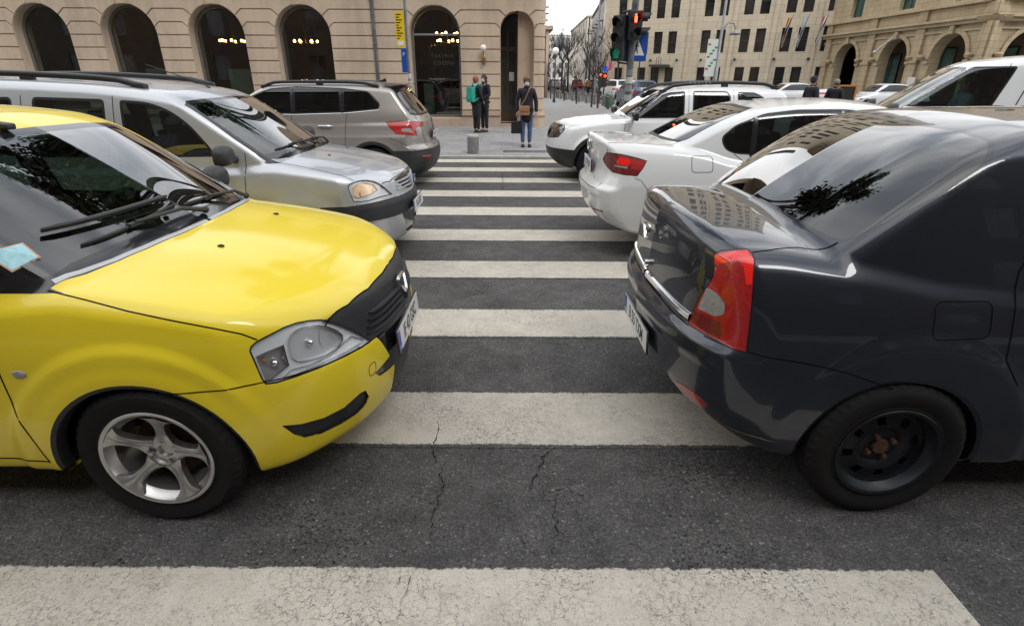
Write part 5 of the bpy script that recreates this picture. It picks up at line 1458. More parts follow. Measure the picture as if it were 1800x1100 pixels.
def mat_roadpaint(y0, y1, k):
    """worn thermoplastic: stones show through, edges crumble, crazed"""
    m, nt, o = newmat('road_paint'); p = node(nt, 'ShaderNodeBsdfPrincipled'); L(nt, p.outputs[0], o.inputs[0])
    P = geoP(nt); c, h = asphalt_nodes(nt, P)
    s = node(nt, 'ShaderNodeSeparateXYZ'); L(nt, P, s.inputs[0])
    # distance to the nearer long edge
    d0 = math_n(nt, 'SUBTRACT', s.outputs[1], y0); d1 = math_n(nt, 'SUBTRACT', y1, s.outputs[1]); d = math_n(nt, 'MINIMUM', d0, d1)
    e = noise(nt, P, 55, 4, .7); e2 = noise(nt, P, 9, 4, .6)
    edge = math_n(nt, 'ADD', d, math_n(nt, 'MULTIPLY_ADD', e, .040, -.024)); edge = math_n(nt, 'ADD', edge, math_n(nt, 'MULTIPLY_ADD', e2, .03, -.015))
    mask = ramp(nt, edge, [(.008, 0.0), (.013, 1.0)])
    w = noise(nt, P, 120, 3, .65); w2 = noise(nt, P, 3.2, 5, .6)
    wear = math_n(nt, 'ADD', w, math_n(nt, 'MULTIPLY', w2, .55))
    # nearer to its edges the paint is thinner
    wear = math_n(nt, 'ADD', wear, math_n(nt, 'MULTIPLY', math_n(nt, 'SUBTRACT', .10, d, clamp=True), .45))
    wm = ramp(nt, wear, [(.985, 1.0), (1.03, 0.0)])
    mask = math_n(nt, 'MULTIPLY', mask, wm)
    # hairline crazing
    vd = node(nt, 'ShaderNodeTexVoronoi', i_Scale=26.0); vd.feature = 'DISTANCE_TO_EDGE'
    wp = node(nt, 'ShaderNodeVectorMath'); wp.operation = 'ADD'
    nn = node(nt, 'ShaderNodeTexNoise', i_Scale=40.0); L(nt, P, nn.inputs['Vector']); sc1 = node(nt, 'ShaderNodeVectorMath'); sc1.operation = 'SCALE'; sc1.inputs['Scale'].default_value = .05
    L(nt, nn.outputs['Color'], sc1.inputs[0]); L(nt, P, wp.inputs[0]); L(nt, sc1.outputs[0], wp.inputs[1]); L(nt, wp.outputs[0], vd.inputs['Vector'])
    cr = ramp(nt, vd.outputs['Distance'], [(.012, 0.0), (.03, 1.0)])
    cm = ramp(nt, noise(nt, P, 2.1, 4, .6), [(.42, 1.0), (.58, 0.0)]); cr = math_n(nt, 'MAXIMUM', cr, cm)
    dirt = ramp(nt, noise(nt, P, 7, 7, .75), [(.25, (.44, .395, .335)), (.5, (.56, .515, .44)), (.8, (.64, .595, .515))])
    g = noise(nt, P, 260, 2, .7); dirt = mixc(nt, 1.0, dirt, ramp(nt, g, [(.3, .80), (.7, 1.12)]), 'MULTIPLY')
    speck = ramp(nt, noise(nt, P, 90, 2, .8), [(.30, .55), (.36, 1.0)]); dirt = mixc(nt, 1.0, dirt, speck, 'MULTIPLY')
    pc = mixc(nt, cr, (.22, .20, .17), dirt)
    L(nt, mixc(nt, mask, c, pc), p.inputs['Base Color']); p.inputs['Roughness'].default_value = .72; p.inputs['Specular IOR Level'].default_value = .3
    hh = math_n(nt, 'ADD', math_n(nt, 'MULTIPLY', h, math_n(nt, 'MULTIPLY_ADD', mask, -.5, 1.0)), math_n(nt, 'MULTIPLY', mask, .5)); hh = math_n(nt, 'ADD', hh, math_n(nt, 'MULTIPLY', cr, .15))
    L(nt, bump(nt, hh, .006, .9), p.inputs['Normal']); return m
def structure(o): o['kind'] = 'structure'; return o
def build_ground():
    A = mat_asphalt()
    mb = MB(); mb.add([(-400, -200, 0), (500, -200, 0), (500, 700, 0), (-400, 700, 0)], [(0, 1, 2, 3)])
    structure(mb.build('road', A))
    for k in range(10):
        y = .925+1.195*k
        if k == 9: y -= .02
        mb = MB(); x0, x1 = -4.2, 1.555
        n = 60; vs = []; rr = random.Random(k)
        y0, y1 = y-.012, y+.512
        mb.add([(x0, y0, .003), (x1, y0, .003), (x1, y1, .003), (x0, y1, .003)], [(0, 1, 2, 3)])
        structure(mb.build('crosswalk_stripe', mat_roadpaint(y, y+.5, k)))
    # cracks: ragged open seams in the asphalt
    cm = pbr('crack', (.006, .006, .006), 1.0, spec=.05)
    rr = random.Random(3)
    def crack(pts, w, jit=.012, name='road_crack'):
        P = [np.array(px_at_z(u, v, 0)[:2]) for u, v in pts]; Q = []
        for a, b in zip(P[:-1], P[1:]):
            n = max(2, int(np.linalg.norm(b-a)/.012))
            for i in range(n): Q.append(a+(b-a)*i/n)
        mb = MB(); vs = []; off = 0
        for i, q in enumerate(Q):
            off = off*.8 + rr.uniform(-jit, jit)*.6
            t = (Q[min(i+1, len(Q)-1)]-Q[max(i-1, 0)]); t = t/max(np.linalg.norm(t), 1e-6); nn = np.array([-t[1], t[0]])
            ww = .75*w*rr.uniform(.15, 1.5)*min(1, 4*i/len(Q)+.1, 4*(len(Q)-1-i)/len(Q)+.1)
            c = q+nn*off
            vs += [(*(c-nn*ww), .0065), (*(c+nn*ww), .0065)]
        mb.add(vs, [(2*i, 2*i+1, 2*i+3, 2*i+2) for i in range(len(Q)-1)]); structure(mb.build(name, cm))
    crack([(774, 735), (768, 760), (758, 785), (762, 810), (750, 832)], .0025)
    crack([(776, 800), (777, 850), (764, 900), (758, 940), (742, 990)], .003, .02)
    crack([(742, 985), (722, 1015), (708, 1050), (692, 1098)], .0012, .008)
    crack([(975, 788), (955, 806), (948, 830), (938, 850), (934, 872)], .0035, .015)
    crack([(972, 880), (978, 930), (976, 990)], .0025, .02)
    crack([(905, 940), (930, 965), (965, 985)], .002, .02)
    crack([(882, 300), (884, 325), (880, 340)], .006, .02)
    crack([(704, 1000), (703, 1035)], .0012, .004)
    # pavement with kerb
    pv, nt, o = newmat('pavement'); p = node(nt, 'ShaderNodeBsdfPrincipled'); L(nt, p.outputs[0], o.inputs[0]); P = geoP(nt)
    br = node(nt, 'ShaderNodeTexBrick', i_Scale=1.0); br.inputs['Brick Width'].default_value = .6; br.inputs['Row Height'].default_value = .4; br.inputs['Mortar Size'].default_value = .006
    br.inputs['Color1'].default_value = (.30, .295, .29, 1); br.inputs['Color2'].default_value = (.25, .247, .245, 1); br.inputs['Mortar'].default_value = (.14, .135, .13, 1)
    L(nt, P, br.inputs['Vector'])
    L(nt, mixc(nt, 1.0, br.outputs['Color'], ramp(nt, noise(nt, P, 1.3, 6, .7), [(.3, .78), (.7, 1.1)]), 'MULTIPLY'), p.inputs['Base Color']); p.inputs['Roughness'].default_value = .75
    kb = pbr('kerb_stone', (.33, .32, .30), .8, var=.2, vscale=6)
    # outline of the pavement at the corner: dropped kerb towards the crossing
    def slab(name, poly, z, mat):
        m = MB(); m.prism(poly, -.02, z); return structure(m.build(name, mat))
    slab('pavement', [(-60, 12.45), (2.4, 12.45), (5.0, 13.6), (6.8, 16.5), (7.4, 22), (6.1, 36), (4.2, 49), (4.2, 240), (-60, 240)], .03, pv)
    slab('kerb', [(-60, 12.25), (2.43, 12.25), (5.13, 13.44), (7.0, 16.4), (7.6, 22), (6.3, 36.06), (4.4, 49.03), (4.4, 240), (4.204, 240), (4.204, 49.004), (6.104, 36.004), (7.404, 22), (6.804, 16.497), (5.003, 13.604), (2.404, 12.446), (-60, 12.446)], .05, kb)
    slab('far_pavement', [(22, 17), (26, 14), (70, 14), (70, 60), (26.5, 58), (8, 66), (8, 240), (14, 240), (120, 240), (120, 13), (22, 13)][:6]+[(8, 66), (8, 64), (22, 52)], .12, pv)
    slab('near_pavement', [(-60, -5.0), (60, -5.0), (60, -40), (-60, -40)], .12, pv)
    # lane line
    lm = pbr('lane_paint', (.5, .48, .43), .7, var=.3, vscale=15)
    for x in (-9.0, 6.5, 12.5): 
        m = MB(); m.add([(x, 7.45, .004), (x+4.5, 7.45, .004), (x+4.5, 7.6, .004), (x, 7.6, .004)], [(0, 1, 2, 3)]); structure(m.build('lane_marking', lm))
    # drain cover and steel edging in the pavement
    dm = pbr('drain_iron', (.07, .065, .06), .6, metal=.6, var=.3)
    t = thing('drain_cover', 'dark iron drain frame set in the pavement in front of the woman', 'drain cover', (.32, 13.3, .03))
    m = MB()
    for a, b in (((-.55, -.16, 0), (.55, -.13, .008)), ((-.55, .13, 0), (.55, .16, .008)), ((-.55, -.13, 0), (-.52, .13, .008)), ((.52, -.13, 0), (.55, .13, .008))): m.b2(a, b)
    m.build('frame', dm, t)
    m = MB()
    for i in range(18): m.b2((-.51+i*.058, -.125, 0), (-.485+i*.058, .125, .005))
    m.build('grate', dm, t)
# ------------------------------------------------------------------ stone and facade helpers
def mat_stone(name, col, joint=None, var=.16, bmp=.004):
    m, nt, o = newmat(name); p = node(nt, 'ShaderNodeBsdfPrincipled'); L(nt, p.outputs[0], o.inputs[0]); P = geoP(nt)
    n1 = noise(nt, P, .5, 6, .65); n2 = noise(nt, mapping(nt, P, (3, 3, .35)), 1.0, 6, .7); n3 = noise(nt, P, 30, 3, .6)
    f = math_n(nt, 'ADD', math_n(nt, 'MULTIPLY', n1, .5), math_n(nt, 'MULTIPLY', n2, .5))
    c = ramp(nt, f, [(.34, tuple(x*(1-var*1.6) for x in col)), (.5, col), (.68, tuple(min(1, x*(1+var)) for x in col))])
    c = mixc(nt, 1.0, c, ramp(nt, n3, [(.3, .93), (.7, 1.06)]), 'MULTIPLY')
    if joint:
        br = node(nt, 'ShaderNodeTexBrick', i_Scale=1.0); br.inputs['Brick Width'].default_value = joint[0]; br.inputs['Row Height'].default_value = joint[1]; br.inputs['Mortar Size'].default_value = joint[2]
        br.inputs['Color1'].default_value = (1, 1, 1, 1); br.inputs['Color2'].default_value = (.92, .92, .91, 1); br.inputs['Mortar'].default_value = (.62, .6, .58, 1)
        s = node(nt, 'ShaderNodeSeparateXYZ'); L(nt, P, s.inputs[0]); cb = node(nt, 'ShaderNodeCombineXYZ')
        L(nt, math_n(nt, 'ADD', s.outputs[0], s.outputs[1]), cb.inputs[0]); L(nt, s.outputs[2], cb.inputs[1]); L(nt, cb.outputs[0], br.inputs['Vector'])
        c = mixc(nt, 1.0, c, br.outputs['Color'], 'MULTIPLY')
    L(nt, c, p.inputs['Base Color']); p.inputs['Roughness'].default_value = .85; p.inputs['Specular IOR Level'].default_value = .25
    L(nt, bump(nt, noise(nt, P, 22, 4), bmp), p.inputs['Normal']); return m
def plate2d(polys, th, name, mat, parent, M):
    """filled outline with holes, th thick; local x,y = outline, +z = outwards"""
    cu = bpy.data.curves.new(name, 'CURVE'); cu.dimensions = '2D'; cu.fill_mode = 'BOTH'; cu.extrude = th/2
    for P in polys:
        sp = cu.splines.new('POLY'); sp.points.add(len(P)-1); sp.use_cyclic_u = True
        for i, (a, b) in enumerate(P): sp.points[i].co = (a, b, 0, 1)
    o = bpy.data.objects.new(name, cu); COL.objects.link(o)
    me = bpy.data.meshes.new_from_object(o.evaluated_get(bpy.context.evaluated_depsgraph_get()))
    bpy.data.objects.remove(o); bpy.data.curves.remove(cu)
    me.transform(M @ Matrix.Translation((0, 0, -th/2))); me.materials.clear()
    return me if name is None else link(name, me, mat, parent)
def arch_pts(c, r, zs, z0, n=20):
    return [(c-r, z0), (c+r, z0)] + [(c+r*math.cos(t), zs+r*math.sin(t)) for t in np.linspace(0, math.pi, n)]
def facade_M(p, q):
    """frame with x from p to q, y up, z out of the wall (to the right hand of p->q turned outwards)"""
    p, q = Vector((*p, 0)), Vector((*q, 0)); x = (q-p).normalized(); y = Vector((0, 0, 1)); z = x.cross(y)
    M = Matrix((x, y, z)).transposed().to_4x4(); M.translation = p; return M
class Facade:
    """flat wall from p to q with window openings; real depth in every opening"""
    def __init__(s, root, p, q, H, mat, th=.3, name='wall'):
        s.root, s.M, s.H, s.mat, s.th = root, facade_M(p, q), H, mat, th
        s.Lw = (Vector(q)-Vector(p)).length; s.holes = []; s.name = name
    def rect(s, x, z, w, h): s.holes.append([(x-w/2, z), (x+w/2, z), (x+w/2, z+h), (x-w/2, z+h)]); return s.holes[-1]
    def arch(s, x, r, zs, z0): s.holes.append(arch_pts(x, r, zs, z0)); return s.holes[-1]
    def done(s, z0=0):
        return plate2d([[(0, z0), (s.Lw, z0), (s.Lw, s.H), (0, s.H)]]+s.holes, s.th, s.name, s.mat, s.root, s.M)
    def box(s, mb, a, b, mi=0): mb.b2(a, b, mi, s.M)
def window_unit(F, x, z, w, h, depth, matf, matg, bars=(1, 1), fw=.06, template=None, name='window'):
    """frame with glass set back in the opening; one child of the building, its pane a sub-part"""
    T = F.M @ Matrix.Translation((x, z, -depth))
    if template is not None:
        f = template.copy(); COL.objects.link(f); f.parent = F.root; f.matrix_local = T
        for ch in template.children:
            c2 = ch.copy(); COL.objects.link(c2); c2.parent = f
        return f
    m = MB(); m.b2((-w/2, 0, -.03), (-w/2+fw, h, .03)); m.b2((w/2-fw, 0, -.03), (w/2, h, .03)); m.b2((-w/2+fw, 0, -.03), (w/2-fw, fw, .03)); m.b2((-w/2+fw, h-fw, -.03), (w/2-fw, h, .03))
    for i in range(1, bars[0]): xx = -w/2+w*i/bars[0]; m.b2((xx-.02, fw, -.025), (xx+.02, h-fw, .025))
    for i in range(1, bars[1]): zz = h*i/bars[1]; m.b2((-w/2+fw, zz-.02, -.022), (w/2-fw, zz+.02, .022))
    f = m.build(name, matf, F.root); f.matrix_local = T
    g = MB(); g.b2((-w/2+fw, fw, -.012), (w/2-fw, h-fw, -.004)); g.build('pane', matg, f)
    return f
def dark_glass(name='facade_glass', col=(.02, .022, .022), r=.08, var=.5):
    if name in MATS: return MATS[name]
    m, nt, o = newmat(name); p = node(nt, 'ShaderNodeBsdfPrincipled'); L(nt, p.outputs[0], o.inputs[0])
    n = ramp(nt, noise(nt, geoP(nt), .45, 3), [(.35, tuple(c*(1-var) for c in col)), (.65, tuple(c*(1+var*2.5) for c in col))])
    L(nt, n, p.inputs['Base Color']); p.inputs['Roughness'].default_value = r; p.inputs['Specular IOR Level'].default_value = .5; MATS[name] = m; return m
# ------------------------------------------------------------------ the restaurant corner building on the left
YF = 20.6
def chandelier(loc, n, w, label, tiers=1):
    t = thing('chandelier', label, 'chandelier', loc)
    m = MB(); m.tube([(0, 0, .9), (0, 0, 0)], .012, 6); m.lathe([(w*.9, 0), (w, .015), (w*.9, .03), (w*.85, .015)], 24, closed=True)
    for k in range(4): a = k*math.pi/2; m.tube([(0, 0, .05), (math.cos(a)*w*.9, math.sin(a)*w*.9, .015)], .008, 5)
    m.build('ring', pbr('brass', (.35, .22, .08), .35, metal=.9), t)
    bm_ = pbr('warm_bulb', (1, .8, .5), .4, emit=(1, .50, .14), es=22)
    for k in range(n):
        a = 2*math.pi*k/n+.3; tr = k % tiers
        MB().ball((math.cos(a)*w*.95, math.sin(a)*w*.95, .07+tr*.24), .05, n=8).build('bulb', bm_, t)
def build_left_building():
    ST = mat_stone('facade_stone', (.50, .395, .295)); SL = mat_stone('plinth_stone', (.40, .30, .23)); GR = pbr('window_frame_dark', (.03, .028, .026), .5); G = glass('shop_glass', (.62, .66, .62))
    root = thing('corner_building', 'pale stone building with banded walls and tall arched windows on the left corner', 'building', (0, YF, 0))
    root.matrix_basis = Matrix.Translation((0, YF, 0))
    X0, XC = -38.0, .76       # facade from X0 to XC, then the rounded corner
    def fp(x0, x1): return Facade(root, (x0, 0), (x1, 0), 4.7, ST, .45)
    cent = [-16.2-2.98*k for k in range(6, 0, -1)] + [-16.2, -13.2, -10.2, -7.24]
    R0, ZS = .95, 2.95
    arches = [(c, R0, ZS, .55) for c in cent] + [(-2.71, .87, 3.03, .32), (.13, .58, 3.15, .14)]
    M = facade_M((0, 0), (1, 0))
    plate2d([[(X0, 0), (XC, 0), (XC, 4.7), (X0, 4.7)]] + [arch_pts(c, r, zs, z0) for c, r, zs, z0 in arches], .45, 'wall', ST, root, M)
    # banded courses stand proud of the wall and leave joints between them
    J = [.585+.395*k for k in range(0, 9)] + [4.70]; g = .018
    mb = MB()
    edges = [(X0, None)] + [(a[0], a) for a in arches] + [(XC, None)]
    def xb(a, z, side):
        c, r, zs, z0 = a
        if z <= zs: return c+side*(r+.0)
        q = r*r-(z-zs)**2
        return c+side*(math.sqrt(q) if q > 0 else 0)
    polys = []
    for k in range(len(J)-1):
        z0, z1 = J[k]+g, J[k+1]-g
        for i in range(len(edges)-1):
            La, Ra = edges[i][1], edges[i+1][1]
            def side_pts(a, side, xe):
                if a is None: return [(xe, z0), (xe, z1)]
                c, r, zs, _ = a; rr_ = r+.012
                # joints dip towards the arch above its springing
                def end(z, dz):
                    if z < zs+.12: return [(c+side*rr_, z)] if z <= zs else [(c+side*math.sqrt(max(rr_**2-(z-zs)**2, 0)), z)]
                    zz = z - .11 - .10*(z-zs)
                    q = rr_**2-(zz-zs)**2
                    if q <= .04:
                        return [(c+side*(.24), zs+rr_*.985), (c+side*.36, max(z, zs+rr_+.02))]
                    x = math.sqrt(q); return [(c+side*x, zz), (c+side*(x+.13+.12*(z-zs)), z)]
                lo, hi = end(z0, 0), end(z1, 0)
                P = list(reversed(lo)) if side*0 == 0 and False else None
                lo_in, hi_in = lo[0], hi[0]
                arc = []
                if hi_in[1] > zs:
                    t0 = math.asin(min(1, max(0, (lo_in[1]-zs)/rr_))) if lo_in[1] > zs else 0; t1 = math.asin(min(1, (hi_in[1]-zs)/rr_))
                    for t in np.linspace(t0, t1, 6)[1:-1]: arc.append((c+side*rr_*math.cos(t), zs+rr_*math.sin(t)))
                return lo[1:][::-1] + [lo_in] + arc + [hi_in] + hi[1:]
            LP = side_pts(La, 1, edges[i][0]); RP = side_pts(Ra, -1, edges[i+1][0])
            poly = LP[::1] + RP[::-1]
            polys.append(poly)
    bands = []
    for poly in polys: mb.prism(poly[::-1], .001, .040, 0, M, 'XY')
    mb.build('stone_course', ST, root)
    # key stones over the arches
    # plinth and moulding
    ed = [X0] + sum([[c-r-.0, c+r+.0] for c, r, zs, z0 in arches], []) + [XC]
    for i in range(0, len(ed)-1, 2):
        m = MB(); m.b2((ed[i], 0, .028), (ed[i+1], .40, .10), 0, M); m.b2((ed[i], .402, .028), (ed[i+1], .47, .15), 0, M); m.b2((ed[i], .472, .028), (ed[i+1], .56, .075), 0, M)
        m.build('plinth', SL, root, bevel=.012)
    m = MB(); m.b2((X0, 0, .001), (-3.60, .32, .02), 0, M)
    for c, r, zs, z0 in arches[:-2]: m.b2((c-r-.02, .40, -.44), (c+r+.02, .55, .12), 0, M)
    m.b2((-3.60, 0, -.44), (-1.82, .30, .12), 0, M); m.build('window_sill', SL, root, bevel=.01)
    # rounded corner
    rc = .32; m = MB(); vs = []; n = 10; zl = [0, .40, .401, .47, .471, .56, .561] ; prof = [(.10, 0), (.10, .40), (.15, .402), (.15, .47), (.075, .472), (.075, .56), (.0, .562)]
    for k in range(1, len(J)-1+1):
        a, b = J[k-1], J[k]; prof += [(0, a+g) if k > 1 else (0, a+g), (.040, a+g+.001), (.040, b-g), (0, b-g+.001)]
    prof += [(0, 4.7)]
    for r_, z in prof:
        for i in range(n+1):
            t = math.pi/2*i/n; vs.append((XC+math.sin(t)*(rc+r_), -.0+rc-math.cos(t)*(rc+r_), z))
    fs = [(j*(n+1)+i, j*(n+1)+i+1, (j+1)*(n+1)+i+1, (j+1)*(n+1)+i) for j in range(len(prof)-1) for i in range(n)]
    m.add(vs, fs); m.b2((XC, rc, 0), (XC+rc, 14, 4.7)); m.build('corner', ST, root, smooth=25)
    # upper storeys, out of the frame but mirrored in the cars
    UP = Facade(root, (X0, .05), (XC, .05), 8.8, ST, .3, 'upper_wall')
    for fl in range(1):
        for c in cent + [-4.6, -2.71, 0]: UP.rect(c-X0, 5.9+3.7*fl, 1.3, 2.2)
    UP.done(4.7)
    tpl = None
    for fl in range(1):
        for c in cent + [-4.6, -2.71, 0]:
            w_ = window_unit(UP, c-X0, 5.9+3.7*fl, 1.3, 2.2, .2, GR, dark_glass(), (2, 3), template=tpl); tpl = tpl or w_
    m = MB(); m.b2((X0, -.35, 4.72), (XC+.3, .4, 5.0)); m.b2((X0, -.5, 8.5), (XC+.4, .5, 8.9)); m.b2((XC, .06, 5), (XC+rc, 14, 8.7)); m.b2((X0, 7.2, 0), (XC, 7.5, 8.8)); m.b2((X0-.3, 0, 0), (X0, 7, 8.8)); m.b2((X0, .4, 8.5), (XC, 7.2, 8.7))
    m.build('cornice', ST, root)
    # room behind the windows
    IN = pbr('room_wall', (.17, .11, .07), .9, var=.4, vscale=1.5); FL = pbr('room_floor', (.08, .05, .03), .6)
    m = MB(); m.b2((X0, .9+6, .02), (XC, 7.1, 4.5)); m.b2((X0, .46, 4.4), (XC, 7, 4.5)); m.b2((X0, .46, 0), (XC, 7, .03)); m.b2((-4.6, .46, 0), (-4.5, 7, 4.5)); m.b2((-.9, .46, 0), (-.8, 7, 4.5)); m.b2((-14.8, .5, 0), (-14.7, 7, 4.5))
    m.build('room', IN, root)
    RV = ST
    for i, (c, r, zs, z0) in enumerate(arches[:-1]):
        # set-back glazing with its own arched frame
        o = arch_pts(c, r-.001, zs, z0, 24); ii = arch_pts(c, r-.09, zs, z0+.09, 24)
        f = plate2d([o, ii], .08, 'window', pbr('arch_frame', (.13, .12, .105), .5), root, M @ Matrix.Translation((0, 0, -.33)))
        plate2d([arch_pts(c, r-.085, zs, z0+.085, 24)], .012, 'pane', G, f, M @ Matrix.Translation((0, 0, -.36)))
        mm = MB(); mm.b2((c-r+.09, zs-.03, -.40), (c+r-.09, zs+.03, -.35), 0, M) if i == len(arches)-2 else None
        if i < len(arches)-2:
            mm.b2((c-r+.16, z0+.09, -.42), (c-r+.20, zs+r*.55, -.38), 0, M); mm.b2((c-.02, z0+.09, -.42), (c+.02, zs+r-.12, -.38), 0, M) if False else None
        if mm.v: mm.build('glazing_bar', pbr('pale_frame', (.22, .22, .21), .5), f)
    # net curtains in the lower part of two windows
    cu = MB()
    for c in (-13.2, -10.2): cu.b2((c-.15, .6, -.62), (c+.85, 1.9, -.6), 0, M)
    cu.build('curtain', pbr('curtain', (.22, .24, .22), .9), root)
    # portal: deep vault with a glazed door on its left
    c, r, zs, z0 = arches[-1]
    BR = mat_stone('portal_stone', (.46, .34, .24)); m = MB(); n = 20; vs = []
    op = [(c+r, z0)] + [(c+r*math.cos(t), zs+r*math.sin(t)) for t in np.linspace(0, math.pi, n)] + [(c-r, z0)]
    for d in (-.002, .5, 1.0):
        for a, b in op: vs.append((a - .10*d, d, b))
    k = len(op); m.add(vs, [(j*k+i, j*k+i+1, (j+1)*k+i+1, (j+1)*k+i) for j in range(2) for i in range(k-1)])
    m.build('portal_vault', BR, root, smooth=40)
    m = MB(); m.b2((c-r-.1, -.02, 0), (c+r+.1, 1.0, z0)); m.build('portal_step', SL, root, bevel=.01)
    d = MB(); WD = pbr('door_wood', (.075, .04, .02), .4, var=.3, vscale=4, coat=.3)
    ya = .98; xa, xb_ = c-r-.12, c+.02
    d.b2((xa, ya, z0), (xa+.08, ya+.06, 3.9)); d.b2((xa+.33, ya-.01, z0), (xa+.39, ya+.06, 3.2)); d.b2((xb_-.08, ya, z0), (xb_, ya+.06, 3.9)); d.b2((xa+.08, ya, 2.55), (xb_-.08, ya+.05, 2.68)); d.b2((xa+.08, ya, z0), (xb_-.08, ya+.05, z0+.35))
    dr = d.build('door', WD, root); MB().b2((xa+.08, ya+.02, z0+.35), (xb_-.08, ya+.03, 3.8)).build('pane', dark_glass(), dr)
    MB().b2((xb_+.002, .30, z0), (c+r+.1, .99, 4.0)).build('portal_inner_wall', BR, root, bevel=.03)
    MB().tube([(xa+.30, ya-.05, 1.15), (xa+.30, ya-.05, 1.6)], .015, 8).build('handle', pbr('brass', (.35, .22, .08), .35, metal=.9), dr)
    MB().b2((xa+.42, ya-.012, 1.55), (xa+.60, ya-.004, 1.85)).build('paper_notice', pbr('paper', (.7, .7, .68), .7), dr)
    mm = MB(); mm.b2((c+r-.50, .5, z0), (c+r-.42, .52, 1.0)); 
    # downpipe
    pp = MB(); pp.tube([(-4.77, -.09, 4.7), (-4.77, -.09, .3)], .062, 14)
    for z in (1.3, 2.7, 4.1): pp.lathe([(.068, z-.03), (.074, z-.02), (.074, z+.02), (.068, z+.03)], 14, 0, Matrix.Translation((-4.77, -.09, 0)))
    pp.build('downpipe', pbr('zinc_pipe', (.14, .145, .15), .45, metal=.6, var=.25, vscale=3), root, smooth=40)
    # lettering on the shop window and the logo strip
    lt = pbr('window_letters', (.055, .05, .04), .5)
    text_mesh('TEATRUL', .17, lt, root, 'window_lettering', M @ Matrix.Translation((-2.5, 2.35, -.322)), spacing=1.25)
    text_mesh('ODEON', .17, lt, root, 'window_lettering', M @ Matrix.Translation((-2.5, 2.12, -.322)), spacing=1.25)
    # bottle racks behind the shop window
    rk = MB(); WDm = pbr('rack_wood', (.05, .03, .02), .6)
    t = thing('wine_rack', 'tall wine rack with rows of bottle necks behind the arched shop window', 'rack', (-2.45, YF+.95, .3))
    for z in np.arange(.9, 2.4, .27): rk.b2((-.62, 0, z), (.62, .35, z+.02))
    rk.b2((-.65, 0, 0), (-.62, .35, 2.4)); rk.b2((.62, 0, 0), (.65, .35, 2.4)); rk.b2((-.62, 0, 0), (.62, .33, .85)); rk.build('shelf', WDm, t)
    bt = None; BG = pbr('bottle_glass', (.02, .03, .015), .1, coat=1); CP = pbr('bottle_foil', (.45, .30, .10), .35, metal=.5)
    for zi, z in enumerate(np.arange(.92, 2.3, .27)):
        for i in range(11):
            if bt is None:
                bb = MB(); bb.lathe([(.001, 0), (.034, 0), (.036, .01), (.036, .12), (.014, .17), (.013, .20)], 10); bt = bb.build('bottle', BG, None, smooth=40)
                cc = MB(); cc.lathe([(.0155, .18), (.0155, .225), (.001, .226)], 8); cc.build('cap', CP, bt, smooth=40); b = bt
            else: b = copy_tree(bt)
            b.location = (-2.45-.55+i*.11, YF+1.02, .3+z+.022); tag(b, 'dark bottle with gold foil in the rows of the wine rack', 'bottle', 'bottles on the wine rack')
    chandelier((-2.5, YF+2.0, 2.86), 10, .42, 'two tier chandelier with warm bulbs above the wine rack', 2)
    chandelier((-8.08, YF+2.6, 2.85), 6, .44, 'warm chandelier seen through the fourth arched window from the left')
    chandelier((-10.9, YF+2.6, 2.85), 8, .50, 'warm chandelier seen through the third arched window from the left')
    # pale screen inside the shop window
    sc_ = tag(MB().b2((-3.3, YF+.75, .32), (-2.95, YF+.78, 1.45)).build('glass_screen', pbr('screen_green', (.20, .26, .22), .4)), 'pale green upright screen inside the arched shop window', 'screen')
    # wall lamp
    t = thing('wall_lamp', 'ornate brass wall lamp with white globe beside the portal', 'lamp', (-1.03, YF-.05, 2.25))
    m = MB(); m.lathe([(.001, -.18), (.05, -.15), (.07, 0), (.05, .12), (.001, .16)], 14, 0, Matrix.Translation((0, -.02, 0)) @ Matrix.Diagonal((1, .5, 1, 1)))
    m.tube([(0, -.03, -.1), (0, -.14, -.14), (0, -.2, -.04), (0, -.19, .1), (0, -.2, .24)], [.02, .022, .018, .016, .03], 8); m.ball((-.03, -.12, -.05), .04, n=8); m.ball((.04, -.1, .02), .03, n=8)
    m.build('bracket', pbr('brass', (.35, .22, .08), .35, metal=.9), t, smooth=50)
    MB().ball((0, -.2, .35), .10, n=18).build('globe', pbr('opal_glass', (.85, .84, .80), .25, coat=.5), t, smooth=60)
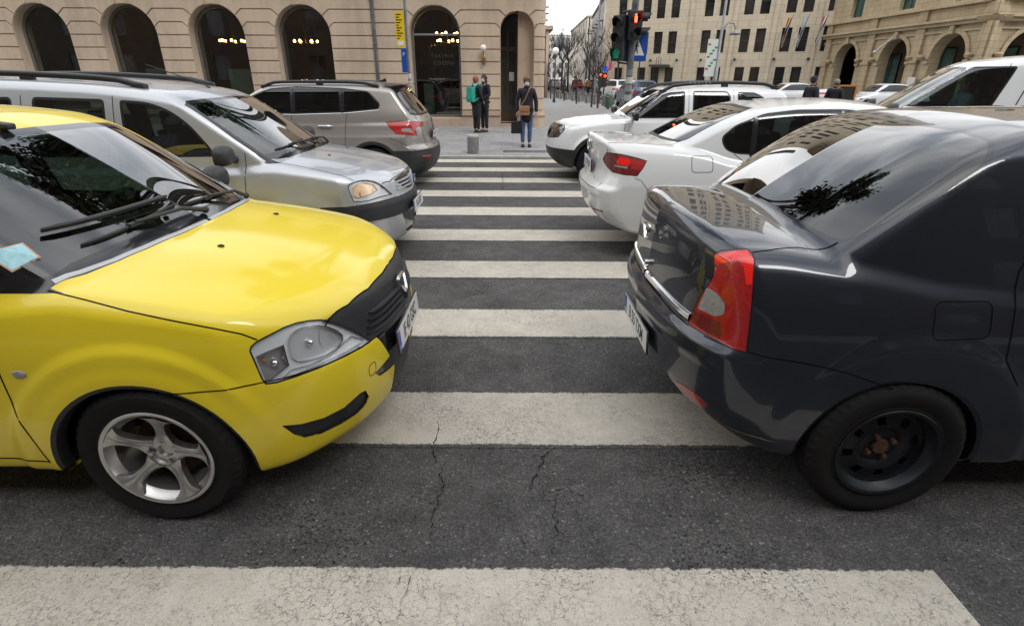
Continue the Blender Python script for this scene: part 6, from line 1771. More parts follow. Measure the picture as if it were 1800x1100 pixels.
# ------------------------------------------------------------------ the tall sand-coloured block, the palace and the far street
def build_tan_building():
    ST = mat_stone('sand_stone', (.58, .50, .38), joint=(1.1, .55, .012), var=.09); G = dark_glass('office_glass', (.020, .018, .017)); FR = pbr('office_frame', (.02, .03, .03), .5)
    root = thing('office_block', 'tall sand coloured stone block with rows of paired dark windows behind the traffic light', 'building')
    p, q = (9.5, 62.0), (28.6, 51.6)
    F = Facade(root, p, q, 30, ST, .35); Lw = F.Lw
    bays = []; x = 2.9
    cols = [1.7, 4.15, 5.55, 6.95, 10.1, 11.45, 13.6, 14.95, 17.1, 18.45, 20.4]
    rows = [(.9, 3.0)] + [(6.05+3.3*k*1.0-1.85, 1.95) for k in range(0, 8)]
    rows = [(.35, 2.35), (3.95, 1.95), (7.05, 2.1), (10.4, 2.0), (13.6, 2.0), (16.8, 2.0), (20, 2.0), (23.2, 2.0), (26.4, 2.0)]
    for z, h in rows:
        for c in cols: F.rect(c, z, .82, h)
    F.done()
    tp = {}
    for z, h in rows:
        for c in cols:
            w_ = window_unit(F, c, z, .82, h, .22, FR, G, (1, 2), .05, tp.get(h)); tp.setdefault(h, w_)
    # side wall towards the street, upright ribs, cornice
    S = Facade(root, (14.4, 95), p, 30, ST, .35, 'side_wall')
    for z, h in rows:
        for c in range(8): S.rect(2.5+c*3.7, z, 1.0, h)
    S.done()
    for z, h in rows:
        for c in range(8):
            w_ = window_unit(S, 2.5+c*3.7, z, 1.0, h, .22, FR, G, (1, 2), .05, tp.get(('s', h))); tp.setdefault(('s', h), w_)
    for c in (2.5, 8.6, 12.55, 16.0, 19.45): MB().b2((c-.18, 0, .002), (c+.18, 29.4, .12), 0, F.M).build('pilaster', ST, root)
    m = MB()
    m.b2((0, 6.35, .002), (Lw, 6.5, .06), 0, F.M) if False else None
    m.b2((-.4, 29.4, -.2), (Lw+.4, 30.2, .5), 0, F.M); m.build('cornice', ST, root)
    m = MB(); m.b2((0, .0, -12), (Lw, 29.5, -11.8), 0, F.M); m.b2((0, .0, -12), (.2, 29.5, -.4), 0, F.M); m.b2((Lw-.2, 0, -12), (Lw, 29.5, -.4), 0, F.M); m.b2((0, 29, -12), (Lw, 29.3, -.4), 0, F.M); m.b2((0, 0, -6.2), (Lw, 29, -6), 0, F.M); m.build('inner_wall', pbr('room_wall', (.10, .065, .04), .9, var=.4, vscale=1.5), root)
    # entrance canopy with small crest
    m = MB(); m.b2((5.15, 2.75, .0), (7.0, 2.95, 1.0), 0, F.M); m.b2((5.2, .0, .002), (5.5, 2.7, .25), 0, F.M) if False else None
    for i in range(3): m.tube([F.M @ Vector((5.8+.22*i, 2.95, .7)), F.M @ Vector((5.8+.22*i, 3.6+.15*(i == 1), .7))], .03, 6)
    m.build('canopy', pbr('canopy_dark', (.05, .045, .04), .5), root)
    for i, c in enumerate((2.5, 5.0, 7.6, 9.9, 13.0, 16.4, 19.2)):
        v = F.M @ Vector((c, 3.35, .12)); t = thing('floodlight', 'small dark floodlight on the sand coloured wall between the two lowest window rows', 'lamp', v, group='floodlights along the sand coloured block')
        m = MB(); m.ball((0, -.1, 0), .13, n=10); m.b2((-.03, -.1, -.05), (.03, .1, .02)); m.build('lamp_head', FR, t)
    # flags on slanted poles
    for i, (c, cols_, lb) in enumerate(((16.9, ((.02, .05, .35), (.6, .5, .03), (.6, .03, .03)), 'blue yellow and red flag hanging from a slanted pole, left of three'), (18.15, ((.5, .55, .65),)*3, 'pale flag wrapped round its pole, middle of three'), (19.6, ((.02, .04, .3), (.7, .7, .7), (.6, .02, .03)), 'blue white and red flag hanging from a slanted pole, right of three'))):
        v = F.M @ Vector((c, 4.3, .15)); t = thing('flag', lb, 'flag', v, group='flags on the sand coloured block')
        ang = math.atan2(q[1]-p[1], q[0]-p[0]); t.rotation_euler = (0, 0, ang)
        MB().tube([(0, 0, 0), (.55, -1.6, 2.4)], .035, 8).build('pole', pbr('pale_metal', (.55, .55, .55), .4, metal=.5), t)
        for k in range(3):
            vs = []; n = 8
            for j in range(n+1):
                s = j/n
                for e in range(3):
                    u = (k+e/2)/3
                    vs.append((.5-.55*s-.25*u*(1-s)*1.0+.06*math.sin(6*s+4*u), -1.5+.35*s+.05*math.sin(9*u+5*s), 2.2-1.8*s-.55*u*s))
            m = MB(); m.add(vs, [(j*3+e, j*3+e+1, (j+1)*3+e+1, (j+1)*3+e) for j in range(n) for e in range(2)]); m.build('flag_band', pbr('flag_%d%d' % (i, k), cols_[k], .8), t, smooth=60)
def palace_facade(root, p, q, arches, ST, H=8.0, ph=(0, 0)):
    F = Facade(root, p, q, H, ST, .7)
    r, zs = 1.45, 2.95
    for c in arches: F.holes.append(arch_pts(c, r, zs, 0.1, 18))
    wins = []
    for c in arches: F.rect(c, 6.25, 1.5, 1.7); wins.append(c)
    F.done()
    m = MB()
    m.b2((-.15, 4.85, 0), (F.Lw+.15, 5.05, .35), 0, F.M); m.b2((-.15, 5.05, 0), (F.Lw+.15, 5.2, .55), 0, F.M); m.b2((-.1, 4.45, 0), (F.Lw+.1, 4.6, .14), 0, F.M)
    m.b2((-.15, 5.9, 0), (F.Lw+.15, 6.05, .45), 0, F.M); m.b2((-.1, 5.2, 0), (F.Lw+.1, 5.9, .12), 0, F.M)
    m.build('cornice', ST, root, bevel=.03)
    xs = sorted([c-2.75 for c in arches]+[arches[-1]+2.75])
    for x in xs:
        m = MB(); m.b2((x-.38, 0, .002), (x+.38, 4.85, .22), 0, F.M); m.b2((x-.46, 2.72, .002), (x+.46, 2.92, .32), 0, F.M); m.b2((x-.46, 0, .0), (x+.46, .7, .30), 0, F.M); m.b2((x-.36, 5.2, .1), (x+.36, 5.9, .3), 0, F.M)
        m.build('pilaster', ST, root, bevel=.02)
    m = MB()
    for c in arches:
        n = 18; vs = []
        for a_, d_ in ((r+.02, .002), (r+.02, .12), (r+.30, .12), (r+.30, .002)):
            for i in range(n+1):
                t = math.pi*i/n; vs.append(F.M @ Vector((c+a_*math.cos(t), zs+a_*math.sin(t), d_)))
        m.add(vs, [(j*(n+1)+i, j*(n+1)+i+1, (j+1)*(n+1)+i+1, (j+1)*(n+1)+i) for j in range(3) for i in range(n)])
        m.b2((c-.16, zs+r-.05, .1), (c+.16, zs+r+.42, .30), 0, F.M)
        for sx in (-1, 1): m.b2((c+sx*(r+.02)-.12*0, 2.66, -.3) if sx > 0 else (c-r-.42, 2.66, -.3), (c+sx*(r+.02)+.40, 2.84, .16) if sx > 0 else (c-r-.02, 2.84, .16), 0, F.M)
        for sx in (-1, 1): m.lathe([(.001, 0), (.2, .05), (.26, .2), (.14, .3), (.001, .34)], 10, 0, F.M @ Matrix.Translation((c+sx*(r+.55), 2.9, .3)) @ Matrix.Rotation(R(-90), 4, 'X'))
    m.build('arch_surround', ST, root, smooth=30)
    # balusters in the upper parapet band and long panels
    fr = pbr('palace_frame', (.03, .035, .03), .5)
    for c in wins:
        window_unit(F, c, 6.25, 1.5, 1.7, .3, fr, dark_glass('palace_glass', (.02, .05, .04)), (2, 1))
    # arcade behind: inner wall with tall windows
    a0, a1 = ph; m = MB(); m.b2((a0, 0, -5.0), (F.Lw+a1, 8, -4.8), 0, F.M); m.b2((a0, 4.5, -4.8), (F.Lw+a1, 4.7, -.71), 0, F.M); m.b2((a0, 0, -4.8), (F.Lw+a1, .12, -.71), 0, F.M); m.build('arcade_wall', mat_stone('arcade_stone', (.26, .20, .13)), root)
    for c in arches: window_unit(F, c-1.0, .5, 1.9, 3.2, 4.7, pbr('palace_frame', (.03, .035, .03), .5), dark_glass('arcade_glass', (.10, .16, .14), .1), (2, 2), .08)
    return F
def build_palace():
    ST = mat_stone('palace_stone', (.43, .345, .225), joint=(.9, .38, .014), var=.16)
    root = thing('palace', 'ochre stone palace with round arches and heavy cornices on the right', 'building')
    # street side, seen very obliquely, and the bent corner
    F = palace_facade(root, (27.5, 52.4), (28.25, 35.9), [3.4, 9.05, 14.1], ST, ph=(-14, -1))
    G2 = palace_facade(root, (28.4, 35.6), (40.5, 37.0), [2.55, 8.1], ST, ph=(.9, 2))
    m = MB(); m.lathe([(.5, 0), (.5, 4.8), (.75, 4.86), (.95, 5.15), (.6, 5.25), (.55, 5.9), (.85, 6.0), (.5, 6.1), (.5, 8)], 24, 0, Matrix.Translation((28.55, 35.95, 0))); m.build('corner_column', ST, root, smooth=40)
    UP = MB(); UP.b2((28.6, 36.2, 8), (40, 52, 14)); UP.b2((28.2, 36.0, 8.0), (40.4, 52.6, 8.3)); UP.build('upper_storey', ST, root)
    # white plaque between the arches, pale projector arm over the second arch
    pq = MB(); pq.b2((11.45, 1.2, .24), (12.2, 1.85, .27), 0, F.M); pq.build('plaque', pbr('plaque_white', (.6, .58, .53), .6), root)
    m = MB(); a = F.M @ Vector((9.3, 4.6, .4)); b = F.M @ Vector((9.6, 3.5, 1.9)); m.tube([a, b], .05, 8); m.ball(b, .12, n=10); m.build('spotlight_arm', pbr('pale_metal', (.55, .55, .55), .4, metal=.5), root, smooth=40)
def simple_block(name, label, p, q, H, mat, depth, cols, rows, ww, wh, z0, fl, gl, roof=None, cat='building', balcony=False, seed=1):
    """a block with its front p->q and a body behind it; every window a part"""
    root = thing(name, label, cat)
    F = Facade(root, p, q, H, mat, .25); rr = random.Random(seed)
    xs = [F.Lw*(i+.5)/cols for i in range(cols)]
    for j in range(rows):
        for x in xs: F.rect(x, z0+fl*j, ww, wh)
    F.done(); tpl = None
    for j in range(rows):
        for x in xs:
            w_ = window_unit(F, x, z0+fl*j, ww, wh, .15, pbr('far_frame', (.25, .25, .24), .6), gl, (2, 1), .05, tpl); tpl = tpl or w_
    m = MB(); m.b2((0, 0, -depth), (F.Lw, H, -.5), 0, F.M); m.b2((-.2, H-.3, -depth), (F.Lw+.2, H, .35), 0, F.M); m.build('block', mat, root)
    if balcony:
        m = MB()
        for j in range(1, rows, 1):
            x = xs[rr.randrange(cols)]; 
            for x in xs[::2]: m.b2((x-1.2, z0+fl*j-.9, .0), (x+1.2, z0+fl*j-.75, 1.0), 0, F.M); m.b2((x-1.2, z0+fl*j-.75, .92), (x+1.2, z0+fl*j+.1, 1.0), 0, F.M)
        m.build('balcony', pbr('balcony_grey', (.33, .31, .29), .8, var=.2, vscale=.5), root)
    return root, F
def build_far_street():
    gl = dark_glass('far_glass', (.06, .065, .07), .15)
    def st(n, c): return mat_stone(n, c, var=.12)
    # left of the street, just showing past the corner
    simple_block('town_house', 'narrow beige building just behind the near stone corner with metal mast on its roof', (3.1, 52), (3.0, 75), 5.8, st('far_a', (.42, .34, .26)), 14, 6, 2, 1.0, 1.4, 1.2, 2.4, gl)
    m = MB()
    for a in ((0, 0), (.6, 0), (.3, .5)): m.tube([(a[0], a[1], 0), (a[0], a[1], 1.5)], .03, 6)
    for z in (.5, 1.0, 1.5): m.b2((-.2, -.1, z), (.8, .6, z+.05))
    o = m.build('roof_mast', pbr('mast_metal', (.12, .12, .13), .5, metal=.5)); o.location = (2.3, 53, 5.8); tag(o, 'small lattice mast with platforms on the narrow beige building', 'mast')
    # the domed building closing the view
    root, F = simple_block('domed_building', 'pale domed building that closes the view at the end of the street', (4, 300), (44, 300), 14.5, st('far_b', (.50, .47, .43)), 18, 13, 3, 1.6, 2.6, 2.2, 4.2, gl)
    SL_ = pbr('slate', (.10, .11, .13), .5, var=.2, vscale=.4)
    m = MB(); m.lathe([(4.6, 14.5), (4.6, 16.6), (4.2, 16.7), (3.9, 18.2), (3.0, 19.8), (1.5, 20.8), (.6, 21.1), (.55, 22.2), (.001, 23.2)], 24, 0, Matrix.Translation((24.5, 304, 0))); m.build('dome', SL_, root, smooth=35)
    m = MB(); m.add([(30, 299.9, 14.5), (44, 299.9, 14.5), (43, 306, 18), (31, 306, 18), (30, 312, 14.5), (44, 312, 14.5)], [(0, 1, 2, 3), (3, 2, 5, 4), (0, 3, 4), (1, 5, 2)]); m.build('mansard_roof', SL_, root)
    m = MB()
    for x in (32, 35, 38, 41): m.b2((x-.6, 299.6, 14.8), (x+.6, 303, 16.8))
    m.build('dormer', st('far_b2', (.45, .43, .40)), root)
    # right side of the street: stepped blocks with balconies
    simple_block('apartment_block', 'grey stepped apartment block with balconies left of the sand coloured block', (17.6, 135), (15.2, 102), 14.2, st('far_c', (.40, .37, .34)), 14, 9, 5, 1.3, 1.3, 1.6, 2.5, gl, balcony=True)
    simple_block('apartment_block', 'lower pale apartment block with tall upper storey standing farther down the street', (17.8, 185), (17.2, 140), 15, st('far_d', (.55, .50, .43)), 12, 8, 5, 1.3, 1.5, 1.8, 2.7, gl)
    simple_block('city_block', 'wide cream building high above the dome at the far end', (8, 380), (70, 380), 27, st('far_e', (.56, .52, .46)), 14, 20, 6, 1.8, 2.4, 3, 4.0, gl)
    simple_block('city_block', 'brown town house behind the bare trees on the left of the far street', (4.4, 80), (5.2, 170), 8, st('far_f', (.36, .33, .30)), 14, 18, 3, 1.1, 1.4, 1.4, 2.4, gl)
def bare_tree(loc, h, seed, label, spread=.32, tr=.05, group='bare street trees'):
    rr = random.Random(seed); t = thing('bare_tree', label, 'tree', loc, rr.uniform(0, 6), group)
    BK = pbr('bark', (.045, .036, .030), .9, var=.3, vscale=20)
    m = MB(); top = h*.42
    m.tube([(0, 0, 0), (rr.uniform(-.03, .03), rr.uniform(-.03, .03), top*.5), (0, 0, top)], [tr*1.3, tr, tr*.85], 7); m.build('trunk', BK, t, smooth=50)
    m = MB()
    def br(p, d, ln, r, lv):
        n = 3; pts = [p]; rs = [r]
        for i in range(n):
            d = (d + Vector((rr.uniform(-.18, .18), rr.uniform(-.18, .18), rr.uniform(-.02, .14)))).normalized()
            pts.append(pts[-1]+d*ln/n); rs.append(r*(1-.5*(i+1)/n))
        m.tube(pts, rs, 4 if lv else 5, cap=False)
        if lv < 3:
            for k in range(rr.randint(3, 4)):
                i = rr.randint(1, n); a = rr.uniform(0, 6.28); dd = (d + Vector((math.cos(a), math.sin(a), .35))*rr.uniform(.45, .8)).normalized()
                br(pts[i], dd, ln*rr.uniform(.55, .75), rs[i]*.75, lv+1)
    for k in range(5):
        a = k*1.26+rr.uniform(-.3, .3); br(Vector((0, 0, top*(.9+.03*k))), Vector((math.cos(a)*spread*1.6, math.sin(a)*spread*1.6, 1)).normalized(), h*.27, tr*.6, 0)
    m.build('crown', BK, t); return t
def reflection_tree(loc, h, r, seed, label):
    rr = random.Random(seed); t = thing('reflection_tree', label, 'tree', loc)
    m = MB(); m.tube([(0, 0, 0), (.2, 0, h*.3), (0, .2, h*.62)], [.45, .34, .16], 10)
    ends = []
    for k in range(16):
        a = k*2.4; e = Vector((math.cos(a)*r*(.30+.5*((k*5) % 7)/7), math.sin(a)*r*.5, h*(.64+.022*k))); m.tube([(0, 0, h*(.28+.02*k)), e*.5+Vector((0, 0, h*.24)), e], [.14, .08, .04], 6); ends.append(e)
    m.build('trunk', pbr('bark', (.045, .036, .030), .9), t)
    vs, fs = [], []
    for k in range(13000):
        c = ends[rr.randrange(16)]; u = Vector((rr.gauss(0, 1), rr.gauss(0, 1), rr.gauss(0, .6)))
        p = c*rr.uniform(.93, 1.02)+u*r*.105; n = Vector((rr.gauss(0, 1), rr.gauss(0, 1), rr.gauss(0, 1))).normalized(); a = n.orthogonal().normalized()*.30; b = n.cross(a).normalized()*.20
        i = len(vs); vs += [p-a, p-b, p+a, p+b]; fs.append((i, i+1, i+2, i+3))
    m = MB(); m.add(vs, fs); m.build('crown', pbr('leaf', (.022, .030, .015), .7), t)
def build_behind():
    """what the paint and glass of the near cars mirror"""
    ST = mat_stone('rear_stone', (.10, .085, .07)); gl = dark_glass('far_glass', (.06, .065, .07), .15)
    reflection_tree((-4.5, 31, 0), 36, 7.5, 5, 'added tall dark tree, unseen behind the stone corner building, mirrored in the car windows')  # added out of view for the dark reflection in the car glass
    simple_block('street_block', 'long dark stone block across the road that shows only as a reflection in the cars', (60, -13), (-110, -13), 22, ST, 12, 38, 5, 1.5, 2.1, 1.4, 3.7, gl)
# ------------------------------------------------------------------ street furniture
def DKm(): return pbr('street_iron', (.018, .02, .022), .5, var=.3, vscale=8)
def build_furniture():
    DK = DKm(); GV = pbr('galvanised', (.24, .25, .26), .45, metal=.6, var=.25, vscale=6)
    # pole with the yellow and blue boards
    t = thing('sign_pole', 'thin metal pole with a yellow board over a small blue board by the shop window', 'sign', (-2.30, 12.9, .03))
    MB().tube([(0, 0, 0), (0, 0, 5)], .035, 10).build('pole', GV, t, smooth=50)
    b = MB().b2((-.22, -.05, 2.22), (-.04, -.03, 2.90)).build('yellow_board', pbr('sign_yellow', (.75, .52, .01), .45), t)
    for k, z in enumerate(np.arange(2.38, 2.86, .05)):
        MB().b2((-.20, -.054, z), (-.20+.05+.10*((k*7) % 5)/5, -.0505, z+.018)).build('text_line', pbr('plate_ink', (.01, .01, .012), .4), b)
    MB().b2((-.20, -.054, 2.25), (-.06, -.0505, 2.34)).build('white_field', pbr('plate_white', (.72, .72, .70), .35), b)
    b = MB().b2((-.14, -.05, 1.72), (-.03, -.03, 2.20)).build('blue_board', pbr('sign_blue', (.01, .07, .35), .4), t)
    text_mesh('P', .10, pbr('plate_white', (.72, .72, .70), .35), b, 'sign_letter', Matrix.Translation((-.085, -.052, 2.08)) @ Matrix.Rotation(R(90), 4, 'X'))
    for z in (1.3, 1.45, 1.6): MB().tube([(0, 0, z), (0, 0, z+.10)], .039, 10).build('sticker', pbr('sticker_pale', (.5, .5, .52), .6), t)
    # concrete bollard
    t = thing('bollard', 'short grey concrete bollard on the pavement at the end of the crossing', 'bollard', (-.93, 12.95, .03))
    m = MB(); m.lathe([(.135, 0), (.135, .36), (.13, .37)], 24); m.build('post', pbr('concrete', (.16, .155, .15), .85, var=.3, vscale=12, bmp=.002), t, smooth=40)
    m = MB(); m.lathe([(.137, .365), (.140, .38), (.135, .41), (.001, .42)], 24); m.build('cap', pbr('concrete_light', (.42, .41, .39), .8, var=.2, vscale=10), t, smooth=40)
    # traffic light post
    t = thing('traffic_light', 'traffic light post with a green vehicle lamp, a red pedestrian figure and blue crossing sign', 'traffic light', (2.65, 13.3, .03))
    MB().tube([(0, 0, 0), (0, 0, 6)], .075, 16).build('post', pbr('post_grey', (.10, .105, .11), .5, var=.5, vscale=10), t, smooth=50)
    def head(x, z, y, n, lit, name, rot=0, s=.27):
        M = Matrix.Translation((x, y, z)) @ Matrix.Rotation(R(rot), 4, 'Z')
        bx = MB(); bx.b2((-s*.52, -.08, 0), (s*.52, .10, n*s*1.12), 0, M); h = bx.build(name, DK, t, bevel=.02)
        for k in range(n):
            zz = (k+.5)*s*1.12; MM = M @ Matrix.Translation((0, -.08, zz)) @ Matrix.Rotation(R(90), 4, 'X')
            l = MB(); l.lathe([(s*.36, .0), (s*.34, .012), (.001, .02)], 20, 0, MM)
            colr = {0: (.03, .003, .003), 1: (.03, .02, .002), 2: (.004, .03, .015)}[(n-1-k) if n == 3 else (0 if k == 1 else 2)]
            on = lit == k
            if name == 'pedestrian_head' and on:
                l.build('lamp_glass', pbr('lens_off0', (.03, .003, .003), .3), h, smooth=40)
                f = MB(); f.ball((0, .062, .012), .022, n=8, M=MM); f.b2((-.028, -.06, .008), (.028, .035, .024), 0, MM); f.b2((-.022, -.085, .008), (-.003, -.055, .024), 0, MM); f.b2((.003, -.085, .008), (.022, -.055, .024), 0, MM)
                f.build('lit_figure', pbr('red_lit', (1, .1, .05), .3, emit=(1, .03, .01), es=9), h)
            else: l.build('lamp_glass', pbr('green_lit', (.01, .25, .14), .3, emit=(.02, .8, .40), es=.05) if on else pbr('lens_off%d' % int(colr[0]*1000), colr, .25, coat=1), h, smooth=40)
            v = MB(); vs = []; nn = 14
            for a_, d_ in ((s*.40, .0), (s*.40, .20), (s*.385, .20), (s*.385, .0)):
                for i in range(nn+1):
                    th = R(-35)+(math.pi+R(70))*i/nn; dd = d_*(1 if True else 1)*(.55+.45*max(0, math.sin(th)))
                    vs.append((a_*math.cos(th), a_*math.sin(th), dd))
            v.add(vs, [(j*(nn+1)+i, j*(nn+1)+i+1, (j+1)*(nn+1)+i+1, (j+1)*(nn+1)+i) for j in range(3) for i in range(nn)], 0, MM); v.build('visor', DK, h, smooth=40)
        return h
    head(-.30, 1.98, -.02, 3, 0, 'vehicle_head', -35, .27)
    head(-.02, 2.40, -.11, 2, 1, 'pedestrian_head', 12, .25)
    head(.12, 2.42, .06, 2, -1, 'side_head', 75, .25)
    br = MB(); br.tube([(-.27, 0, 2.95), (-.1, 0, 2.98), (0, 0, 2.98)], .02, 8); br.tube([(0, 0, 2.92), (.34, 0, 2.92), (.34, 0, 3.6)], .018, 8); br.tube([(-.27, 0, 1.95), (0, 0, 1.92)], .02, 8); br.build('bracket', DK, t, smooth=50)
    b = MB().b2((-.20, .085, 1.98), (.36, .10, 2.56)).build('crossing_sign', pbr('sign_blue', (.01, .07, .35), .4), t, bevel=.004)
    W = pbr('plate_white', (.72, .72, .70), .35)
    tri = MB(); tri.prism([(-.05, 2.10), (.31, 2.10), (.13, 2.47)], .079, .084, 0, None, 'XZ'); tr = tri.build('white_triangle', W, b)
    pm = MB(); I = pbr('plate_ink', (.01, .01, .012), .4); pm.ball((.135, .076, 2.37), .018, n=8); pm.tube([(.135, .076, 2.35), (.125, .076, 2.26)], .018, 6); pm.tube([(.125, .076, 2.26), (.085, .076, 2.15)], .011, 6); pm.tube([(.125, .076, 2.26), (.16, .076, 2.15)], .011, 6); pm.tube([(.13, .076, 2.33), (.09, .076, 2.27)], .008, 6); pm.tube([(.13, .076, 2.33), (.17, .076, 2.28)], .008, 6); pm.build('walking_figure', I, tr)
    for i, (z, c) in enumerate(((1.15, (.35, .36, .36)), (1.35, (.22, .23, .25)), (1.52, (.5, .49, .45)), (1.68, (.2, .2, .22)))):
        MB().tube([(0, 0, z), (0, 0, z+.13)], .0775, 14).build('sticker', pbr('sticker%d' % i, c, .7, var=.4, vscale=40), t, smooth=50)
    # tall lamp post with a green and white banner
    t = thing('lamp_post', 'tall grey lamp post with a hanging lantern and a green and white banner', 'street lamp', (8.5, 24.5, .0))
    MB().tube([(0, 0, 0), (0, 0, 2.1), (0, 0, 2.15), (0, 0, 9)], [.10, .09, .055, .05], 12).build('post', GV, t, smooth=50)
    m = MB(); m.tube([(0, 0, 3.4), (.2, 0, 3.75), (.45, 0, 3.72), (.55, 0, 3.5)], .03, 8); m.build('arm', GV, t, smooth=50)
    m = MB(); m.lathe([(.04, .16), (.08, .10), (.22, .0), (.20, -.04), (.001, -.05)], 18, 0, Matrix.Translation((.55, 0, 3.35))); m.build('lantern', GV, t, smooth=40)
    bn = MB().b2((-.50, -.02, 1.75), (-.08, .0, 3.15)).build('banner', pbr('banner_white', (.62, .66, .62), .7), t)
    gm = pbr('banner_green', (.03, .26, .12), .7); rm = pbr('banner_red', (.5, .05, .04), .7)
    for k in range(9):
        x = -.47+.09*(k*5 % 4); z = 2.0+.115*k
        MB().b2((x, -.026, z), (x+.10+.03*(k % 2), -.0215, z+.07)).build('banner_mark', gm if k % 4 else rm, bn)
    # slim tall pole and globe lamps farther down the street
    tag(MB().tube([(7.35, 52, 0), (7.35, 52, 16)], [.10, .06], 10).build('mast', GV, smooth=50), 'tall slim grey mast beside the street left of the sand coloured block', 'pole')
    for i, (x, y, lb) in enumerate(((3.0, 42, 'old street lamp with white globe just past the near stone corner'), (8.6, 40, 'old street lamp with white globe beside the bare trees nearer the traffic light'))):
        t = thing('globe_lamp', lb, 'street lamp', (x, y, 0), group='globe street lamps')
        m = MB(); m.lathe([(.12, 0), (.09, .3), (.05, .5), (.04, 3.0), (.09, 3.05), (.09, 3.15), (.05, 3.2)], 12); m.build('post', DK, t, smooth=40)
        MB().ball((0, 0, 3.42), .24, n=16).build('globe', pbr('opal_glass', (.85, .84, .80), .25, coat=.5), t, smooth=60)
    # litter bin
    t = thing('litter_bin', 'green domed litter bin on the pavement beside the white off-road car', 'bin', (5.5, 33, .03))
    GB = pbr('bin_green', (.035, .075, .045), .5, var=.2, vscale=8)
    m = MB(); m.lathe([(.19, .08), (.21, .1), (.23, .62), (.22, .64)], 22); m.tube([(0, 0, 0), (0, 0, .1)], .06, 8); m.build('body', GB, t, smooth=40)
    m = MB(); m.lathe([(.24, .70), (.245, .72), (.22, .82), (.15, .90), (.001, .93)], 22); m.b2((-.2, -.02, .6), (-.17, .02, .74)); m.b2((.17, -.02, .6), (.2, .02, .74)); m.build('lid', pbr('bin_lid', (.10, .14, .11), .35, coat=.4), t, smooth=40)
    # row of low posts along the street edge
    first = None
    for k in range(16):
        y = 23+k*2.0; x = 7.1-max(0, y-23)*.085 if y < 36 else 5.95-(y-36)*.146; x = max(x, 4.0)
        if first is None:
            first = thing('kerb_post', 'low grey post in the row along the street edge', 'bollard', (x, y, .03), group='low posts along the street edge')
            m = MB(); m.lathe([(.07, 0), (.07, .5), (.10, .52), (.10, .60), (.001, .66)], 12); m.build('post', pbr('concrete', (.16, .155, .15), .85), first, smooth=40)
            b = MB().b2((.09, -.16, .0), (.15, .16, .42)).build('panel', pbr('post_panel', (.30, .29, .27), .8), first); o = first
        else: o = copy_tree(first); o.location = (x, y, .03)
    ys = [(3.35, 46), (3.35, 36), (3.3, 29), (3.6, 25.0), (3.9, 22.5)]
    pos = [(968, 188, 50), (992, 187, 45), (1014, 191, 40), (1041, 193, 35), (1052, 194, 34)]
    lbs = ['thin bare tree nearest the globe lamp at the street edge', 'thin bare tree in front of the white far cars', 'thin bare tree in front of the far crowd', 'thin bare tree left of the parked white hatchback', 'thin bare tree nearest to the green litter bin']
    for i, (u, v, D) in enumerate(pos):
        P = px_at_y(u, 165, D); bare_tree((float(P[0]), D, .03), (3.4, 3.4, 3.4, 4.2, 3.6)[i], 11+i, lbs[i], .5, .05)
    for i, (x, y, h) in enumerate(((5.2, 62, 8), (6.6, 70, 8.5), (9.4, 72, 9), (10.4, 58, 8), (5.0, 84, 8))):
        bare_tree((x, y, 0), h, 31+i, ['bare tree in the far street left of the crowd', 'bare tree in the middle of the far street view', 'dense bare tree below the grey apartment block', 'dense bare tree next to the sand coloured block', 'small bare tree in front of the brown town house'][i], .5, .11)
    # far red traffic lights
    for i, (u, v, D) in enumerate(((1056, 132, 42), (1063, 134, 42), (1068, 146, 60))):
        P = px_at_y(u, v, D); lb = ['small red traffic light left of a pair above the white hatchback', 'small red traffic light right of a pair above the white hatchback', 'tiny red traffic light on a post right above the white hatchback roof'][i]
        t = thing('signal_lamp', lb, 'traffic light', (float(P[0]), D, 0), group='far red signals'); z = float(P[2]); s = D/42
        MB().tube([(0, 0, 0), (0, 0, z+.3)], .05, 6).build('post', DK, t); MB().b2((-.16*s, -.1, z-.75*s), (.16*s, .12, z+.2*s)).build('case', DK, t)
        MB().ball((0, -.12, z), .09*s, n=10).build('lamp_glass', pbr('red_lit_far', (1, .1, .05), .3, emit=(1, .05, .01), es=2.5), t)
    # blue and pink signs over the far crowd
    P = px_at_y(1063, 125, 44); t = thing('road_sign', 'small blue road sign with pink panel over the far signals', 'sign', (float(P[0]), 44, 0))
    MB().tube([(0, 0, 0), (0, 0, 2.7)], .04, 6).build('post', DK, t); MB().b2((-.2, -.05, 2.15), (.2, -.03, 2.5)).build('blue_panel', pbr('sign_blue2', (.02, .12, .6), .5), t); MB().b2((.25, -.05, 2.2), (.5, -.03, 2.75)).build('pink_panel', pbr('sign_pink', (.6, .05, .2), .5), t)
    # A-board by the palace
    P = px_at_y(1487, 170, 22.5); t = thing('menu_board', 'black chalk board with an orange wooden frame standing by the palace arcade', 'board', (float(P[0]), 22.5, .12), R(-25))
    m = MB()
    for a, b in (((-.32, -.03, 0), (-.26, .03, 1.35)), ((.26, -.03, 0), (.32, .03, 1.35)), ((-.26, -.03, 1.29), (.26, .03, 1.35)), ((-.26, -.03, .2), (.26, .03, .26))): m.b2(a, b)
    m.build('frame', pbr('orange_wood', (.55, .22, .04), .6), t); MB().b2((-.26, -.01, .26), (.26, .01, 1.29)).build('chalk_panel', pbr('chalk_black', (.02, .022, .022), .7), t)
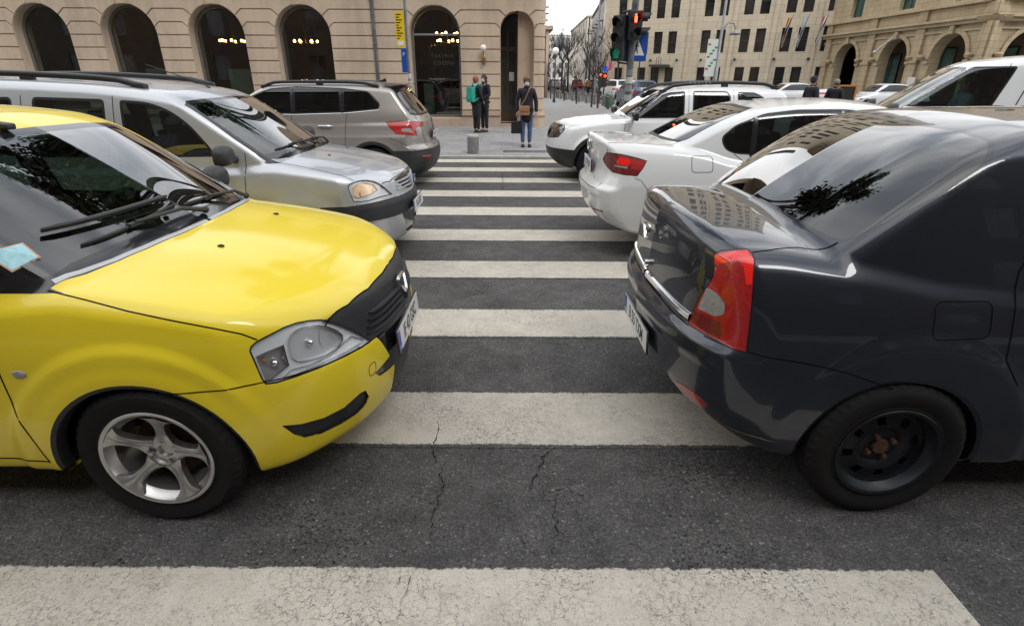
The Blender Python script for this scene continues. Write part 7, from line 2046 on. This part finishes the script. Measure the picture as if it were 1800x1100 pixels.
# ------------------------------------------------------------------ small cars far away
def far_template(P, name, glassm='priv'):
    h = .055; F = car_field(P); root = bpy.data.objects.new(name, None); COL.objects.link(root)
    class _R: matrix_basis = Matrix.Identity(4)
    B = Body(F, (-P['wb']-1.35, -1.0, .1), (1.1, 0, 2.1), h, _R()); B.root = root; M = car_mats_cached()
    for x0 in (0, -P['wb']):
        B.cut('hole', [(x0+.36*math.cos(t), .31+.36*math.sin(t)) for t in np.linspace(0, 2*math.pi, 20, endpoint=False)], 'side', None, .1)
    zt = max(z for _, z in P['RT']); zb = [z for x, z in P['T'] if -1.8 < x < 0][-1]
    rt = lambda x: float(ip(np.array([x]), P['RT'])[0])
    xf = float(ip(np.array([zb+.1]), P['WS'])[0]); xr = float(ip(np.array([zb+.15]), P['BL'])[0])
    top = [(x, min(rt(x)-.09, float(zt)-.08)) for x in np.linspace(xf-.75, xr+.35, 6)]
    B.cut('side_w', [(xf-.15, zb+.03)] + top + [(xr+.12, zb+.12), (xr+.25, zb+.04)], 'side', ['body'], .2)
    B.cut('front_w', [(.1, zb+.02), (-.68, zb+.02), (-.54, zt-.11), (.1, zt-.09)], 'front', ['body'], .15, lim=lambda C: C[:, 0] < xf+.35)
    B.cut('rear_w', [(.1, zb+.12), (-.60, zb+.12), (-.52, zt-.12), (.1, zt-.10)], 'rear', ['body'], .15, lim=lambda C: C[:, 0] > xr-.4)
    B.cut('lampf', [(-.85, .62), (-.5, .62), (-.5, .78), (-.85, .78)], 'front', ['body'], .05, lim=lambda C: C[:, 0] > .2)
    B.cut('lampr', [(-.9, .80), (-.62, .80), (-.62, .92), (-.9, .92)], 'rear', ['body'], .02, lim=lambda C: C[:, 0] < -P['wb'])
    B.part('body', 'body', pbr('white_paint_far', (.7, .7, .7), .3, coat=1), root)
    gl_ = dark_glass('car_far_glass', (.015, .017, .018), .04)
    for n in ('front_w', 'rear_w'): B.part(n, 'window', gl_, root)
    for sd in (-1, 1): B.part('side_w', 'window', gl_, root, side=sd); B.part('lampf', 'headlight', M['refl'], root, side=sd); B.part('lampr', 'tail_light', M['red'], root, side=sd)
    for x in (0, -P['wb']):
        for sd in (-1, 1): wheel(root, M, x, sd, .86, style='five')
    return root
def place_far(tpl, first, x, y, rot, col, name, label, cat='car', group='cars down the far street'):
    o = tpl if first else copy_tree(tpl)
    o.name = name; o.location = (x, y, 0); o.rotation_euler = (0, 0, R(rot)); tag(o, label, cat, group)
    for ch in o.children:
        if ch.name.startswith('body'):
            ch.material_slots[0].link = 'OBJECT'; ch.material_slots[0].material = pbr('far_paint_%s' % '_'.join('%02d' % int(c*99) for c in col), col, .3, coat=1)
    return o
def build_far_cars():
    h = far_template(KAROQ, 'parked_car'); s = far_template(JETTA, 'saloon_car')
    place_far(h, True, -6.6, 14.9, 180, (.012, .015, .035), 'parked_car', 'dark navy car whose roof shows between the silver and the beige estate cars', group='parked cars')
    place_far(h, False, 8.5, 50, 100, (.62, .62, .62), 'parked_car', 'white hatchback seen from behind beside the bare trees at the street edge')
    b = place_far(h, False, 7.75, 38.5, 97, (.03, .06, .12), 'offroad_car', 'dark blue off-road car with bright blue flank right behind the traffic light post')
    place_far(s, True, 16.3, 37, 180, (.62, .63, .64), 'saloon_car', 'white saloon on the far road just behind the off-road car roof', group='white cars on the far road')
    place_far(s, False, 20.2, 33.5, 180, (.62, .63, .64), 'saloon_car', 'white saloon on the far road beside the orange framed chalk board', group='white cars on the far road')
    for i, (x, y, c, lb) in enumerate(((8.6, 104, (.62, .62, .63), 'white car far down the street between the first bare trees'), (10.6, 98, (.38, .02, .02), 'bright red car far down the street'), (11.2, 74, (.5, .5, .52), 'pale grey car far down the street right of the red one'), (11.6, 88, (.05, .06, .08), 'dark car far down the street behind the pale grey one'), (6.6, 96, (.4, .4, .42), 'grey car farthest down the street on the left'))):
        place_far(h, False, x, y, 90, c, 'far_car', lb)
    v = tag(MB().b2((-.03, -.9, .5), (0, .9, 1.4)).build('tmp')) if False else None
# ------------------------------------------------------------------ people
def skin_mesh(name, joints, edges, mat, parent, sub=1, root=0):
    """one continuous surface grown round connected joints: joints = [(x, y, z, rx, ry)]"""
    me = bpy.data.meshes.new(name); me.from_pydata([j[:3] for j in joints], edges, [])
    o = link(name, me, mat, parent)
    m = o.modifiers.new('skin', 'SKIN'); m.use_smooth_shade = True
    for i, j in enumerate(joints):
        v = me.skin_vertices[0].data[i]; v.radius = (j[3], j[4] if len(j) > 4 else j[3]); v.use_root = (i == root)
    s = o.modifiers.new('sub', 'SUBSURF'); s.levels = sub; s.render_levels = sub
    return o
def chain(*idx): return [(idx[i], idx[i+1]) for i in range(len(idx)-1)]
def hand(parent, mat, wrist, d, s=1.0, side=1, curl=.5):
    """palm and five separate fingers; d is the direction the hand hangs in"""
    W = Vector(wrist); d = Vector(d).normalized(); a = d.cross(Vector((0, 1, 0)) if abs(d.y) < .8 else Vector((1, 0, 0))).normalized(); n = d.cross(a).normalized()*side
    J = [(*W, .022*s, .018*s), (*(W+d*.05*s), .030*s, .013*s), (*(W+d*.085*s), .034*s, .012*s)]; E = chain(0, 1, 2)
    for k, (off, ln) in enumerate(((-.030, .060), (-.010, .070), (.010, .066), (.029, .052))):
        b = len(J); p = W+d*.09*s+a*off*s
        for q in (0, .5, 1): J.append((*(p+d*ln*q*s*(1-.2*curl*q)+n*curl*.03*q*q*s), .0088*s*(1-.2*q)))
        E += [(2, b), (b, b+1), (b+1, b+2)]
    b = len(J)
    for q in (0, .6, 1): J.append((*(W+d*(.03+.045*q)*s-a*(.028+.022*q)*s+n*.018*q*s), .010*s*(1-.2*q)))
    E += [(1, b), (b, b+1), (b+1, b+2)]
    return skin_mesh('hand', J, E, mat, parent, 1, 0)
def person(name, label, loc, rot, H=1.65, coat=(.02, .02, .03), coat_len=.42, legs=(.02, .02, .025), shoes=(.012, .012, .012), hair=(.03, .02, .015), hat=None, hairlen=.0, mask=True, arms=None, stance=.09, step=0, wide=1.0, group=None):
    t = thing(name, label, 'person', loc, R(rot), group); s = H/1.70
    SK = pbr('skin', (.42, .25, .18), .5, coat=.1); CO = pbr('cloth_%02d%02d%02d' % tuple(int(c*99) for c in coat), coat, .85, var=.25, vscale=9); LG = pbr('cloth_%02d%02d%02d' % tuple(int(c*99) for c in legs), legs, .85, var=.3, vscale=14)
    SH = pbr('shoe', shoes, .5); HR = pbr('hair_%02d%02d' % (int(hair[0]*99), int(hair[1]*99)), hair, .6, var=.3, vscale=40)
    def v(x, y, z, r, r2=None): return (x*s, y*s, z*s, r*s*wide if z > .8 and z < 1.45 else r*s, (r2 or r)*s)
    L_ = .085
    # body: head, neck, torso, legs and feet as one surface (face towards -y)
    J = [v(0, .0, .92, .13, .10), v(0, .005, 1.10, .125, .095), v(0, .0, 1.28, .15, .10), v(0, .01, 1.40, .10, .075), v(0, .005, 1.47, .052), v(0, -.005, 1.53, .062, .070), v(0, -.008, 1.60, .078, .092), v(0, .0, 1.665, .055, .065),
         v(-L_, 0, .86, .085), v(-L_-.01, -step, .48, .052), v(-stance, -step*.3+.01, .09, .036), v(-stance-.005, -.10, .035, .034, .026),
         v(L_, 0, .86, .085), v(L_+.01, step*.5, .48, .052), v(stance, step+.01, .09, .036), v(stance+.005, step-.10, .035, .034, .026),
         v(-.17, .01, 1.385, .055), v(.17, .01, 1.385, .055)]
    E = chain(0, 1, 2, 3, 4, 5, 6, 7) + chain(0, 8, 9, 10, 11) + chain(0, 12, 13, 14, 15) + [(3, 16), (3, 17)]
    b = skin_mesh('body', J, E, SK, t)
    # trousers and shoes
    J = [v(0, 0, .95, .135, .105), v(-L_, 0, .86, .098), v(-L_-.01, -step, .48, .068), v(-stance, -step*.3+.01, .10, .055), v(L_, 0, .86, .098), v(L_+.01, step*.5, .48, .068), v(stance, step+.01, .10, .055)]
    skin_mesh('trousers', J, chain(0, 1, 2, 3)+chain(0, 4, 5, 6), LG, t)
    for sx, yy in ((-1, 0), (1, step)):
        m = MB(); m.ball((sx*stance*s, (yy-.06)*s, .04*s), .055*s, n=12, sc_=(.85, 2.3, .78)); m.b2((sx*stance*s-.04*s, (yy-.17)*s, 0), (sx*stance*s+.04*s, (yy+.05)*s, .018*s)); m.build('shoe', SH, t, smooth=60)
    # coat: torso, skirt and sleeves in one surface
    zc = 1.0-coat_len
    J = [v(0, 0, 1.10, .155, .125), v(0, 0, 1.28, .175, .125), v(0, .005, 1.40, .125, .095), v(0, .005, 1.455, .072, .07), v(0, 0, .96, .165, .14), v(0, 0, (.96+zc)/2+.0, .175, .15), v(0, 0, zc, .178, .155)]
    E = chain(0, 1, 2, 3) + chain(0, 4, 5, 6)
    arms = arms or (((-.235, 0, 1.12), (-.22, -.06, .90)), ((.235, 0, 1.12), (.22, -.06, .90)))
    for sx, (el, wr) in zip((-1, 1), arms):
        k = len(J); J += [v(sx*.165, .01, 1.385, .075), v(*el, .060), v(*wr, .047)]; E += [(2, k), (k, k+1), (k+1, k+2)]
    c = skin_mesh('coat', J, E, CO, t)
    for sx, (el, wr) in zip((-1, 1), arms): hand(t, SK, tuple(q*s for q in wr), tuple(wr[i]-el[i] for i in range(3)), s, sx)
    m = MB(); m.lathe([(.075, 0), (.082, .03), (.07, .06)], 18, 0, Matrix.Translation((0, 0, 1.435*s)) @ Matrix.Diagonal((s, s, s, 1))); m.build('collar', CO, c, smooth=60)
    # face
    m = MB()
    for sx in (-1, 1): m.ball((sx*.030*s, -.083*s, 1.598*s), .0125*s, n=8, sc_=(1.2, .6, .8))
    e = m.build('eyes', pbr('eye', (.05, .04, .035), .2), b, smooth=60)
    m = MB(); m.ball((0, -.097*s, 1.575*s), .014*s, n=8, sc_=(.8, 1, 1.5)); m.ball((-.078*s, 0, 1.585*s), .02*s, n=8, sc_=(.4, .8, 1.3)); m.ball((.078*s, 0, 1.585*s), .02*s, n=8, sc_=(.4, .8, 1.3)); m.build('nose_and_ears', SK, b, smooth=60)
    m = MB(); m.ball((0, -.078*s, 1.535*s), .02*s, n=8, sc_=(1.3, .5, .35)); m.build('mouth', pbr('lips', (.3, .10, .09), .5), b, smooth=60)
    # hair
    m = MB(); m.ball((0, .012*s, 1.622*s), .098*s, n=20, sc_=(.93, 1.05, 1.0))
    if hairlen: m.ball((0, .045*s, (1.60-hairlen/2)*s), .095*s, n=16, sc_=(.95, .62, .75+hairlen*4.2))
    hm = m.mesh('hair'); bm = bmesh.new(); bm.from_mesh(hm)
    bmesh.ops.delete(bm, geom=[f for f in bm.faces if f.calc_center_median().y < -.045*s and f.calc_center_median().z < 1.655*s], context='FACES'); bm.to_mesh(hm); bm.free(); auto_smooth(hm, 60)
    hh = link('hair', hm, HR, t)
    if mask:
        m = MB(); m.ball((0, -.062*s, 1.542*s), .058*s, n=16, sc_=(.95, .72, .82)); m.build('face_mask', pbr('mask_blue', (.42, .62, .70), .8), t, smooth=60)
    if hat:
        m = MB(); m.ball((0, .01*s, 1.66*s), .098*s, n=20, sc_=(.98, 1.08, .78)); hm = m.mesh('cap'); bm = bmesh.new(); bm.from_mesh(hm)
        bmesh.ops.delete(bm, geom=[f for f in bm.faces if f.calc_center_median().z < 1.625*s], context='FACES'); bm.to_mesh(hm); bm.free(); auto_smooth(hm, 60); link('cap', hm, pbr('cap_cloth%02d' % int(hat[0]*99), hat, .9, var=.3, vscale=30), t)
        if hat[0] < .1: MB().lathe([(.001, 0), (.085, -.004), (.09, -.008)], 16, 0, Matrix.Translation((0, -.08*s, 1.632*s)) @ Matrix.Diagonal((.8, .9, 1, 1))).build('cap_peak', pbr('cap_cloth%02d' % int(hat[0]*99), hat, .9), t)
    return t
def build_people():
    D = 14.3; x = float(px_at_y(925, 230, D)[0])
    w_ = person('person', 'woman in dark purple coat, jeans and pale mask waiting at the end of the crossing', (x, D, .03), 4, 1.64, coat=(.010, .008, .016), coat_len=.40, legs=(.05, .10, .22), hair=(.10, .05, .03), hat=(.17, .09, .07), wide=1.12,
        arms=(((-.25, .02, 1.14), (-.24, -.04, .88)), ((.25, .02, 1.14), (.25, -.05, .86))))
    # her shoulder bag and carrier bag
    t = thing('shoulder_bag', 'tan leather shoulder bag on a long strap across the dark coat', 'bag', (x-.06, D-.16, .80)); TN = pbr('tan_leather', (.30, .16, .07), .5, var=.2, vscale=15)
    m = MB(); m.b2((-.13, -.04, 0), (.13, .05, .22)); m.build('pouch', TN, t, smooth=40, bevel=.025, seg=3)
    m = MB(); m.b2((-.125, -.052, .09), (.125, -.042, .21)); m.build('flap', TN, t, smooth=40, bevel=.004)
    m = MB(); m.tube([(-.10, .0, .20), (.02, -.02, .38), (.13, .02, .62), (.16, .14, .65)], .010, 6); m.tube([(.12, .0, .20), (.2, .0, .45), (.17, .12, .64)], .010, 6) if False else None; m.build('strap', TN, t, smooth=40)
    t = thing('carrier_bag', 'black carrier bag hanging from the hand of the waiting woman', 'bag', (x-.245, D-.06, .36)); BK = pbr('black_bag', (.012, .012, .013), .35, var=.3, vscale=20)
    m = MB(); m.b2((-.14, -.06, 0), (.14, .06, .30)); m.build('sack', BK, t, smooth=40, bevel=.03, seg=3)
    m = MB(); m.tube([(-.07, -.02, .28), (-.04, -.01, .42), (.04, -.01, .42), (.07, -.02, .28)], .008, 6); m.build('handles', BK, t, smooth=40)
    D = 18.1; xa, xb = float(px_at_y(838, 200, D)[0]), float(px_at_y(851, 200, D)[0])
    a = person('person', 'red haired person in a long black coat with a green backpack seen from behind', (xa, D, .03), 130, 1.66, coat=(.010, .011, .013), coat_len=.58, legs=(.012, .012, .014), hair=(.22, .07, .02), hairlen=.03, mask=False,
        arms=(((-.23, -.02, 1.12), (-.17, -.14, .98)), ((.23, -.02, 1.12), (.17, -.14, .98))))
    sc1 = MB(); sc1.lathe([(.07, 0), (.105, .02), (.10, .07), (.07, .09)], 16, 0, Matrix.Translation((0, .0, 1.37))); sc1.build('scarf', pbr('scarf_blue', (.30, .38, .55), .9), a, smooth=60)
    t = thing('backpack', 'turquoise green backpack on the back of the red haired person', 'bag', (xa, D, .03), R(130)); TG = pbr('turquoise', (.012, .30, .22), .6, var=.2, vscale=12)
    m = MB(); m.b2((-.15, .13, .92), (.15, .29, 1.36)); m.build('pack', TG, t, smooth=40, bevel=.05, seg=3)
    m = MB(); m.b2((-.11, .29, .97), (.11, .33, 1.14)); m.build('front_pocket', TG, t, smooth=40, bevel=.018)
    m = MB()
    for sx in (-1, 1): m.tube([(sx*.11, .15, 1.34), (sx*.13, .03, 1.46), (sx*.14, -.12, 1.36), (sx*.15, -.10, 1.1), (sx*.14, .14, .97)], .018, 6)
    m.build('strap', TG, t, smooth=50)
    b = person('person', 'long haired person all in black with a pale mask standing against the stone wall', (xb, D+.25, .03), -45, 1.70, coat=(.009, .009, .011), coat_len=.36, legs=(.010, .010, .012), hair=(.012, .010, .010), hairlen=.16,
        arms=(((-.24, 0, 1.12), (-.12, -.2, 1.02)), ((.24, 0, 1.12), (.12, -.2, 1.02))))
    t = thing('handbag', 'small dark grey handbag held by the long haired person in black', 'bag', (xb+.04, D+.13, .95)); m = MB(); m.b2((-.12, -.05, 0), (.12, .05, .17)); m.build('pouch', pbr('bag_grey', (.03, .032, .036), .5), t, smooth=40, bevel=.02)
    # two walkers behind the white saloon roof
    D = 17.0; P = px_at_y(1426, 165, D); person('person', 'walker in a dark jacket and cap, left of two passing behind the white roof', (float(P[0]), D, .02), 110, 1.70, coat=(.012, .015, .025), coat_len=.12, hair=(.03, .02, .02), hat=(.02, .02, .03), mask=False, step=.18, wide=1.15)
    P = px_at_y(1466, 168, D+.6); person('person', 'walker with grey hair in a black jacket, right of two passing behind the white roof', (float(P[0]), D+.6, .02), 150, 1.64, coat=(.010, .010, .012), coat_len=.12, hair=(.20, .16, .13), mask=False, step=.1, wide=1.1)
    # crowd far down the street
    rr = random.Random(5); cols = [(.02, .02, .03), (.08, .02, .025), (.25, .05, .12), (.05, .1, .3), (.3, .3, .3), (.25, .12, .05)]
    words = ['black coat', 'dark red coat', 'pink jacket', 'blue jacket', 'grey coat', 'brown coat']
    spots = [(4.6, 52), (5.0, 47), (3.0, 55), (8.8, 57), (9.6, 52), (7.9, 61)]
    for i, (x, y) in enumerate(spots): person('person', 'tiny far pedestrian in a %s down the side street' % words[i], (x, y, .03), rr.uniform(-60, 200), rr.uniform(1.6, 1.8), coat=cols[i], coat_len=.2, mask=False, step=.15, group='far pedestrians')
    # driver in the van
    vr = math.pi+R(-25); o = person('person', 'driver with a shaved head and light blue shirt at the wheel of the delivery van', (0, 0, 0), 0, 1.72, coat=(.16, .25, .30), coat_len=.05, legs=(.03, .03, .05), hair=(.05, .04, .035), mask=False,
        arms=(((-.28, -.10, 1.15), (-.20, -.42, 1.20)), ((.28, -.10, 1.15), (.20, -.42, 1.20))))
    vx, vy = PLACE['van'][1]; M = Matrix.Translation((vx, vy, 0)) @ Matrix.Rotation(vr, 4, 'Z') @ Matrix.Translation((-1.38, .42, .02)) @ Matrix.Rotation(R(90), 4, 'Z')
    o.matrix_basis = M
import time
def T(f):
    t0 = time.time(); f(); print('T', f.__name__, round(time.time()-t0, 1))
for f in (build_ground, build_left_building, build_tan_building, build_palace, build_far_street, build_behind, build_furniture, build_far_cars, build_people):
    T(f)
for nm in ('yellow', 'dark', 'silver', 'jetta', 'duster', 'karoq', 'van'):
    if not ONLY or nm in ONLY: T(globals()['build_'+nm])
